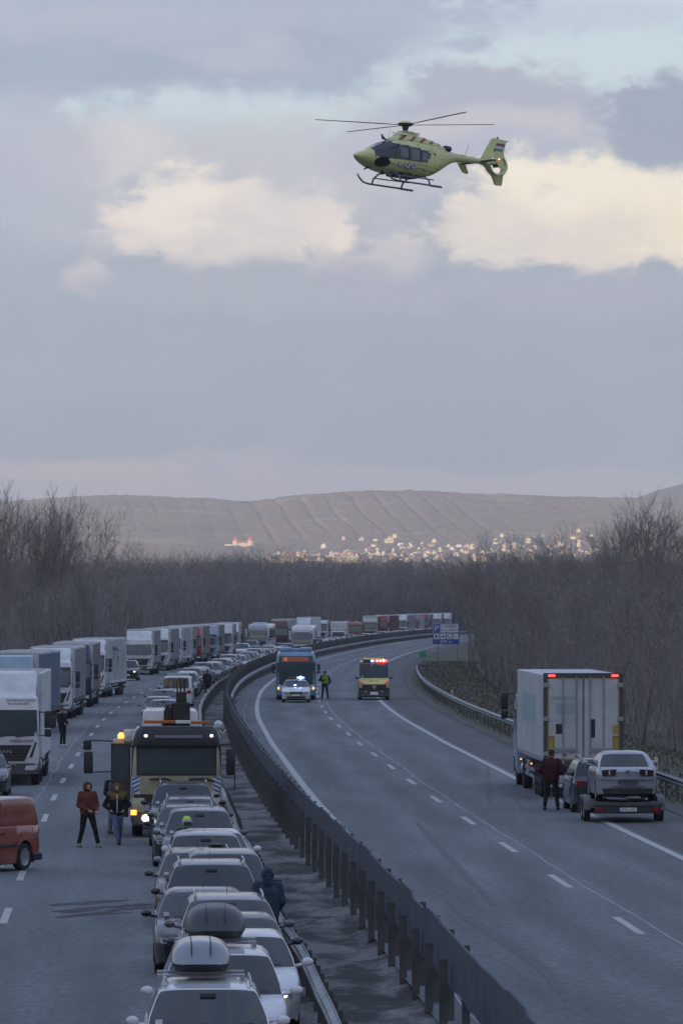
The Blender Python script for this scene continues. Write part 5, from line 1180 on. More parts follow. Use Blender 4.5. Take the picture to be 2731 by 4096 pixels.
# ---------------- refrigerated lorry seen from behind, on the right
rf = empty('refrigerated_lorry'); WW = mat('grubby_white_panel', (0.52, 0.53, 0.54), .5, 0, .1, .5, .22, .8); YF = mat('yellow_reflective', (0.36, 0.28, 0.06), .5)
make_cab(rf, P_LBLUE, 0, 3.9, hw=1.27)
for ch in rf.children:
    if ch.name.startswith('side_mirror'): ch.location.z += .55
make_chassis(rf, 16.3); hw = 1.29; yb = 16.4
M_ = MB(); M_.box(-hw, hw, 2.8, yb - .08, 1.32, 4.08, bev=.03); M_.build('box_body', WW, rf)
M_ = MB(); M_.box(-hw - .01, hw + .01, 2.8, yb - .06, 1.22, 1.36); M_.build('side_rail', ALU, rf)
M_ = MB(); M_.box(-hw - .01, -hw + .12, yb - .10, yb + .02, 1.12, 4.12); M_.box(hw - .12, hw + .01, yb - .10, yb + .02, 1.12, 4.12); M_.box(-hw + .12, hw - .12, yb - .10, yb + .02, 3.94, 4.12); M_.box(-hw + .12, hw - .12, yb - .10, yb + .02, 1.05, 1.30); M_.build('rear_frame', DGREY, rf)
for s in (-1, 1):
    M_ = MB(); a, c_ = sorted((s * .035, s * 1.15)); M_.box(a, c_, yb - .03, yb + .03, 1.32, 3.92, bev=.01); dd = M_.build('rear_door', WW, rf)
    M_ = MB()
    for x_ in (s * .22, s * .66): M_.tube([(x_, yb + .06, 1.15), (x_, yb + .06, 4.02)], .022, 6); [M_.box(x_ - .04, x_ + .04, yb + .03, yb + .085, z_ - .04, z_ + .04) for z_ in (1.22, 1.6, 2.62, 3.9)]
    M_.build('locking_bar', ALU, dd)
    M_ = MB(); [M_.box(min(s * 1.10, s * 1.30), max(s * 1.10, s * 1.30), yb + .02, yb + .07, z_, z_ + .14, bev=.01) for z_ in (1.42, 2.55, 3.65)]; M_.build('hinge', ALU, dd)
    M_ = MB(); M_.box(min(s * 1.12, s * 1.17), max(s * 1.12, s * 1.17), yb + .022, yb + .035, 1.3, 3.93); M_.build('reflective_strip', YF, rf)
    M_ = MB(); M_.box(min(s * .97, s * 1.13), max(s * .97, s * 1.13), yb + .032, yb + .045, 1.40, 2.02); mp_ = M_.build('marker_board', YF, dd)
    M_ = MB(); M_.box(min(s * .95, s * 1.15), max(s * .95, s * 1.15), yb + .028, yb + .038, 1.36, 2.06); M_.build('marker_border', mat('dull_red', (0.22, 0.05, 0.035), .6), mp_)
    M_ = MB(); M_.box(min(s * .92, s * 1.14), max(s * .92, s * 1.14), yb + .02, yb + .06, 4.0, 4.07, bev=.01); M_.build('lit_marker_lamp', L_RED, rf)
    M_ = MB(); M_.box(min(s * .22, s * .98), max(s * .22, s * .98), yb + .04, yb + .07, 1.58, 1.66); [M_.box(s * q - .06, s * q + .06, yb + .05, yb + .09, 1.53, 1.70, bev=.01) for q in (.40, .88)]; M_.build('door_latch', ALU, dd)
M_ = MB(); M_.box(-1.1, 1.1, yb + .018, yb + .03, 1.28, 1.335); M_.box(-1.1, 1.1, yb + .018, yb + .03, 3.93, 3.96); M_.build('reflective_strip', YF, rf)
for s, x0, x1, z0, z1 in ((-1, -.38, -.24, 2.02, 2.62), (1, .70, .90, 2.14, 2.46)):
    M_ = MB(); M_.box(x0, x1, yb + .03, yb + .05, z0, z1, bev=.02); M_.build('vent', BLK, rf)
M_ = MB(); M_.box(-1.14, -.95, yb + .03, yb + .042, 2.14, 2.42); M_.build('sticker', YF, rf)
LG = mat('faded_logo', (0.30, 0.38, 0.38), .6); M_ = MB(); M_.box(.22, 1.05, yb + .031, yb + .04, 3.26, 3.36); M_.box(.30, .90, yb + .031, yb + .04, 2.80, 3.14); M_.build('faded_logo', LG, rf)
M_ = MB(); M_.box(-hw - .004, -hw, 1, 1.01, 1, 1.01); 
M_ = MB(); M_.box(hw, hw + .006, 5.5, 12.5, 2.35, 3.35); M_.build('side_logo', LG, rf)
M_ = MB(); M_.box(-1.22, 1.22, yb - .18, yb - .06, .78, 1.05); M_.build('bumper_beam', BLK, rf)
M_ = MB(); M_.box(-.60, .60, yb - .06, yb - .02, .42, .84, bev=.01); M_.box(-1.15, 1.15, yb - .10, yb - .05, .40, .50); M_.build('underrun_bar', WW, rf)
for x_ in (-.1, .15, -.42): M_ = MB(); M_.box(x_ - .09, x_ + .09, yb - .02, yb, .62, .76); M_.build('lamp_panel', DGREY, rf)
M_ = MB(); M_.lathe([(.10, 0), (.10, .06)], 'y', 12, c=(.30, yb - .1, .93)); M_.build('coupling', YF, rf)
for s in (-1, 1): M_ = MB(); M_.box(min(s * .9, s * 1.2), max(s * .9, s * 1.2), yb - .1, yb - .02, .60, .72, bev=.01); M_.build('tail_light', REDL, rf)
M_ = MB(); M_.box(1.2, 1.26, 14.9, 14.99, .82, .90); M_.build('lit_side_lamp', L_RED, rf)
for y_ in (4.0, 9.5): 
    M_ = MB(); M_.box(1.22, 1.265, y_, y_ + .06, .95, 1.0); M_.build('side_marker', L_AMB, rf)
M_ = MB(); M_.box(.85, 1.22, 6.5, 8.0, .50, 1.05, bev=.04); M_.build('pallet_box', P_SILVER, rf)
txt('TIR', .12, .62, yb + .045, 1.45, rf, INK).rotation_euler = (0, 0, 0)
for ch in rf.children:
    if ch.name.startswith('lettering'): ch.data.transform(Matrix.Translation((.62, yb + .045, 0)) @ Matrix.Rotation(math.pi, 4, 'Z') @ Matrix.Translation((-.62, -yb - .045, 0)))
rz = math.atan(cslope(195)); Dr = 185.5; xr = gp(2331, Dr)
rf.rotation_euler = (0, 0, math.pi - rz); rf.location = (xr + math.sin(rz) * yb, Dr + math.cos(rz) * yb, 0.0)
tag(rf, 'white refrigerated lorry seen from behind with lit red top lamps on the right shoulder', 'lorry')

# ---------------- silver hatchback carried on a car trailer, with its tow car
P_SILVB = paint('bright_silver', (0.36, 0.38, 0.42), 0.3)
lo = make_car('lo', 'hatchback_car', P_SILVB, L=4.2, W=1.78, H=1.46, yc=.95, yt0=1.78, yt1=3.2, yr=3.98, zc=.98, zb=1.0)
hwl = .89; L_ = 4.2
yr_ = lambda x: -(L_ + .07 * (1 - (x / hwl) ** 2))
def rear(parent, q, th, name, m, nx=6, nz=2):     # a panel on the tail, corners in mirrored (x,z)
    M_ = MB(); M_.gpatch(q, lambda x, z: yr_(x), th, nx, nz); M_.v = [(-a, -b, c) for a, b, c in M_.v]; return M_.build(name, m, parent, True, 40)
for ch in list(lo.children):
    if ch.name.split('.')[0] == 'tail_light': bpy.data.objects.remove(ch)
for s in (-1, 1):
    tl = rear(lo, [(s * .36, .78), (s * .74, .76), (s * .76, .93), (s * .34, .96)], .015, 'tail_light', mat('smoked_red_lens', (0.05, 0.018, 0.02), .15)); rear(tl, [(s * .52, .80), (s * .56, .80), (s * .56, .92), (s * .52, .92)], .022, 'clear_lens', LAMP, 2, 1)
rear(lo, [(-.06, .84), (.06, .84), (.06, .93), (-.06, .93)], .03, 'badge', CHROME, 2, 1)
rear(lo, [(-.28, .52), (.28, .52), (.28, .64), (-.28, .64)], .02, 'number_plate', DGREY, 4, 1)
rear(lo, [(-.84, .66), (.84, .66), (.84, .69), (-.84, .69)], .03, 'bumper_crease', P_SILVB, 10, 1)
rear(lo, [(-.50, .47), (.50, .47), (.50, .485), (-.50, .485)], .03, 'lower_crease', P_SILVB, 10, 1)
rear(lo, [(-.70, .24), (.70, .24), (.74, .40), (-.74, .40)], .012, 'lower_valance', BLK, 8, 1)
Dl = 166.2; rz = math.atan(cslope(170)); xl = gp(2508, Dl); zb_ = .60
lo.rotation_euler = (0, 0, math.pi - rz); lo.location = (xl + math.sin(rz) * 4.2, Dl + math.cos(rz) * 4.2, zb_)
tag(lo, 'silver hatchback seen from behind, standing on the car trailer', 'car')
# trailer
tr = empty('car_trailer', (xl - .02, Dl - .25, 0), -rz, 'two axle car trailer with plate XVL-147 carrying the silver hatchback', 'trailer')
TG = mat('trailer_steel', (0.10, 0.105, 0.11), .5, .4, noise=.3, nscale=3)
M_ = MB(); M_.box(-1.0, 1.0, 0, 4.6, .46, .56); [M_.box(s * .55 - .22, s * .55 + .22, 0.0, 4.6, .56, .60) for s in (-1, 1)]; M_.build('platform', TG, tr)
M_ = MB(); M_.box(-1.02, 1.02, -.08, 0.0, .50, .60, bev=.01); M_.build('rear_beam', TG, tr)
M_ = MB(); M_.box(-.98, .98, -.06, -.01, .28, .49); lbm = M_.build('lamp_board', BLK, tr)
for s in (-1, 1):
    M_ = MB(); M_.box(min(s * .72, s * .95), max(s * .72, s * .95), -.09, -.06, .33, .46, bev=.01); M_.build('tail_light', REDL, lbm)
    M_ = MB(); M_.box(min(s * .30, s * .62), max(s * .30, s * .62), -.075, -.06, .36, .39); M_.box(min(s * .30, s * .62), max(s * .30, s * .62), -.075, -.06, .43, .45); M_.build('slot', DGREY, lbm)
    M_ = MB()
    for y0 in (1.45, 2.3):
        ring = [(math.cos(a) * .42, math.sin(a) * .42) for a in np.linspace(0, math.pi, 10)]
        rr = []
        for a_, b_ in ring: rr.append([(s * .98, y0 + a_, .34 + b_), (s * 1.20, y0 + a_, .34 + b_), (s * 1.20, y0 + a_ * .94, .34 + b_ * .94), (s * .98, y0 + a_ * .94, .34 + b_ * .94)])
        M_.rings(rr)
    M_.build('mudguard', mat('grey_mudguard', (0.12, 0.125, 0.13), .5), tr, True)
    for y0 in (1.45, 2.3): wheel(tr, s * 1.17, y0, .32, .18, s)
M_ = MB(); M_.box(-.26, .26, -.10, -.078, .34, .45); npl = M_.build('number_plate', PLATE, tr)
M_ = MB(); M_.box(-.26, -.215, -.104, -.10, .34, .45); M_.build('plate_band', BS, npl)
text_mesh('XVL-147', .115, 'lettering', INK, npl, facing(.02, -.105, .395), 'CENTER', .002, .95)
M_ = MB(); M_.tube([(-.6, 4.6, .5), (0, 6.0, .5)], .05, 6); M_.tube([(.6, 4.6, .5), (0, 6.0, .5)], .05, 6); M_.build('drawbar', TG, tr)
# tow car
tw = car('estate', 'grey', 2374, 178.2, 'dark grey estate car towing the trailer, half hidden by the silver hatchback', z=0, group=None, cat='car')
tw.rotation_euler = (0, 0, math.pi - rz); tw.location = (gp(2385, 173.6) , 178.4, 0); tw.scale = (1, 1, 1.12)

# ---------------- signs, marker posts
def yz(py, D): return HC + (YH - py) * D / F
Ds = 606.0; sg = empty('parking_sign', (gp(1783, Ds), Ds, 0), 0.0, 'blue motorway parking sign with white P and service pictograms, 500 m', 'road sign')
SB = mat('sign_blue', (0.030, 0.085, 0.30), .45, emit=None); SW = mat('sign_white', (0.62, 0.63, 0.66), .5)
w2 = 1.42; z0, z1 = yz(2577, Ds), yz(2492, Ds)
M_ = MB(); M_.box(-w2, w2, 0, .05, z0, z1, bev=.01); bd = M_.build('board', SB, sg)
M_ = MB()
for a in ((-w2 + .04, w2 - .04, z1 - .07, z1 - .04), (-w2 + .04, w2 - .04, z1 - 1.10, z1 - 1.07), (-w2 + .04, -w2 + .07, z1 - 1.1, z1 - .05), (-w2 + .76, -w2 + .80, z1 - 1.1, z1 - .05)): M_.box(a[0], a[1], -.008, -.001, a[2], a[3])
M_.build('border', SW, bd)
M_ = MB(); M_.box(-w2 + .88, w2 - .10, -.010, -.001, z1 - 1.00, z1 - .14); np_ = M_.build('name_panel', SW, bd)
text_mesh('ZSÁMBÉKI', .34, 'lettering', INK, np_, facing(-w2 + .88 + .93, -.014, z1 - .36), 'CENTER', .002, 1.0); text_mesh('PIHENŐHELY', .30, 'lettering', INK, np_, facing(-w2 + .88 + .93, -.014, z1 - .78), 'CENTER', .002, 1.0)
text_mesh('P', .95, 'lettering', SW, bd, facing(-w2 + .42, -.006, z1 - .58), 'CENTER', .002)
text_mesh('500 m', .42, 'lettering', SW, bd, facing(0, -.006, z0 + .28), 'CENTER', .002, 1.2)
for k in range(4):
    x = -w2 + .10 + k * .69; M_ = MB(); M_.box(x, x + .56, -.009, -.001, z1 - 1.72, z1 - 1.16); pc_ = M_.build('pictogram_panel', SW, bd); c_ = x + .28; zc_ = z1 - 1.44; M_ = MB()
    if k == 0: M_.box(c_ - .10, c_ + .06, -.014, -.009, zc_ - .20, zc_ + .18); M_.tube([(c_ + .06, -.012, zc_ + .1), (c_ + .16, -.012, zc_ + .02), (c_ + .14, -.012, zc_ - .12)], .02, 5)
    if k == 1: M_.prism([(c_ - .16, zc_ + .08), (c_ + .12, zc_ + .08), (c_ + .08, zc_ - .12), (c_ - .12, zc_ - .12)], -.014, -.009, 'y'); M_.box(c_ + .12, c_ + .19, -.014, -.009, zc_ - .04, zc_ + .06)
    if k == 2: M_.tube([(c_ - .12, -.012, zc_ + .16), (c_ - .10, -.012, zc_ - .02), (c_ + .02, -.012, zc_ - .13), (c_ + .15, -.012, zc_ - .14)], [.05, .03, .03, .05], 6)
    if k == 3: text_mesh('wc', .26, 'lettering', INK, pc_, facing(c_, -.014, zc_), 'CENTER', .002)
    if M_.v: M_.build('pictogram', INK, pc_)
for s in (-.62, .86): M_ = MB(); M_.tube([(s * w2 * .98, .09, -.6), (s * w2 * .98, .09, z1 - .1)], .045, 8); M_.build('post', STEEL, sg, True)
Dk = 540.0; sk = empty('kilometre_sign', (gp(1690, Dk), Dk, -.2), 0, 'small green kilometre sign reading 70 by the start of the guardrail', 'road sign')
M_ = MB(); zt = yz(2606, Dk) + .2; M_.box(-.31, .31, 0, .03, zt - .55, zt, bev=.01); b_ = M_.build('board', mat('sign_green', (0.03, 0.20, 0.12), .5), sk)
M_ = MB(); [M_.box(*a) for a in ((-.29, .29, -.006, -.001, zt - .04, zt - .02), (-.29, .29, -.006, -.001, zt - .53, zt - .51), (-.29, -.27, -.006, -.001, zt - .53, zt - .02), (.27, .29, -.006, -.001, zt - .53, zt - .02))]; M_.build('border', mat('sign_pale_green', (0.15, 0.35, 0.26), .5), b_)
text_mesh('70', .36, 'lettering', MATS['sign_pale_green'], b_, facing(0, -.004, zt - .27), 'CENTER', .002, 1.0)
M_ = MB(); M_.tube([(0, .05, -.3), (0, .05, zt)], .03, 6); M_.build('post', STEEL, sk)
for px, py0, py1, D, lb in ((2621, 3029, 3112, 197, 'white marker post standing behind the guardrail right of the silver hatchback'), (1807, 2761, 2800, 384, 'tiny white marker post behind the guardrail halfway to the parking sign')):
    zt = yz(py0, D); o = empty('marker_post', (gp(px, D), D, -.2), 0, lb, 'marker post', 'marker posts behind the right guardrail')
    M_ = MB(); M_.prism([(-.06, -.05), (.06, -.05), (.05, .06), (-.05, .06)], 0, zt + .2, 'z'); M_.build('post', PLATE, o); M_ = MB(); M_.box(-.03, .03, -.058, -.05, zt - .1, zt + .05); M_.build('reflector', DGREY, o)

# ================================================================== HELICOPTER
HY = mat('lime_yellow_paint', (0.70, 0.69, 0.27), .38, 0, .35, .5, .12, .8); HR = mat('dull_red_paint', (0.26, 0.07, 0.07), .45); HCK = mat('teal_check', (0.10, 0.22, 0.24), .5)
HG = mat('cabin_glass', (0.020, 0.026, 0.034), .12, 0, 0, .8, .5, 1.6); HB = mat('dark_rotor', (0.045, 0.048, 0.055), .5); SK = mat('skid_grey', (0.16, 0.17, 0.19), .45, .3)
Dh = 271.0; sH = F / Dh
he = empty('helicopter', (gp(1620, Dh), Dh, 0), R(222), 'lime yellow rescue helicopter hovering above the motorway', 'helicopter')
def interp(tab, x, c): return float(np.interp(x, [t_[0] for t_ in tab], [t_[c] for t_ in tab]))
FS = [  # x, zbot, ztop, half width, superellipse power
 (-6.0, 1.93, 2.10, .09, 2.2), (-5.2, 1.86, 2.12, .13, 2.2), (-4.4, 1.82, 2.15, .16, 2.2), (-3.5, 1.76, 2.20, .19, 2.2), (-3.05, 1.66, 2.24, .25, 2.3), (-2.7, 1.48, 2.28, .38, 2.4), (-2.3, 1.22, 2.33, .53, 2.6), (-1.9, .95, 2.38, .64, 2.7),
 (-1.45, .70, 2.42, .74, 2.8), (-1.0, .58, 2.45, .78, 2.9), (-.5, .54, 2.46, .80, 3.0), (.4, .52, 2.45, .80, 3.0), (1.0, .53, 2.40, .79, 2.9), (1.5, .57, 2.26, .76, 2.7), (1.9, .64, 2.04, .71, 2.5), (2.3, .74, 1.80, .62, 2.4), (2.6, .86, 1.64, .52, 2.3),
 (2.9, 1.00, 1.52, .37, 2.2), (3.1, 1.12, 1.42, .22, 2.1), (3.2, 1.22, 1.32, .08, 2.0)]
xs = np.concatenate([np.linspace(-6.0, -3.0, 40), np.linspace(-2.95, 3.2, 150)]); NR = 56
def sm(c, x): # smoothed interpolation
    return sum(interp(FS, x + d_, c) * w_ for d_, w_ in ((-.12, .25), (0, .5), (.12, .25)))
V = []
for x in xs:
    zb_, zt, hw_, p_ = (sm(c, x) for c in (1, 2, 3, 4)); zc_ = (zb_ + zt) / 2; hh = (zt - zb_) / 2
    for k in range(NR):
        a = 2 * math.pi * k / NR; ca_, sa_ = math.cos(a), math.sin(a)
        V.append((x, hw_ * math.copysign(abs(ca_) ** (2 / p_), ca_), zc_ + hh * math.copysign(abs(sa_) ** (2 / p_), sa_)))
V = np.array(V); fs = []
for i in range(len(xs) - 1):
    for k in range(NR): fs.append((i * NR + k, (i + 1) * NR + k, (i + 1) * NR + (k + 1) % NR, i * NR + (k + 1) % NR))
fs = np.array(fs); C = V[fs].mean(1); cx_, cy_, cz_ = C[:, 0], np.abs(C[:, 1]), C[:, 2]
hwv = np.array([sm(3, x) for x in cx_]); ztv = np.array([sm(2, x) for x in cx_])
side_top = np.interp(cx_, [-1.0, -.8, .0, 1.2, 1.7], [1.80, 1.93, 2.05, 2.12, 2.2]); side_bot = np.interp(cx_, [-1.0, -.7, .6, 1.4, 2.0, 2.45], [1.7, 1.26, 1.26, 1.30, 1.26, 1.22])
fs_cap = 1
glass = (cx_ > -1.02) & (cx_ < 1.35) & (cz_ < side_top) & (cz_ > side_bot) & (cy_ > .55 * hwv)
glass |= (cx_ >= 1.30) & (cx_ < 2.42) & (cz_ > side_bot) & ~((cy_ < .06) & (cz_ > 1.5))
glass |= (cx_ > 1.45) & (cx_ < 2.50) & (((cx_ - 1.98) / .42) ** 2 + ((cz_ - 1.02) / .26) ** 2 < 1) & (cy_ > .12)
st = ((cx_ * 1.0 + (cz_ - 2.0) * -1.2) % .52) < .20
red = ((cx_ < -3.2) & (cz_ > np.interp(cx_, [-6, -3.2], [2.07, 2.12])) & (cx_ > -5.4) & (((cx_ + cz_ * .6) % .62) < .24)) | ((cx_ > .2) & (cx_ < 2.0) & (cz_ > ztv - .10) & (cy_ < .45) & (((cx_ + cy_ * .8) % .7) < .22) & (cx_ < 1.3))
red |= (cx_ > -1.6) & (cx_ < .9) & (cz_ < .62) & (cy_ < .6) & ((cx_ % .62) < .3)
chk = (np.abs(cz_ - np.interp(cx_, [-1.6, 1.9], [.84, .98])) < .045) & (cx_ > -1.7) & (cx_ < 1.75) & (((np.floor(cx_ / .062) + np.floor(cz_ / .045)) % 2) == 0)
mi = np.zeros(len(fs), int); mi[red] = 1; mi[chk] = 2
def sub(mask, name, mats, mi_=None, parent=he, off=0):
    f = fs[mask]; u, inv = np.unique(f, return_inverse=True); return np_mesh(name, V[u], inv.reshape(f.shape), mats, parent, True, mi_)
fus = sub(~glass, 'fuselage', [HY, HR, HCK], mi[~glass]); sub(glass, 'cabin_glazing', HG)
M_ = MB(); M_.ell((3.17, 0, 1.27), (.06, .085, .075), 12, 8); M_.build('nose_tip', HY, he, True)
# frames of the glazing
def surfy(x, z):
    zb_, zt, hw_, p_ = (sm(c, x) for c in (1, 2, 3, 4)); q = min(1, abs((z - (zb_ + zt) / 2) / ((zt - zb_) / 2))); return hw_ * max(0, 1 - q ** p_) ** (1 / p_)
M_ = MB()
for s in (-1, 1):
    for x0, x1, z0, z1 in ((1.32, 1.10, 1.3, 2.12), (.42, .40, 1.27, 2.08), (-.28, -.30, 1.27, 2.0)): M_.tube([(x0 + (x1 - x0) * t_, s * (surfy(x0 + (x1 - x0) * t_, z0 + (z1 - z0) * t_) + .004), z0 + (z1 - z0) * t_) for t_ in np.linspace(0, 1, 6)], .022, 5)
M_.build('window_frame', HB, he)
GI = mat('pane_reflection', (0.10, 0.12, 0.14), .08, 0, 0, .9)
for s in (-1, 1):
    for x0, x1, z0, z1 in ((.50, .98, 1.42, 1.90), (-.22, .32, 1.36, 1.92), (-.78, -.42, 1.40, 1.80)):
        M_ = MB(); nn = 6; vs = []
        for i in range(nn + 1):
            for j in range(nn + 1): x = x0 + (x1 - x0) * i / nn; z = z0 + (z1 - z0) * j / nn; vs.append((x, s * (surfy(x, z) + .008), z))
        M_.add(vs, [(i * (nn + 1) + j, (i + 1) * (nn + 1) + j, (i + 1) * (nn + 1) + j + 1, i * (nn + 1) + j + 1) for i in range(nn) for j in range(nn)]); M_.build('window', GI, he, True)
# panel seams, handles, vents
M_ = MB()
for s in (-1, 1):
    for (xa, za, xb, zb_) in ((.5, 1.20, -1.3, 1.08), (.42, 1.22, .40, .70), (-.72, 1.22, -.75, .9), (1.2, .86, .3, .78)): M_.tube([(xa + (xb - xa) * t_, s * (surfy(xa + (xb - xa) * t_, za + (zb_ - za) * t_) + .002), za + (zb_ - za) * t_) for t_ in np.linspace(0, 1, 8)], .008, 4)
    for xx, zz in ((-1.15, 2.12), (-.95, 1.95), (-1.25, 1.78), (-1.9, 1.62), (-1.7, 1.25), (-1.45, 1.05), (-.2, 2.2)): M_.ell((xx, s * surfy(xx, zz), zz), (.035, .012, .05), 8, 5)
    M_.box(-1.32, -1.12, s * surfy(-1.2, 1.85) - .01, s * surfy(-1.2, 1.85) + .012, 1.83, 1.87)
M_.build('panel_detail', HB, he)
# engine cowling and mast fairing
CS = [(1.25, .05, 2.36, 2.40), (1.0, .30, 2.34, 2.52), (.6, .46, 2.3, 2.70), (.2, .52, 2.3, 2.78), (-.6, .56, 2.25, 2.80), (-1.2, .58, 2.2, 2.72), (-1.8, .54, 2.15, 2.58), (-2.3, .42, 2.1, 2.40), (-2.65, .28, 2.05, 2.28)]
xq = np.linspace(-2.65, 1.25, 90); Vc = []
for x in xq:
    h_ = float(np.interp(x, [c[0] for c in CS[::-1]], [c[1] for c in CS[::-1]])); b_ = float(np.interp(x, [c[0] for c in CS[::-1]], [c[2] for c in CS[::-1]])); t_ = float(np.interp(x, [c[0] for c in CS[::-1]], [c[3] for c in CS[::-1]]))
    for k in range(33):
        a = math.pi * k / 32; Vc.append((x, h_ * math.copysign(abs(math.cos(a)) ** .75, math.cos(a)), b_ + (t_ - b_) * abs(math.sin(a)) ** .7))
Vc = np.array(Vc); Qc = grid_quads(90, 33); Cc = Vc[Qc].mean(1)
mc = ((((Cc[:, 0] + (Cc[:, 2] - 2.4) * 1.3) % .62) < .22) & (Cc[:, 2] > 2.38) & (Cc[:, 0] < .75)).astype(int)
np_mesh('engine_cowling', Vc, Qc, [HY, HR], he, True, mc)
M_ = MB()
for s in (-1, 1): M_.lathe([(.02, 0), (.15, 0), (.17, -.1), (.15, -.35), (.02, -.35)], 'x', 14, c=(-2.25, s * .33, 2.32))
M_.build('exhaust', HB, he, True)
M_ = MB(); M_.rings([rring(z, w_, -l2, l1, r_) for z, w_, l1, l2, r_ in ((2.70, .40, .62, .70, .25), (2.85, .34, .5, .55, .2), (2.97, .28, .35, .38, .18))]); M_.v = [(b, a, c) for a, b, c in M_.v]; ft = M_.build('mast_fairing', HY, he, True, 50)
for s in (-1, 1):
    text_mesh('EC135', .13, 'lettering', HB, ft, Matrix.Translation((.30, s * .355, 2.88)) @ Matrix.Rotation(R(180 if s > 0 else 0), 4, 'Z') @ Matrix.Rotation(R(80), 4, 'X'), 'CENTER', .003, 1.3)
    text_mesh('HA-HBE', .20, 'lettering', HB, ft, Matrix.Translation((-.28, s * .372, 2.86)) @ Matrix.Rotation(R(180 if s > 0 else 0), 4, 'Z') @ Matrix.Rotation(R(80), 4, 'X'), 'CENTER', .003, .9)
# rotor head and four blades
M_ = MB(); M_.lathe([(.10, 2.95), (.09, 3.22), (.16, 3.26), (.32, 3.30), (.34, 3.38), (.2, 3.42)], 'z', 20)
for k in range(4): a = math.pi / 2 * k; M_.tube([(.12 * math.cos(a), .12 * math.sin(a), 2.98), (.20 * math.cos(a + .2), .20 * math.sin(a + .2), 3.26)], .02, 5)
rh = M_.build('rotor_head', HB, he, True); M_ = MB(); M_.lathe([(.40, 3.40), (.34, 3.47), (.2, 3.54), (.02, 3.56)], 'z', 20); M_.build('hub_cap', HY, rh, True)
base_a = math.radians(222)
phi0 = math.radians(213) - base_a     # first blade reaches left and away in the picture
for k in range(4):
    a = phi0 + k * math.pi / 2; rings = []
    for r_ in np.linspace(.3, 5.1, 26):
        cw = .075 if r_ < .6 else (.085 + .065 * min(1, (r_ - .6) / .9)) * (1 if r_ < 4.7 else 1 - (r_ - 4.7) * .9); zz = 3.34 + .032 * max(0, r_ - .4); tw = .10 - .02 * r_
        ring = [(r_, -cw * .8, -cw * tw * -.8), (r_, 0, .018), (r_, cw, cw * tw), (r_, 0, -.012)]
        rings.append([(p[0] * math.cos(a) - p[1] * math.sin(a), p[0] * math.sin(a) + p[1] * math.cos(a), zz + p[2] * 1.3) for p in ring])
    M_ = MB(); M_.rings(rings); TL = Matrix.Translation((0, 0, 3.34)) @ Matrix.Rotation(R(5.2), 4, 'Y') @ Matrix.Translation((0, 0, -3.34)); M_.v = [tuple(TL @ Vector(v)) for v in M_.v]; M_.build('rotor_blade', HB, he)
# fenestron, fin
fc = (-5.98, 1.62 + .28); ri = .50
outer = [(-4.95, 2.14), (-5.62, 3.30), (-5.75, 3.38), (-6.55, 3.34), (-6.60, 3.25), (-6.44, 2.62), (-6.50, 2.45), (-6.74, 2.02), (-6.74, 1.78), (-6.50, 1.48), (-6.40, 1.36), (-6.42, .98), (-6.35, .80), (-6.00, .80), (-5.90, .86), (-5.72, 1.34), (-5.50, 1.52), (-5.15, 1.78), (-4.9, 1.84)]
def ray(th):
    best = 9; dx, dz = math.cos(th), math.sin(th)
    for i in range(len(outer)):
        (x1, z1), (x2, z2) = outer[i], outer[(i + 1) % len(outer)]; ex, ez = x2 - x1, z2 - z1; den = dx * ez - dz * ex
        if abs(den) < 1e-9: continue
        t_ = ((x1 - fc[0]) * ez - (z1 - fc[1]) * ex) / den; u_ = ((x1 - fc[0]) * dz - (z1 - fc[1]) * dx) / den
        if t_ > 0 and -1e-6 <= u_ <= 1 + 1e-6: best = min(best, t_)
    return best
ths = sorted(set(list(np.linspace(-math.pi, math.pi, 97)[:-1]) + [math.atan2(z_ - fc[1], x_ - fc[0]) for x_, z_ in outer])); M_ = MB(); rings = []
for th in ths:
    Ro = ray(th); prof = [(ri, .17), (ri + .05, .20), (ri + .22, .13 if Ro > ri + .3 else .05), (Ro, .035)]
    prof = [(min(p[0], Ro), p[1]) for p in prof]; pts = [(p[0], p[1]) for p in prof] + [(p[0], -p[1]) for p in reversed(prof)]
    rings.append([(fc[0] + p[0] * math.cos(th), p[1], fc[1] + p[0] * math.sin(th)) for p in pts])
rings.append(rings[0]); M_.rings(rings, cap=False); fin = M_.build('tail_fin', HY, he, True, 45)
M_ = MB(); M_.lathe([(.02, -.10), (.13, -.10), (.13, .10), (.02, .12)], 'y', 16, c=(fc[0], 0, fc[1]))
for k in range(10):
    a = 2 * math.pi * k / 10 + (k % 3) * .12; c_, s__ = math.cos(a), math.sin(a); M_.add([(fc[0] + c_ * .12 - s__ * .03, .03, fc[1] + s__ * .12 + c_ * .03), (fc[0] + c_ * .12 + s__ * .03, -.03, fc[1] + s__ * .12 - c_ * .03), (fc[0] + c_ * .5 + s__ * .03, -.02, fc[1] + s__ * .5 - c_ * .03), (fc[0] + c_ * .5 - s__ * .03, .02, fc[1] + s__ * .5 + c_ * .03)], [(0, 1, 2, 3)])
M_.build('tail_rotor', HB, fin)
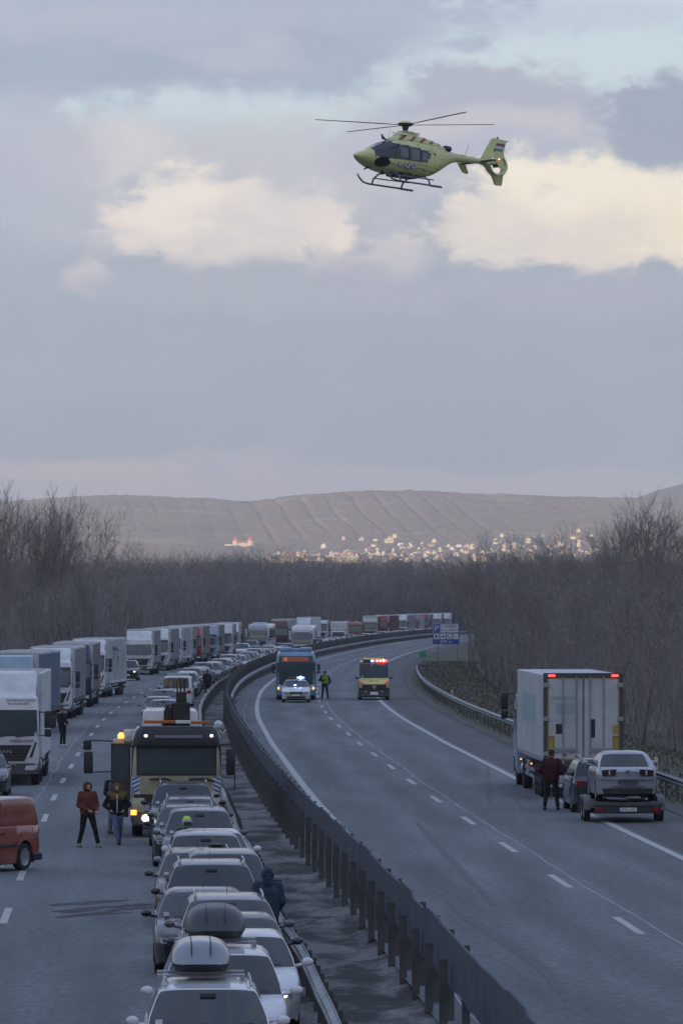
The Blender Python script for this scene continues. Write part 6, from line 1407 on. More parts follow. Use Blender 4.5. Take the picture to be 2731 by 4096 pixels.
for s in (-1, 1):
    for k, m_ in enumerate((HR, mat('flag_white', (.6, .6, .62), .5), mat('flag_green', (.10, .22, .16), .5))):
        z_ = 3.12 - k * .16; x_ = -5.92 - .0 + k * .09; M_ = MB(); M_.add([(x_ + .09 - .09, s * .062, z_), (x_ - .55, s * .052, z_), (x_ - .55 + .07, s * .062, z_ - .16), (x_ + .09, s * .072, z_ - .16)], [(0, 1, 2, 3)])
        M_.v = [(a, s * (.105 + .014 * k + (.012 if c < z_ - .1 else 0)), c) for a, b, c in M_.v]; M_.build('flag_stripe', m_, fin)
    for wd, a0 in (('VESZÉLY', 215), ('DANGER', 290)):
        for i, ch_ in enumerate(wd):
            a = R(a0 + i * 8.5); 
            if s > 0: a = math.pi - a
            x_, z_ = fc[0] + math.cos(a) * .64 * 1, fc[1] + math.sin(a) * .64
            text_mesh(ch_, .10, 'lettering', HB, fin, Matrix.Translation((x_, s * .185, z_)) @ Matrix.Rotation(R(180 if s > 0 else 0), 4, 'Z') @ Matrix.Rotation(R(90), 4, 'X') @ Matrix.Rotation((a + R(90)) * (1 if s < 0 else -1) if s < 0 else (math.pi - a + R(90)), 4, 'Z'), 'CENTER', .002)
M_ = MB(); M_.tube([(-6.5, 0, 3.32), (-6.75, 0, 3.31)], .025, 5); M_.lathe([(.05, 0), (.04, .1), (.01, .14)], 'z', 8, c=(-6.05, 0, 3.36)); M_.build('tail_lamp', HB, fin)
# stabiliser with end plates
M_ = MB(); rr = []
for y_ in (-1.30, 1.30): rr.append([(-4.75, y_, 1.98), (-4.9, y_, 2.02), (-5.25, y_, 1.97), (-4.9, y_, 1.94)])
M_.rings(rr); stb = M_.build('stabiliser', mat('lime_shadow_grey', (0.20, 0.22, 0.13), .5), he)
for s in (-1, 1):
    M_ = MB(); M_.prism([(-4.62, 2.30), (-4.80, 2.42), (-5.25, 2.36), (-5.15, 2.0), (-5.40, 1.52), (-5.28, 1.45), (-5.00, 1.50), (-4.62, 2.02)], s * 1.28, s * 1.32, 'y'); ep = M_.build('end_plate', HY, stb)
    if s > 0: M_ = MB(); M_.ell((-4.92, 1.34, 1.98), (.035, .02, .035), 10, 6); M_.build('lit_lamp', L_REDC, ep); M_ = MB(); M_.lathe([(.055, 0), (.05, .01)], 'y', 12, c=(-4.92, 1.322, 1.98)); M_.build('lamp_ring', L_RED, ep)
# skids
for s in (-1, 1):
    M_ = MB(); M_.tube([(2.10, s * 1.02, .52), (1.95, s * 1.02, .30), (1.70, s * 1.02, .10), (1.35, s * 1.02, .045), (-1.20, s * 1.02, .045), (-1.5, s * 1.02, .05)], [.03, .045, .05, .05, .05, .04], 8); M_.tube([(-.75, s * 1.02, .02), (-1.5, s * 1.02, .02)], .05, 6); M_.tube([(1.2, s * .86, .36), (-1.1, s * .86, .40)], .035, 6); M_.build('skid', SK, he, True)
M_ = MB()
for x_ in (1.15, -.75): M_.tube([(x_, -1.02, .06), (x_, -.90, .34), (x_, -.55, .56), (x_, .55, .56), (x_, .90, .34), (x_, 1.02, .06)], .045, 8)
M_.build('skid_strut', SK, he, True)
# belly gear, wire cutters, antennas
M_ = MB(); M_.box(-.6, .9, -.35, .35, .44, .56, bev=.05); M_.box(.2, .6, .3, .6, .42, .58, bev=.04); M_.ell((1.5, .1, .52), (.12, .12, .1), 8, 6); M_.build('belly_equipment', DGREY, he)
M_ = MB(); M_.prism([(2.35, .80), (2.62, .60), (2.60, .56), (2.20, .74)], -.02, .02, 'y'); M_.tube([(-3.9, 0, 2.15), (-4.15, 0, 2.75)], .012, 4); M_.tube([(1.1, 0, 2.4), (1.0, 0, 2.95)], .010, 4); M_.build('antenna', HB, he)
M_ = MB(); M_.prism([(1.35, 2.34), (1.52, 2.66), (1.55, 2.65), (1.48, 2.36), (1.2, 2.36)], -.03, .03, 'y'); M_.build('wire_cutter', HR, he)
M_ = MB(); M_.box(-.3, -.28, -.01, .01, 1, 1.01)
# round emblems on the doors
for s in (-1, 1):
    for x_, r_, m1, m2 in ((.98, .15, mat('emblem_dark', (.10, .13, .2), .5), mat('emblem_grey', (.4, .42, .45), .5)), (.52, .20, HR, WSm), (.10, .20, mat('emblem_dark', (.10, .13, .2), .5), WSm)):
        yy = surfy(x_, 1.02); M_ = MB(); M_.lathe([(.01, 0), (r_, 0), (r_, s * .012), (.01, s * .012)], 'y', 24, c=(x_, s * (yy + .0), 1.02 + (.02 if r_ < .2 else 0))); em = M_.build('emblem', m1, he)
        M_ = MB(); M_.lathe([(.01, 0), (r_ * .78, 0), (r_ * .78, s * .006), (.01, s * .006)], 'y', 24, c=(x_, s * (yy + .013), 1.02)); M_.build('emblem_field', m2, em)
        if r_ > .18:
            M_ = MB()
            for k in range(3):
                a = math.pi * k / 3 + math.pi / 2; c_, s__ = math.cos(a) * r_ * .58, math.sin(a) * r_ * .58; wx, wz = -math.sin(a) * r_ * .14, math.cos(a) * r_ * .14; y_ = s * (yy + .021 + k * .001)
                M_.add([(x_ - c_ - wx, y_, 1.02 - s__ - wz), (x_ + c_ - wx, y_, 1.02 + s__ - wz), (x_ + c_ + wx, y_, 1.02 + s__ + wz), (x_ - c_ + wx, y_, 1.02 - s__ + wz)], [(0, 1, 2, 3)])
            M_.build('star', BS if x_ > .3 else m1, em)
# crew seen through the glazing are below picture size; place and tilt the aircraft
he.rotation_euler = (Matrix.Rotation(R(222), 4, 'Z') @ Matrix.Rotation(R(-3.5), 4, 'Y') @ Matrix.Rotation(R(1.5), 4, 'X')).to_euler()
he.scale = (1, 1, .88); hub_off = he.rotation_euler.to_matrix() @ Vector((0, 0, 3.35 * .88))
he.location = Vector((gp(1622, Dh), Dh, zat(497, Dh))) - hub_off

# ================================================================== PEOPLE
def remesh(M_, vox, name, m, parent, smooth_it=2):
    ob = M_.build(name, m, None); md = ob.modifiers.new('r', 'REMESH'); md.mode = 'VOXEL'; md.voxel_size = vox; md.use_smooth_shade = True
    sm_ = ob.modifiers.new('s', 'SMOOTH'); sm_.iterations = smooth_it; sm_.factor = .5
    bpy.context.view_layer.update(); me = bpy.data.meshes.new_from_object(ob.evaluated_get(bpy.context.evaluated_depsgraph_get())); me.name = name
    bpy.data.objects.remove(ob); me.materials.clear(); me.materials.append(m); me.polygons.foreach_set('use_smooth', [True] * len(me.polygons)); return link(name, me, parent)
def cap(M_, a, b, ra, rb, n=10, flat=1.0):
    a, b = Vector(a), Vector(b); d = (b - a); L0 = d.length; d = d.normalized() if L0 > 1e-6 else Vector((0, 0, 1)); pts = []; rs_ = []
    for t_ in (-.95, -.6, -.2): pts.append(a + d * ra * t_); rs_.append(ra * math.sqrt(1 - t_ * t_))
    pts += [a + (b - a) * .33, a + (b - a) * .66]; rs_ += [ra + (rb - ra) * .33, ra + (rb - ra) * .66]
    for t_ in (.2, .6, .95): pts.append(b + d * rb * t_); rs_.append(rb * math.sqrt(1 - t_ * t_))
    M_.tube(pts, rs_, n, sx=flat)
SKIN = mat('skin', (0.42, 0.24, 0.18), .6)
def person(loc, rz, H, label, top, bottom, shoes, hair=None, feet=None, hands=None, knees=None, elbows=None, hood=None, vest=None, cap_=None, skin=SKIN, fat=1.0, extras=None, coat_len=.88, voxel=.014, lean=0.0, group=None, headturn=0):
    o = empty('person', loc, rz, label, 'person', group); k = H / 1.78
    J = dict(hipL=(-.095, 0, .92), hipR=(.095, 0, .92), shL=(-.19, .01, 1.44), shR=(.19, .01, 1.44), chest=(0, 0, 1.28), neck=(0, .01, 1.50), head=(0, -.02, 1.655))
    ft_ = feet or ((-.12, 0), (.12, 0)); kn = knees or [((J['hipL'][0] + ft_[0][0]) / 2, -.03 + ft_[0][1] * .5, .50), ((J['hipR'][0] + ft_[1][0]) / 2, -.03 + ft_[1][1] * .5, .50)]
    el_ = elbows or [(-.27, .03, 1.15), (.27, .03, 1.15)]; hd_ = hands or [(-.28, -.06, .90), (.28, -.06, .90)]
    S = lambda p: (p[0] * k, p[1] * k - lean * max(0, p[2] - .9) * k, p[2] * k)
    # body: head with face, neck, torso, arms, hands with fingers, legs
    M_ = MB(); hx, hy, hz_ = S(J['head']); M_.ell((hx, hy, hz_), (.076 * k, .095 * k, .115 * k), 18, 14); M_.ell((hx, hy - .055 * k, hz_ - .06 * k), (.048 * k, .045 * k, .05 * k), 12, 8)
    M_.ell((hx, hy - .100 * k, hz_ - .012 * k), (.012 * k, .020 * k, .026 * k), 8, 6)
    for s in (-1, 1): M_.ell((s * .077 * k, hy + .01 * k, hz_ - .01 * k), (.012 * k, .02 * k, .03 * k), 8, 6); M_.ell((hx + s * .030 * k, hy - .082 * k, hz_ + .028 * k), (.022 * k, .016 * k, .010 * k), 8, 5)
    M_.ell((hx, hy - .096 * k, hz_ - .062 * k), (.024 * k, .010 * k, .009 * k), 8, 5)
    cap(M_, S(J['neck']), (hx, hy + .01, hz_ - .07 * k), .055 * k, .052 * k); cap(M_, S((0, .01, 1.0)), S((0, .01, 1.36)), .12 * k, .13 * k, 12); cap(M_, S(J['shL']), S(J['shR']), .06 * k, .06 * k)
    cap(M_, S((0, .01, 1.4)), S(J['neck']), .08 * k, .055 * k)
    for i, s in ((0, -1), (1, 1)):
        sh = S(J['shL'] if s < 0 else J['shR']); e_ = S(el_[i]); h_ = S(hd_[i]); cap(M_, sh, e_, .050 * k, .040 * k); cap(M_, e_, h_, .038 * k, .027 * k)
        d = (Vector(h_) - Vector(e_)).normalized(); sd = d.cross(Vector((0, 1, 0))).normalized() if abs(d.y) < .9 else Vector((1, 0, 0)); pn = d.cross(sd).normalized()
        palm = Vector(h_) + d * .045 * k; cap(M_, Vector(h_), palm + d * .02 * k, .026 * k, .036 * k, 10)
        fl = (.060, .070, .066, .050)
        for q in range(4):
            b_ = palm + d * .035 * k + pn * (q - 1.5) * .0195 * k; m1 = b_ + (d * .62 + sd * -.12 * s) * fl[q] * k; m2 = m1 + (d * .42 - sd * .40 * s) * fl[q] * .8 * k; cap(M_, b_, m1, .0098 * k, .0092 * k, 6); cap(M_, m1, m2, .009 * k, .0078 * k, 6)
        tb_ = palm - pn * .026 * k; t1 = tb_ + (d * .3 - pn * .7) * .045 * k; cap(M_, tb_, t1, .012 * k, .011 * k, 6); cap(M_, t1, t1 + d * .032 * k, .0105 * k, .009 * k, 6)
        hp = S(J['hipL'] if s < 0 else J['hipR']); kk = S(kn[i]); an = (ft_[i][0] * k, ft_[i][1] * k, .085 * k); cap(M_, hp, kk, .08 * k, .055 * k); cap(M_, kk, an, .052 * k, .038 * k); cap(M_, an, (an[0], an[1] - .12 * k, .045 * k), .038 * k, .032 * k)
    remesh(M_, .0075, 'body', skin, o, 1)
    # trousers
    M_ = MB()
    cap(M_, S((-.05, .01, .95)), S((.05, .01, .95)), .125 * k * fat, .125 * k * fat, 12)
    for i, s in ((0, -1), (1, 1)):
        hp = S(J['hipL'] if s < 0 else J['hipR']); kk = S(kn[i]); an = (ft_[i][0] * k, ft_[i][1] * k, .13 * k); cap(M_, hp, kk, .100 * k * fat, .072 * k); cap(M_, kk, an, .072 * k, .060 * k); cap(M_, (an[0], an[1] - .005, an[2] + .03), an, .066 * k, .058 * k)
    remesh(M_, voxel, 'trousers', bottom, o)
    for i in (0, 1):
        M_ = MB(); x_, y_ = ft_[i][0] * k, ft_[i][1] * k; cap(M_, (x_, y_ + .04 * k, .055 * k), (x_ * 1.06, y_ - .15 * k, .045 * k), .052 * k, .042 * k, 10); cap(M_, (x_, y_, .06 * k), (x_, y_, .12 * k), .05 * k, .045 * k); M_.box(x_ - .045 * k, x_ + .045 * k, y_ - .18 * k, y_ + .08 * k, 0.004, .03 * k, bev=.012); remesh(M_, .010, 'shoe', shoes, o, 1)
    # jacket
    M_ = MB(); w_ = .135 * k * fat
    cap(M_, S((-.065, .01, coat_len + .06)), S((-.075, .01, 1.34)), w_, w_ * .98, 12); cap(M_, S((.065, .01, coat_len + .06)), S((.075, .01, 1.34)), w_, w_ * .98, 12); cap(M_, S((0, .0, coat_len + .08)), S((0, .0, 1.34)), w_, w_, 12)
    cap(M_, S(J['shL']), S(J['shR']), .085 * k, .085 * k, 12); cap(M_, S((0, .01, 1.42)), S((0, .01, 1.52)), .095 * k, .07 * k, 12)
    for i, s in ((0, -1), (1, 1)):
        sh = S(J['shL'] if s < 0 else J['shR']); e_ = S(el_[i]); h_ = Vector(S(hd_[i])); e2 = Vector(e_); cap(M_, sh, e_, .082 * k * fat, .068 * k); cap(M_, e_, e2 + (h_ - e2) * .88, .066 * k, .050 * k)
    if hood: 
        hm = hood if not isinstance(hood, bool) else top
        cap(M_, S((0, .06, 1.50)), S((0, .075, 1.58)), .10 * k, .09 * k)
    ck = remesh(M_, voxel, 'jacket', top, o)
    if hood:
        M_ = MB(); hh = .125 * k; n_ = 14; rg = []
        for th in np.linspace(R(-92), R(62), 10):     # open hood round the face
            rg.append([(hx + math.cos(a) * hh * .98 * max(.1, math.cos(th * .55)) * (1.0 if True else 1), hy + .02 * k + hh * math.sin(-th) * .9 * -1 if False else hy + .03 * k - hh * math.sin(th) * .95, hz_ - .01 * k + math.sin(a) * hh * 1.12 * max(.12, math.cos(th * .8))) for a in [2 * math.pi * q / n_ for q in range(n_)]])
        M_.rings(rg, cap=False); M_.add(rg[0], [tuple(range(n_))])
        sl = M_.build('hood', hm, o, True, 80); md = sl.modifiers.new('t', 'SOLIDIFY'); md.thickness = .018
    if vest:
        M_ = MB(); w2_ = w_ * 1.08; cap(M_, S((-.07, .01, 1.02)), S((-.085, .01, 1.36)), w2_, w2_, 12); cap(M_, S((.07, .01, 1.02)), S((.085, .01, 1.36)), w2_, w2_, 12); cap(M_, S((0, .0, 1.02)), S((0, .0, 1.36)), w2_, w2_, 12); vs_ = remesh(M_, voxel, 'vest', vest, o)
        M_ = MB()
        for z_ in (1.10, 1.22): M_.lathe([(.20 * k, z_ * k), (.205 * k, (z_ + .02) * k), (.20 * k, (z_ + .045) * k)], 'z', 20)
        M_.v = [(a * 1.02, b * .70 + .01, c) for a, b, c in M_.v]; M_.build('reflective_band', PLATE, vs_)
    if hair and not hood: 
        M_ = MB(); M_.ell((hx, hy + .018 * k, hz_ + .030 * k), (.086 * k, .098 * k, .105 * k), 16, 12); M_.v = [(a, b if not (b < hy - .055 * k and c < hz_ + .065 * k) else hy - .05 * k, c) for a, b, c in M_.v]; M_.build('hair', hair, o, True, 80)
    if hair and hood:
        M_ = MB(); M_.ell((hx, hy - .0 * k, hz_ + .045 * k), (.078 * k, .088 * k, .075 * k), 14, 10); M_.build('hair', hair, o, True, 80)
    if cap_:
        M_ = MB(); M_.ell((hx, hy + .005 * k, hz_ + .055 * k), (.095 * k, .11 * k, .085 * k), 16, 10); M_.box(hx - .07 * k, hx + .07 * k, hy - .17 * k, hy - .06 * k, hz_ + .045 * k, hz_ + .058 * k, bev=.008); M_.build('cap', cap_, o, True, 60)
    if extras: extras(o, k, S)
    return o
C_ = lambda n, c, r=.85: mat('cloth_' + n, c, r, 0, 0, .25, .28, 9, bump=.35, bscale=14)
HAIRD = mat('dark_hair', (0.022, 0.018, 0.016), .6); HAIRB = mat('brown_hair', (0.06, 0.04, 0.03), .6)
def D_of(y, z=ZL): return F * (HC - z) / (y - YH)
def zipx(m_):
    def f(o, k, S): M_ = MB(); M_.tube([S((0, -.150, .92)), S((0, -.158, 1.15)), S((0, -.150, 1.34)), S((0, -.115, 1.46))], .010, 5); M_.build('zip', m_, o)
    return f
d = D_of(3388); person((gp(352, d), d, ZL), R(22), 1.77, 'person in orange brown hooded jacket and black trousers walking on the left carriageway', C_('rust', (0.14, 0.042, 0.028)), C_('black', (0.012, 0.012, 0.015)), mat('shoe_black_lime', (0.06, 0.075, 0.06), .6, noise=.8, nscale=25, col2=(0.30, 0.40, 0.22)), HAIRD,
    feet=((-.20, .12), (.24, -.16)), knees=[(-.14, .02, .50), (.17, -.12, .50)], hands=[(-.06, -.28, 1.00), (.17, -.24, .98)], elbows=[(-.27, -.02, 1.14), (.28, .02, 1.14)], hood=True, fat=1.10, extras=zipx(BLK), coat_len=.90)
d = D_of(3378)
def must(o, k, S):
    M_ = MB(); cap(M_, S((-.20, .01, 1.445)), S((.20, .01, 1.445)), .094 * k, .094 * k, 12); cap(M_, S((-.09, -.0, 1.36)), S((.09, -.0, 1.36)), .142 * k, .142 * k, 12); remesh(M_, .014, 'shoulder_yoke', C_('mustard', (0.17, 0.10, 0.03)), o); zipx(PLATE)(o, k, S)
person((gp(469, d), d, ZL), R(5), 1.68, 'person in mustard and black hooded jacket and blue jeans walking towards the camera', C_('navy_black', (0.014, 0.014, 0.020)), C_('jeans', (0.11, 0.17, 0.28)), mat('dark_shoe', (0.03, 0.026, 0.024), .6), HAIRB,
    feet=((.03, -.22), (-.04 + .12, .22)), knees=[(-.03, -.16, .50), (.10, .06, .50)], hands=[(-.20, -.13, 1.0), (.20, -.13, 1.0)], elbows=[(-.36, .03, 1.14), (.36, .03, 1.14)], hood=C_('mustard', (0.17, 0.10, 0.03)), extras=must, fat=1.08)
person((gp(456, 162.5), 162.5, ZL), R(30), 1.80, 'man in dark top and grey overalls standing at the open door of the recovery truck', C_('charcoal', (0.03, 0.03, 0.034)), C_('pale_grey', (0.22, 0.23, 0.25)), mat('dark_shoe', (0.03, 0.026, 0.024)), HAIRD, vest=C_('pale_grey', (0.22, 0.23, 0.25)), hands=[(-.12, -.28, 1.12), (.20, -.25, 1.12)], elbows=[(-.27, -.02, 1.14), (.27, -.02, 1.14)])
d = D_of(2985); person((gp(252, d), d, ZL), R(55), 1.76, 'man in dark clothes, pale cap and white shoes standing beside the nearest white lorry', C_('near_black', (0.014, 0.014, 0.017)), C_('dark_trousers', (0.018, 0.018, 0.024)), mat('white_shoe', (0.45, 0.45, 0.47), .6), HAIRD, cap_=C_('pale_cap', (0.14, 0.14, 0.16)), hands=[(-.16, -.22, 1.05), (.14, -.24, 1.05)], fat=1.15)
d = D_of(2756); person((gp(449, d), d, ZL), R(160), 1.74, 'dark clothed man standing by the pale trailer with the faded logo', C_('near_black', (0.014, 0.014, 0.017)), C_('dark_trousers', (0.018, 0.018, 0.024)), mat('dark_shoe', (0.03, 0.026, 0.024)), HAIRD, hands=[(-.30, .0, 1.0), (.30, .0, 1.0)], elbows=[(-.40, .03, 1.2), (.40, .03, 1.2)], fat=1.15)
d = D_of(2796, 0); person((gp(1299, d), d, 0), R(-8), 1.84, 'police officer in yellow high visibility vest standing right of the police car', C_('police_navy', (0.016, 0.018, 0.028)), C_('police_trousers', (0.030, 0.036, 0.055)), mat('dark_shoe', (0.03, 0.026, 0.024)), HAIRD, vest=C_('hivis', (0.38, 0.50, 0.06)), cap_=C_('police_navy', (0.016, 0.018, 0.028)), hands=[(.03, -.26, 1.22), (.24, -.02, .92)], elbows=[(-.32, .0, 1.18), (.34, .05, 1.16)], feet=((-.16, .0), (.20, .02)), fat=1.05)
d = 176.3; person((gp(2203, d), d, 0), R(172), 1.86, 'man in maroon jacket and dark cap seen from behind, next to the refrigerated lorry', C_('maroon_cloth', (0.055, 0.014, 0.018)), C_('dark_trousers', (0.018, 0.018, 0.024)), mat('dark_shoe', (0.03, 0.026, 0.024)), HAIRD, cap_=C_('near_black', (0.014, 0.014, 0.017)), hands=[(-.16, -.20, 1.02), (.16, -.20, 1.02)], elbows=[(-.36, .05, 1.16), (.36, .05, 1.16)], feet=((-.19, .02), (.20, -.02)), fat=1.25)
person((gp(1071, 103.2), 103.2, -.12), R(185), 1.78, 'person in blue hooded jacket seen from behind between the guardrail and the queue', C_('blue_jacket', (0.035, 0.065, 0.105)), C_('blue_trousers', (0.020, 0.035, 0.06)), mat('dark_shoe', (0.03, 0.026, 0.024)), None, hood=True, hands=[(-.20, -.15, 1.0), (.20, -.15, 1.0)], fat=1.15)
def helm(o, k, S):
    hx, hy, hz_ = S((0, -.02, 1.655)); M_ = MB(); M_.ell((hx, hy, hz_ + .03 * k), (.135 * k, .155 * k, .145 * k), 18, 12); h_ = M_.build('helmet', mat('helmet_white', (.35, .36, .37), .3), o, True)
    M_ = MB(); M_.ell((hx, hy, hz_ + .10 * k), (.112 * k, .13 * k, .095 * k), 18, 10); M_.build('helmet_top', mat('neon_yellow', (.50, .75, .06), .5), h_, True); M_ = MB(); M_.box(hx - .10 * k, hx + .10 * k, hy - .17 * k, hy - .12 * k, hz_ - .06 * k, hz_ + .05 * k, bev=.02); M_.build('visor', GLASS, h_)
person((gp(748, 132.6), 132.6, ZL), R(10), 1.58, 'rescue worker with neon yellow helmet top and vest between the queueing cars', C_('near_black', (0.014, 0.014, 0.017)), C_('dark_trousers', (0.018, 0.018, 0.024)), mat('dark_shoe', (0.03, 0.026, 0.024)), None, vest=C_('hivis', (0.38, 0.50, 0.06)), extras=helm, fat=1.1)
person((gp(829, 399), 399, ZL), R(190), 1.76, 'dark clothed person by the guardrail beside the far queue', C_('near_black', (0.014, 0.014, 0.017)), C_('dark_trousers', (0.018, 0.018, 0.024)), mat('dark_shoe', (0.03, 0.026, 0.024)), HAIRD, fat=1.2)
for k_, px in enumerate((1644, 1652)): person((gp(px, 1010 + k_ * 3), 1010 + k_ * 3, ZL), R(20), 1.76, ('left' if k_ == 0 else 'right') + ' one of two dark figures among the far cars near the parking sign', C_('near_black', (0.014, 0.014, 0.017)), C_('dark_trousers', (0.018, 0.018, 0.024)), mat('dark_shoe', (0.03, 0.026, 0.024)), HAIRD, group='figures in the far bend', voxel=.03)

# ================================================================== BARE TREES AND THICKETS
BARK = mat('bare_bark', (0.20, 0.18, 0.165), .95, 0, 0, .1, .35, 1.2); TWIG = mat('bare_twigs', (0.27, 0.235, 0.21), .95, 0, 0, .1, .3, .5)
THK = mat('thicket_twigs', (0.29, 0.262, 0.245), .95, 0, 0, .1, .45, .12)
def ribbons(P0, P1, w0, w1, rs_):
    """flat tapering ribbons from P0 to P1 (N,3)"""
    d = P1 - P0; q = rs_.normal(size=d.shape); s = np.cross(d, q); s /= (np.linalg.norm(s, axis=1, keepdims=True) + 1e-9)
    V = np.stack([P0 - s * w0[:, None], P0 + s * w0[:, None], P1 + s * w1[:, None], P1 - s * w1[:, None]], 1).reshape(-1, 3)
    return V, np.arange(len(V)).reshape(-1, 4)
def tree_segments(seed, H, spread=.5, tall=True, trunks=1, depth=6, droop=0.0):
    rs_ = np.random.RandomState(seed); segs = []   # p0,p1,r0,r1,level
    def grow(p, d, L, r, lv):
        n = 3 if lv < 2 else 2; q = p
        for i in range(n):
            d2 = d + rs_.normal(size=3) * (.09 + .03 * lv) + np.array([0, 0, .06 if tall else .02]); d2 /= np.linalg.norm(d2); e = q + d2 * L / n; r1 = r * (1 - .28 / n * (i + 1)) if lv else r * (1 - .18 * (i + 1) / n)
            segs.append((q, e, r, r1, lv)); 
            if lv and i < n - 1 and lv < depth and rs_.rand() < .75: side(e, d2, L * .62, r1 * .55, lv + 1)
            q, d, r = e, d2, r1
        if lv < depth:
            for k in range(rs_.choice([2, 3]) if lv else 3):
                side(q, d, L * rs_.uniform(.62, .84), r * rs_.uniform(.55, .75), lv + 1)
    def side(p, d, L, r, lv):
        a = rs_.normal(size=3); a -= a.dot(d) * d; a /= np.linalg.norm(a); t = spread * rs_.uniform(.5, 1.25); d2 = d * math.cos(t) + a * math.sin(t); d2[2] += .12 - droop; d2 /= np.linalg.norm(d2); grow(p, d2, L, r, lv)
    for k in range(trunks):
        grow(np.array([rs_.normal() * .25 * (trunks > 1), rs_.normal() * .25 * (trunks > 1), 0.]), np.array([rs_.normal() * .10, rs_.normal() * .10, 1.]), H * .30, H * .0085 + .03, 0)
    m = max(s[1][2] for s in segs); f = H / m
    return [(a * f, b * f, r0, r1, lv) for a, b, r0, r1, lv in segs], rs_
def make_tree(seed, H, name='bare_tree', **kw):
    segs, rs_ = tree_segments(seed, H, **kw); root = empty(name); M_ = MB(); C2 = MB()
    for a, b, r0, r1, lv in segs:
        if lv == 0: M_.tube([a, b + (b - a) * .02], [max(r0, .03), max(r1, .03)], 7, cap=False)
        elif lv <= 3: C2.tube([a, b], [max(r0 * .8, .012), max(r1 * .8, .010)], 4, cap=False)
    M_.build('trunk', BARK, root, True, 70)
    fine = [s for s in segs if s[4] > 3]
    A = np.array([s[0] for s in fine]); Bq = np.array([s[1] for s in fine]); r0 = np.maximum([s[2] * .7 for s in fine], .007); r1 = np.maximum([s[3] * .7 for s in fine], .004)
    # twigs along the fine branches
    n = 2; T0 = []; T1 = []
    for i in range(n):
        t = rs_.rand(len(A), 1); p = A + (Bq - A) * t; d = (Bq - A); L = np.linalg.norm(d, axis=1, keepdims=True); d = d / L + rs_.normal(size=A.shape) * .45 + np.array([0, 0, .25]); d /= np.linalg.norm(d, axis=1, keepdims=True); T0.append(p); T1.append(p + d * rs_.uniform(.25, .75, (len(A), 1)) * H / 16)
    T0 = np.concatenate(T0); T1 = np.concatenate(T1)
    V1, Q1 = ribbons(A, Bq, r0, r1, rs_); V2, Q2 = ribbons(T0, T1, np.full(len(T0), .006), np.full(len(T0), .0025), rs_)
    Vb = np.array(C2.v); Qb = np.array(C2.f)
    Vv = np.concatenate([Vb, V1, V2]); Q = np.concatenate([Qb, Q1 + len(Vb), Q2 + len(Vb) + len(V1)])
    np_mesh('crown', Vv, Q, TWIG, root, False); return root
TP = {}
def tree(kind, px, D, ztop, label, z=-.3, rz=None, group=None, X=None, name=None, sx=1.0):
    kinds = {'poplar': dict(seed=11, spread=.34, trunks=2, depth=5), 'alder': dict(seed=23, spread=.48, trunks=1, depth=5), 'willow': dict(seed=37, spread=.58, trunks=2, depth=5), 'scrub': dict(seed=52, spread=.62, trunks=4, depth=4, tall=False), 'slim': dict(seed=61, spread=.30, trunks=1, depth=5), 'oak': dict(seed=75, spread=.70, trunks=1, depth=6, tall=False)}
    if kind not in TP: TP[kind] = make_tree(H=12.0, **kinds[kind]); o = TP[kind]
    else: o = copy_tree(TP[kind])
    k = (ztop - z) / 12.0; o.scale = (k * sx, k * sx, k); o.location = (X if X is not None else gp(px, D), D, z); o.rotation_euler = (0, 0, random.uniform(0, 6.28) if rz is None else rz)
    tag(o, label, 'tree', group); return o
random.seed(31)
# tall trees at the left edge of the picture
for i, (px, D, py, kd, lb) in enumerate(((5, 470, 1880, 'poplar', 'tall bare tree cut by the left edge of the photo'), (60, 520, 2000, 'alder', 'bare tree second from the left edge'), (130, 500, 1990, 'poplar', 'bare tree third from the left edge, with a dense round top'), (262, 520, 1925, 'poplar', 'tallest full bare tree of the left group, with a forked trunk'),
        (340, 540, 2010, 'willow', 'spreading bare tree at the right side of the left group'), (-60, 480, 1960, 'alder', 'bare tree just outside the left edge'), (310, 500, 1985, 'slim', 'slim bare tree right beside the tallest left one'))):
    tree(kd, px, D, yz(py, D), lb, group='bare trees at the left edge', sx=.9)
for i, (px, D, py, kd, lb) in enumerate(((1010, 1290, 2165, 'willow', 'dark bare treetop under the castle'), (1075, 1300, 2180, 'alder', 'bare treetop just right of the castle towers'), (720, 1300, 2205, 'slim', 'thin forked treetop above the dark wood, left of the castle'), (790, 1320, 2222, 'oak', 'round dark treetop left of the castle'), (650, 1320, 2225, 'oak', 'broad dark treetop farther left of the castle'), (500, 1250, 2225, 'scrub', 'low rough treetop right of the tall left trees'), (870, 1300, 2215, 'oak', 'round dark treetop below the left castle tower'), (930, 1310, 2228, 'alder', 'small treetop between round treetops below the castle'),
        (1600, 1200, 2190, 'alder', 'bare treetop in front of the left half of the village'), (1830, 1200, 2205, 'slim', 'slim treetop standing in front of the middle of the village'), (1480, 1250, 2225, 'scrub', 'small treetop in front of the long village sheds'), (1720, 1200, 2215, 'scrub', 'low treetop below the middle of the village'))):
    tree(kd, px, D, yz(py, D), lb, group='bare treetops along the far wood')
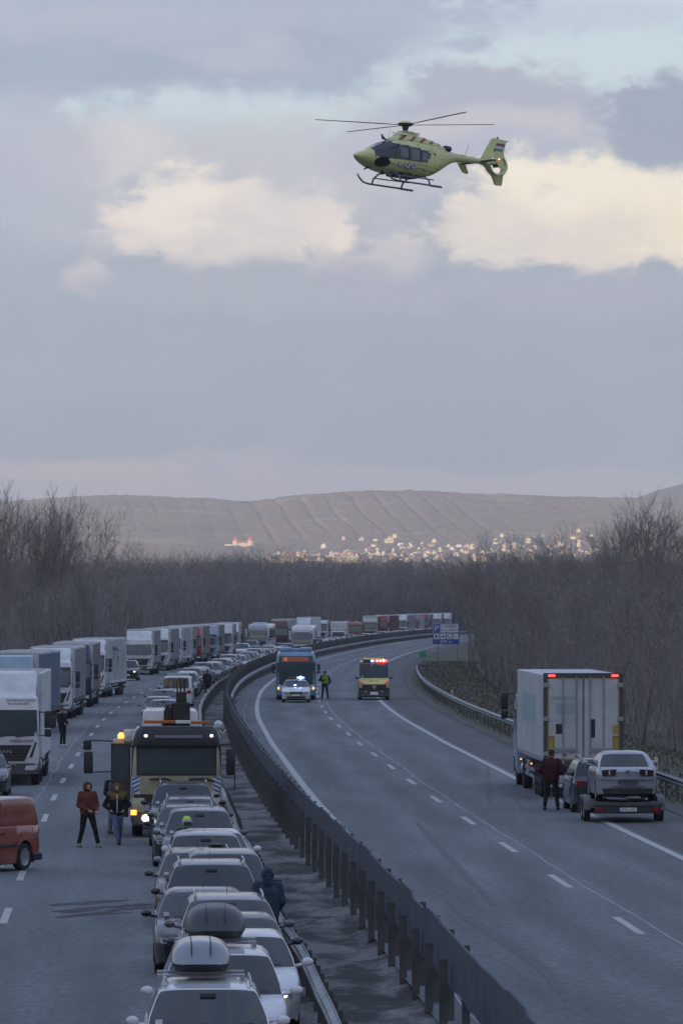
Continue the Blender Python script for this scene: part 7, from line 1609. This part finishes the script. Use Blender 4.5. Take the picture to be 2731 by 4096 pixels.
for i, (px, D, py, kd, lb) in enumerate(((2040, 520, 2105, 'willow', 'spreading bare tree standing up in front of the right village'), (2085, 600, 2140, 'alder', 'bare tree just right behind the spreading one before the village'), (2440, 430, 2020, 'poplar', 'tall bare tree left in the right edge group'), (2560, 400, 1965, 'poplar', 'tallest bare tree near the right edge'), (2660, 380, 1950, 'alder', 'bare tree with long upright shoots at the right edge'), (2720, 420, 2010, 'poplar', 'bare tree cut by the right edge of the photo'), (2350, 480, 2080, 'slim', 'slim bare tree left of the right edge group'), (2500, 460, 2100, 'willow', 'lower spreading bare tree inside the right edge group'), (2235, 470, 2225, 'scrub', 'low bare tree above the refrigerated lorry'), (2300, 520, 2235, 'oak', 'round bare tree right above the refrigerated lorry roof'), (1925, 560, 2215, 'alder', 'bare tree behind the parking sign, tops level with the wood'))):
    tree(kd, px, D, yz(py, D), lb, group='bare trees right of the motorway', sx=1.0)
for (px, D, py, kd, lb) in ((1880, 560, 2390, 'slim', 'thin bare tree leaning over the right end of the parking sign'), (2230, 330, 2300, 'slim', 'slender tree trunk rising from the thicket behind the refrigerated lorry'), (2470, 300, 2330, 'slim', 'slender tree behind the right part of the refrigerated lorry'), (2010, 430, 2330, 'alder', 'small bare tree in the thicket between parking sign and refrigerated lorry')):
    tree(kd, px, D, yz(py, D), lb, group='small trees in the right thicket')
rt_ = random.Random(9)
for i, d in enumerate((560, 515, 470, 425, 385, 350, 315, 285, 262, 240)):
    tree(rt_.choice(['slim', 'slim', 'alder']), None, d, float(np.interp(d, [120, 200, 350, 560], [6.9, 7.4, 8.6, 9.8])) + rt_.uniform(.2, 1.6), 'slender bare tree at the right wood edge, %s from the parking sign' % ordn(i + 1), X=cpath(d) + 13.2 + rt_.uniform(-.6, .8), group='slender trees at the right wood edge', sx=.8)
for i, d in enumerate((330, 390, 450, 520, 590, 670, 760, 860)):
    tree(rt_.choice(['slim', 'alder']), None, d, float(np.interp(d, [250, 420, 600, 800, 1000], [8.0, 9.3, 10.4, 11.6, 12.8])) + rt_.uniform(.2, 1.4), 'slender bare tree at the left wood edge, %s from the left photo edge' % ordn(i + 1), X=cpath(d) - 23.0 + rt_.uniform(-.5, .8), group='slender trees at the left wood edge', sx=.8)
# bird nest
nd_ = empty('bird_nest', (gp(2235, 468), 468, yz(2330, 468)), 0, 'dark round bird nest high in a tree above the refrigerated lorry', 'nest')
rn = np.random.RandomState(4); a = rn.normal(size=(700, 3)); a /= np.linalg.norm(a, axis=1, keepdims=True); a *= np.array([.42, .42, .30]); b_ = rn.normal(size=(700, 3)); b_ /= np.linalg.norm(b_, axis=1, keepdims=True)
Vn, Qn = ribbons(a - b_ * .22, a + b_ * .22, np.full(700, .02), np.full(700, .01), rn); np_mesh('sticks', Vn, Qn, BARK, nd_, False); M_ = MB(); M_.ell((0, 0, 0), (.36, .36, .26), 12, 8); M_.build('core', BARK, nd_)

# thickets: dense twiggy woods, one object per wood
def thicket(name, pts, hts, seed, tw=15, dens=1.0, corem=True):
    """pts (N,2) stem feet, hts (N,) heights"""
    wk = np.clip(pts[:, 1] / 1000.0, .30, 1.1)
    rs_ = np.random.RandomState(seed); n = len(pts); A = np.column_stack([pts, np.full(n, -.3)]); lean = rs_.normal(size=(n, 2)) * .10; B1 = A + np.column_stack([lean * hts[:, None], hts * .55]); B2 = B1 + np.column_stack([rs_.normal(size=(n, 2)) * .13 * hts[:, None], hts * .50])
    Vs = []; Qs = []; o = 0
    for P0, P1, w0, w1 in ((A, B1, .06, .04), (B1, B2, .04, .012)):
        v, q = ribbons(P0, P1, np.full(n, w0) * wk, np.full(n, w1) * wk, rs_); Vs.append(v); Qs.append(q + o); o += len(v)
    for k in range(tw):
        t = rs_.uniform(.12, 1, (n, 1)); p = np.where(t < .5, A + (B1 - A) * t * 2, B1 + (B2 - B1) * (t - .5) * 2); d = rs_.normal(size=(n, 3)) * np.array([1, 1, .35]) + np.array([0, 0, .9]); d /= np.linalg.norm(d, axis=1, keepdims=True); e = p + d * (rs_.uniform(.10, .26, (n, 1)) * hts[:, None])
        v, q = ribbons(p, e, np.full(n, .026) * wk, np.full(n, .009) * wk, rs_); Vs.append(v); Qs.append(q + o); o += len(v)
        for k2 in range(2):
            t2 = rs_.uniform(.3, 1, (n, 1)); p2 = p + (e - p) * t2; d2 = d + rs_.normal(size=(n, 3)) * .5; d2 /= np.linalg.norm(d2, axis=1, keepdims=True); v, q = ribbons(p2, p2 + d2 * rs_.uniform(.05, .12, (n, 1)) * hts[:, None], np.full(n, .018) * wk, np.full(n, .007) * wk, rs_); Vs.append(v); Qs.append(q + o); o += len(v)
    tag(np_mesh(name, np.concatenate(Vs), np.concatenate(Qs), THK, None, False), kind='stuff')
def core(name, line, hfun, depth, seed):
    """lumpy solid mass of brush inside the wood, so that nothing shows through"""
    V = []; nn = 9; NL = len(line)
    for i, (x, y, nx, ny) in enumerate(line):
        for k in range(nn):
            t = k / (nn - 1); h = min(1, i / 4.0, (NL - 1 - i) / 4.0) * hfun(x, y) * (.9 * math.sin(math.pi * min(1, max(.0, t * 1.0))) ** .55 if 0 < t < 1 else 0) * (.82 + .30 * float(fbm(np.array(x * .35 + y * .35), np.array(t * 3. + seed), 3)))
            dx = depth * t + 2.0 * (float(fbm(np.array(y * .4 + x * .3), np.array(t * 5. + seed + 9), 2)) - .5); V.append((x + nx * dx, y + ny * dx, -.4 + h))
    return tag(np_mesh(name, V, grid_quads(len(line), nn), THK, None, True), kind='stuff')
rs_ = np.random.RandomState(8)
# right wood, beside the empty carriageway
def rt_h(D, px=None): return np.interp(D, [120, 200, 350, 560, 700, 1250], [6.9, 7.4, 8.6, 9.8, 10.5, 14])
N = 8600; D_ = np.concatenate([rs_.uniform(125, 620, 7000), rs_.uniform(620, 1250, 1600)]); off = rs_.uniform(0, 1, N) ** 1.3 * 16
edge = np.interp(D_, [120, 170, 240, 330, 480, 600, 660, 1250], [15, 14.2, 13.5, 13.5, 13.5, 14.5, 13.0, 12.5])
X_ = np.array([cpath(d) for d in D_]) + edge + off; thicket('thicket', np.column_stack([X_, D_]), rt_h(D_) * rs_.uniform(.6, 1.02, N), 3, 13)
line = [(cpath(d) + float(np.interp(d, [120, 170, 240, 330, 480, 600, 660, 1250], [15, 14.2, 13.5, 13.5, 13.5, 14.5, 13.0, 12.5])) + 3.0, d, 1, 0) for d in np.arange(125, 1250, 2.0)]; core('undergrowth', line, lambda x, y: float(rt_h(y)) * .97, 16, 1)
# left wood, behind the lorries
def lf_h(D): return np.interp(D, [140, 250, 420, 600, 800, 1000, 1300], [6.8, 8.0, 9.3, 10.4, 11.6, 12.8, 14.6])
N = 6300; D_ = rs_.uniform(140, 1250, N); off = rs_.uniform(0, 1, N) ** 1.3 * 15; X_ = np.array([cpath(d) for d in D_]) - 23.5 - off; thicket('thicket', np.column_stack([X_, D_]), lf_h(D_) * rs_.uniform(.6, 1.02, N), 5, 12)
line = [(cpath(d) - 26.5, d, -1, 0) for d in np.arange(146, 1250, 2.5)]; core('undergrowth', line, lambda x, y: float(lf_h(y)) * .95, 15, 2)
# the wood closing the view behind the bend
N = 5200; X_ = rs_.uniform(-75, 110, N); D_ = 1262 + rs_.uniform(0, 1, N) ** 1.3 * 30; thicket('thicket', np.column_stack([X_, D_]), (14.9 + 1.2 * (fbm(X_ * .05, D_ * 0, 3) - .5)) * rs_.uniform(.72, 1.01, N), 7, 10)
line = [(x, 1268, 0, 1) for x in np.arange(-80, 115, 1.5)]; core('undergrowth', line, lambda x, y: 13.2, 22, 3)
# dry grass and weeds on the verge
N = 16000; D_ = 130 + 480 * rs_.uniform(0, 1, N) ** 1.2; X_ = np.array([cpath(d) for d in D_]) + 7.5 + rs_.uniform(0, 1, N) * 6; A = np.column_stack([X_, D_, np.full(N, -.1)]); h = rs_.uniform(.05, .20, N); Bq = A + np.column_stack([rs_.normal(size=N) * .06, rs_.normal(size=N) * .06, h])
v, q = ribbons(A, Bq, np.full(N, .03), np.full(N, .005), rs_); tag(np_mesh('dry_grass', v, q, mat('dry_grass', (0.12, 0.11, 0.07), .9, noise=.5, nscale=.3), None, False), kind='stuff')
HAZE_D = 8.0e-5

# ------------------------------------------------------------------ haze
M_ = MB(); M_.box(-10500, 10500, -3000, 15400, -6, 420)
hz = bpy.data.materials.new('haze_air'); hz.use_nodes = True; t = hz.node_tree; t.nodes.clear()
pv = t.nodes.new('ShaderNodeVolumePrincipled'); pv.inputs['Color'].default_value = (0.93, 0.95, 1.0, 1); pv.inputs['Density'].default_value = HAZE_D; pv.inputs['Anisotropy'].default_value = 0.2
ou = t.nodes.new('ShaderNodeOutputMaterial'); t.links.new(pv.outputs[0], ou.inputs['Volume'])
tag(M_.build('haze', hz), kind='stuff')
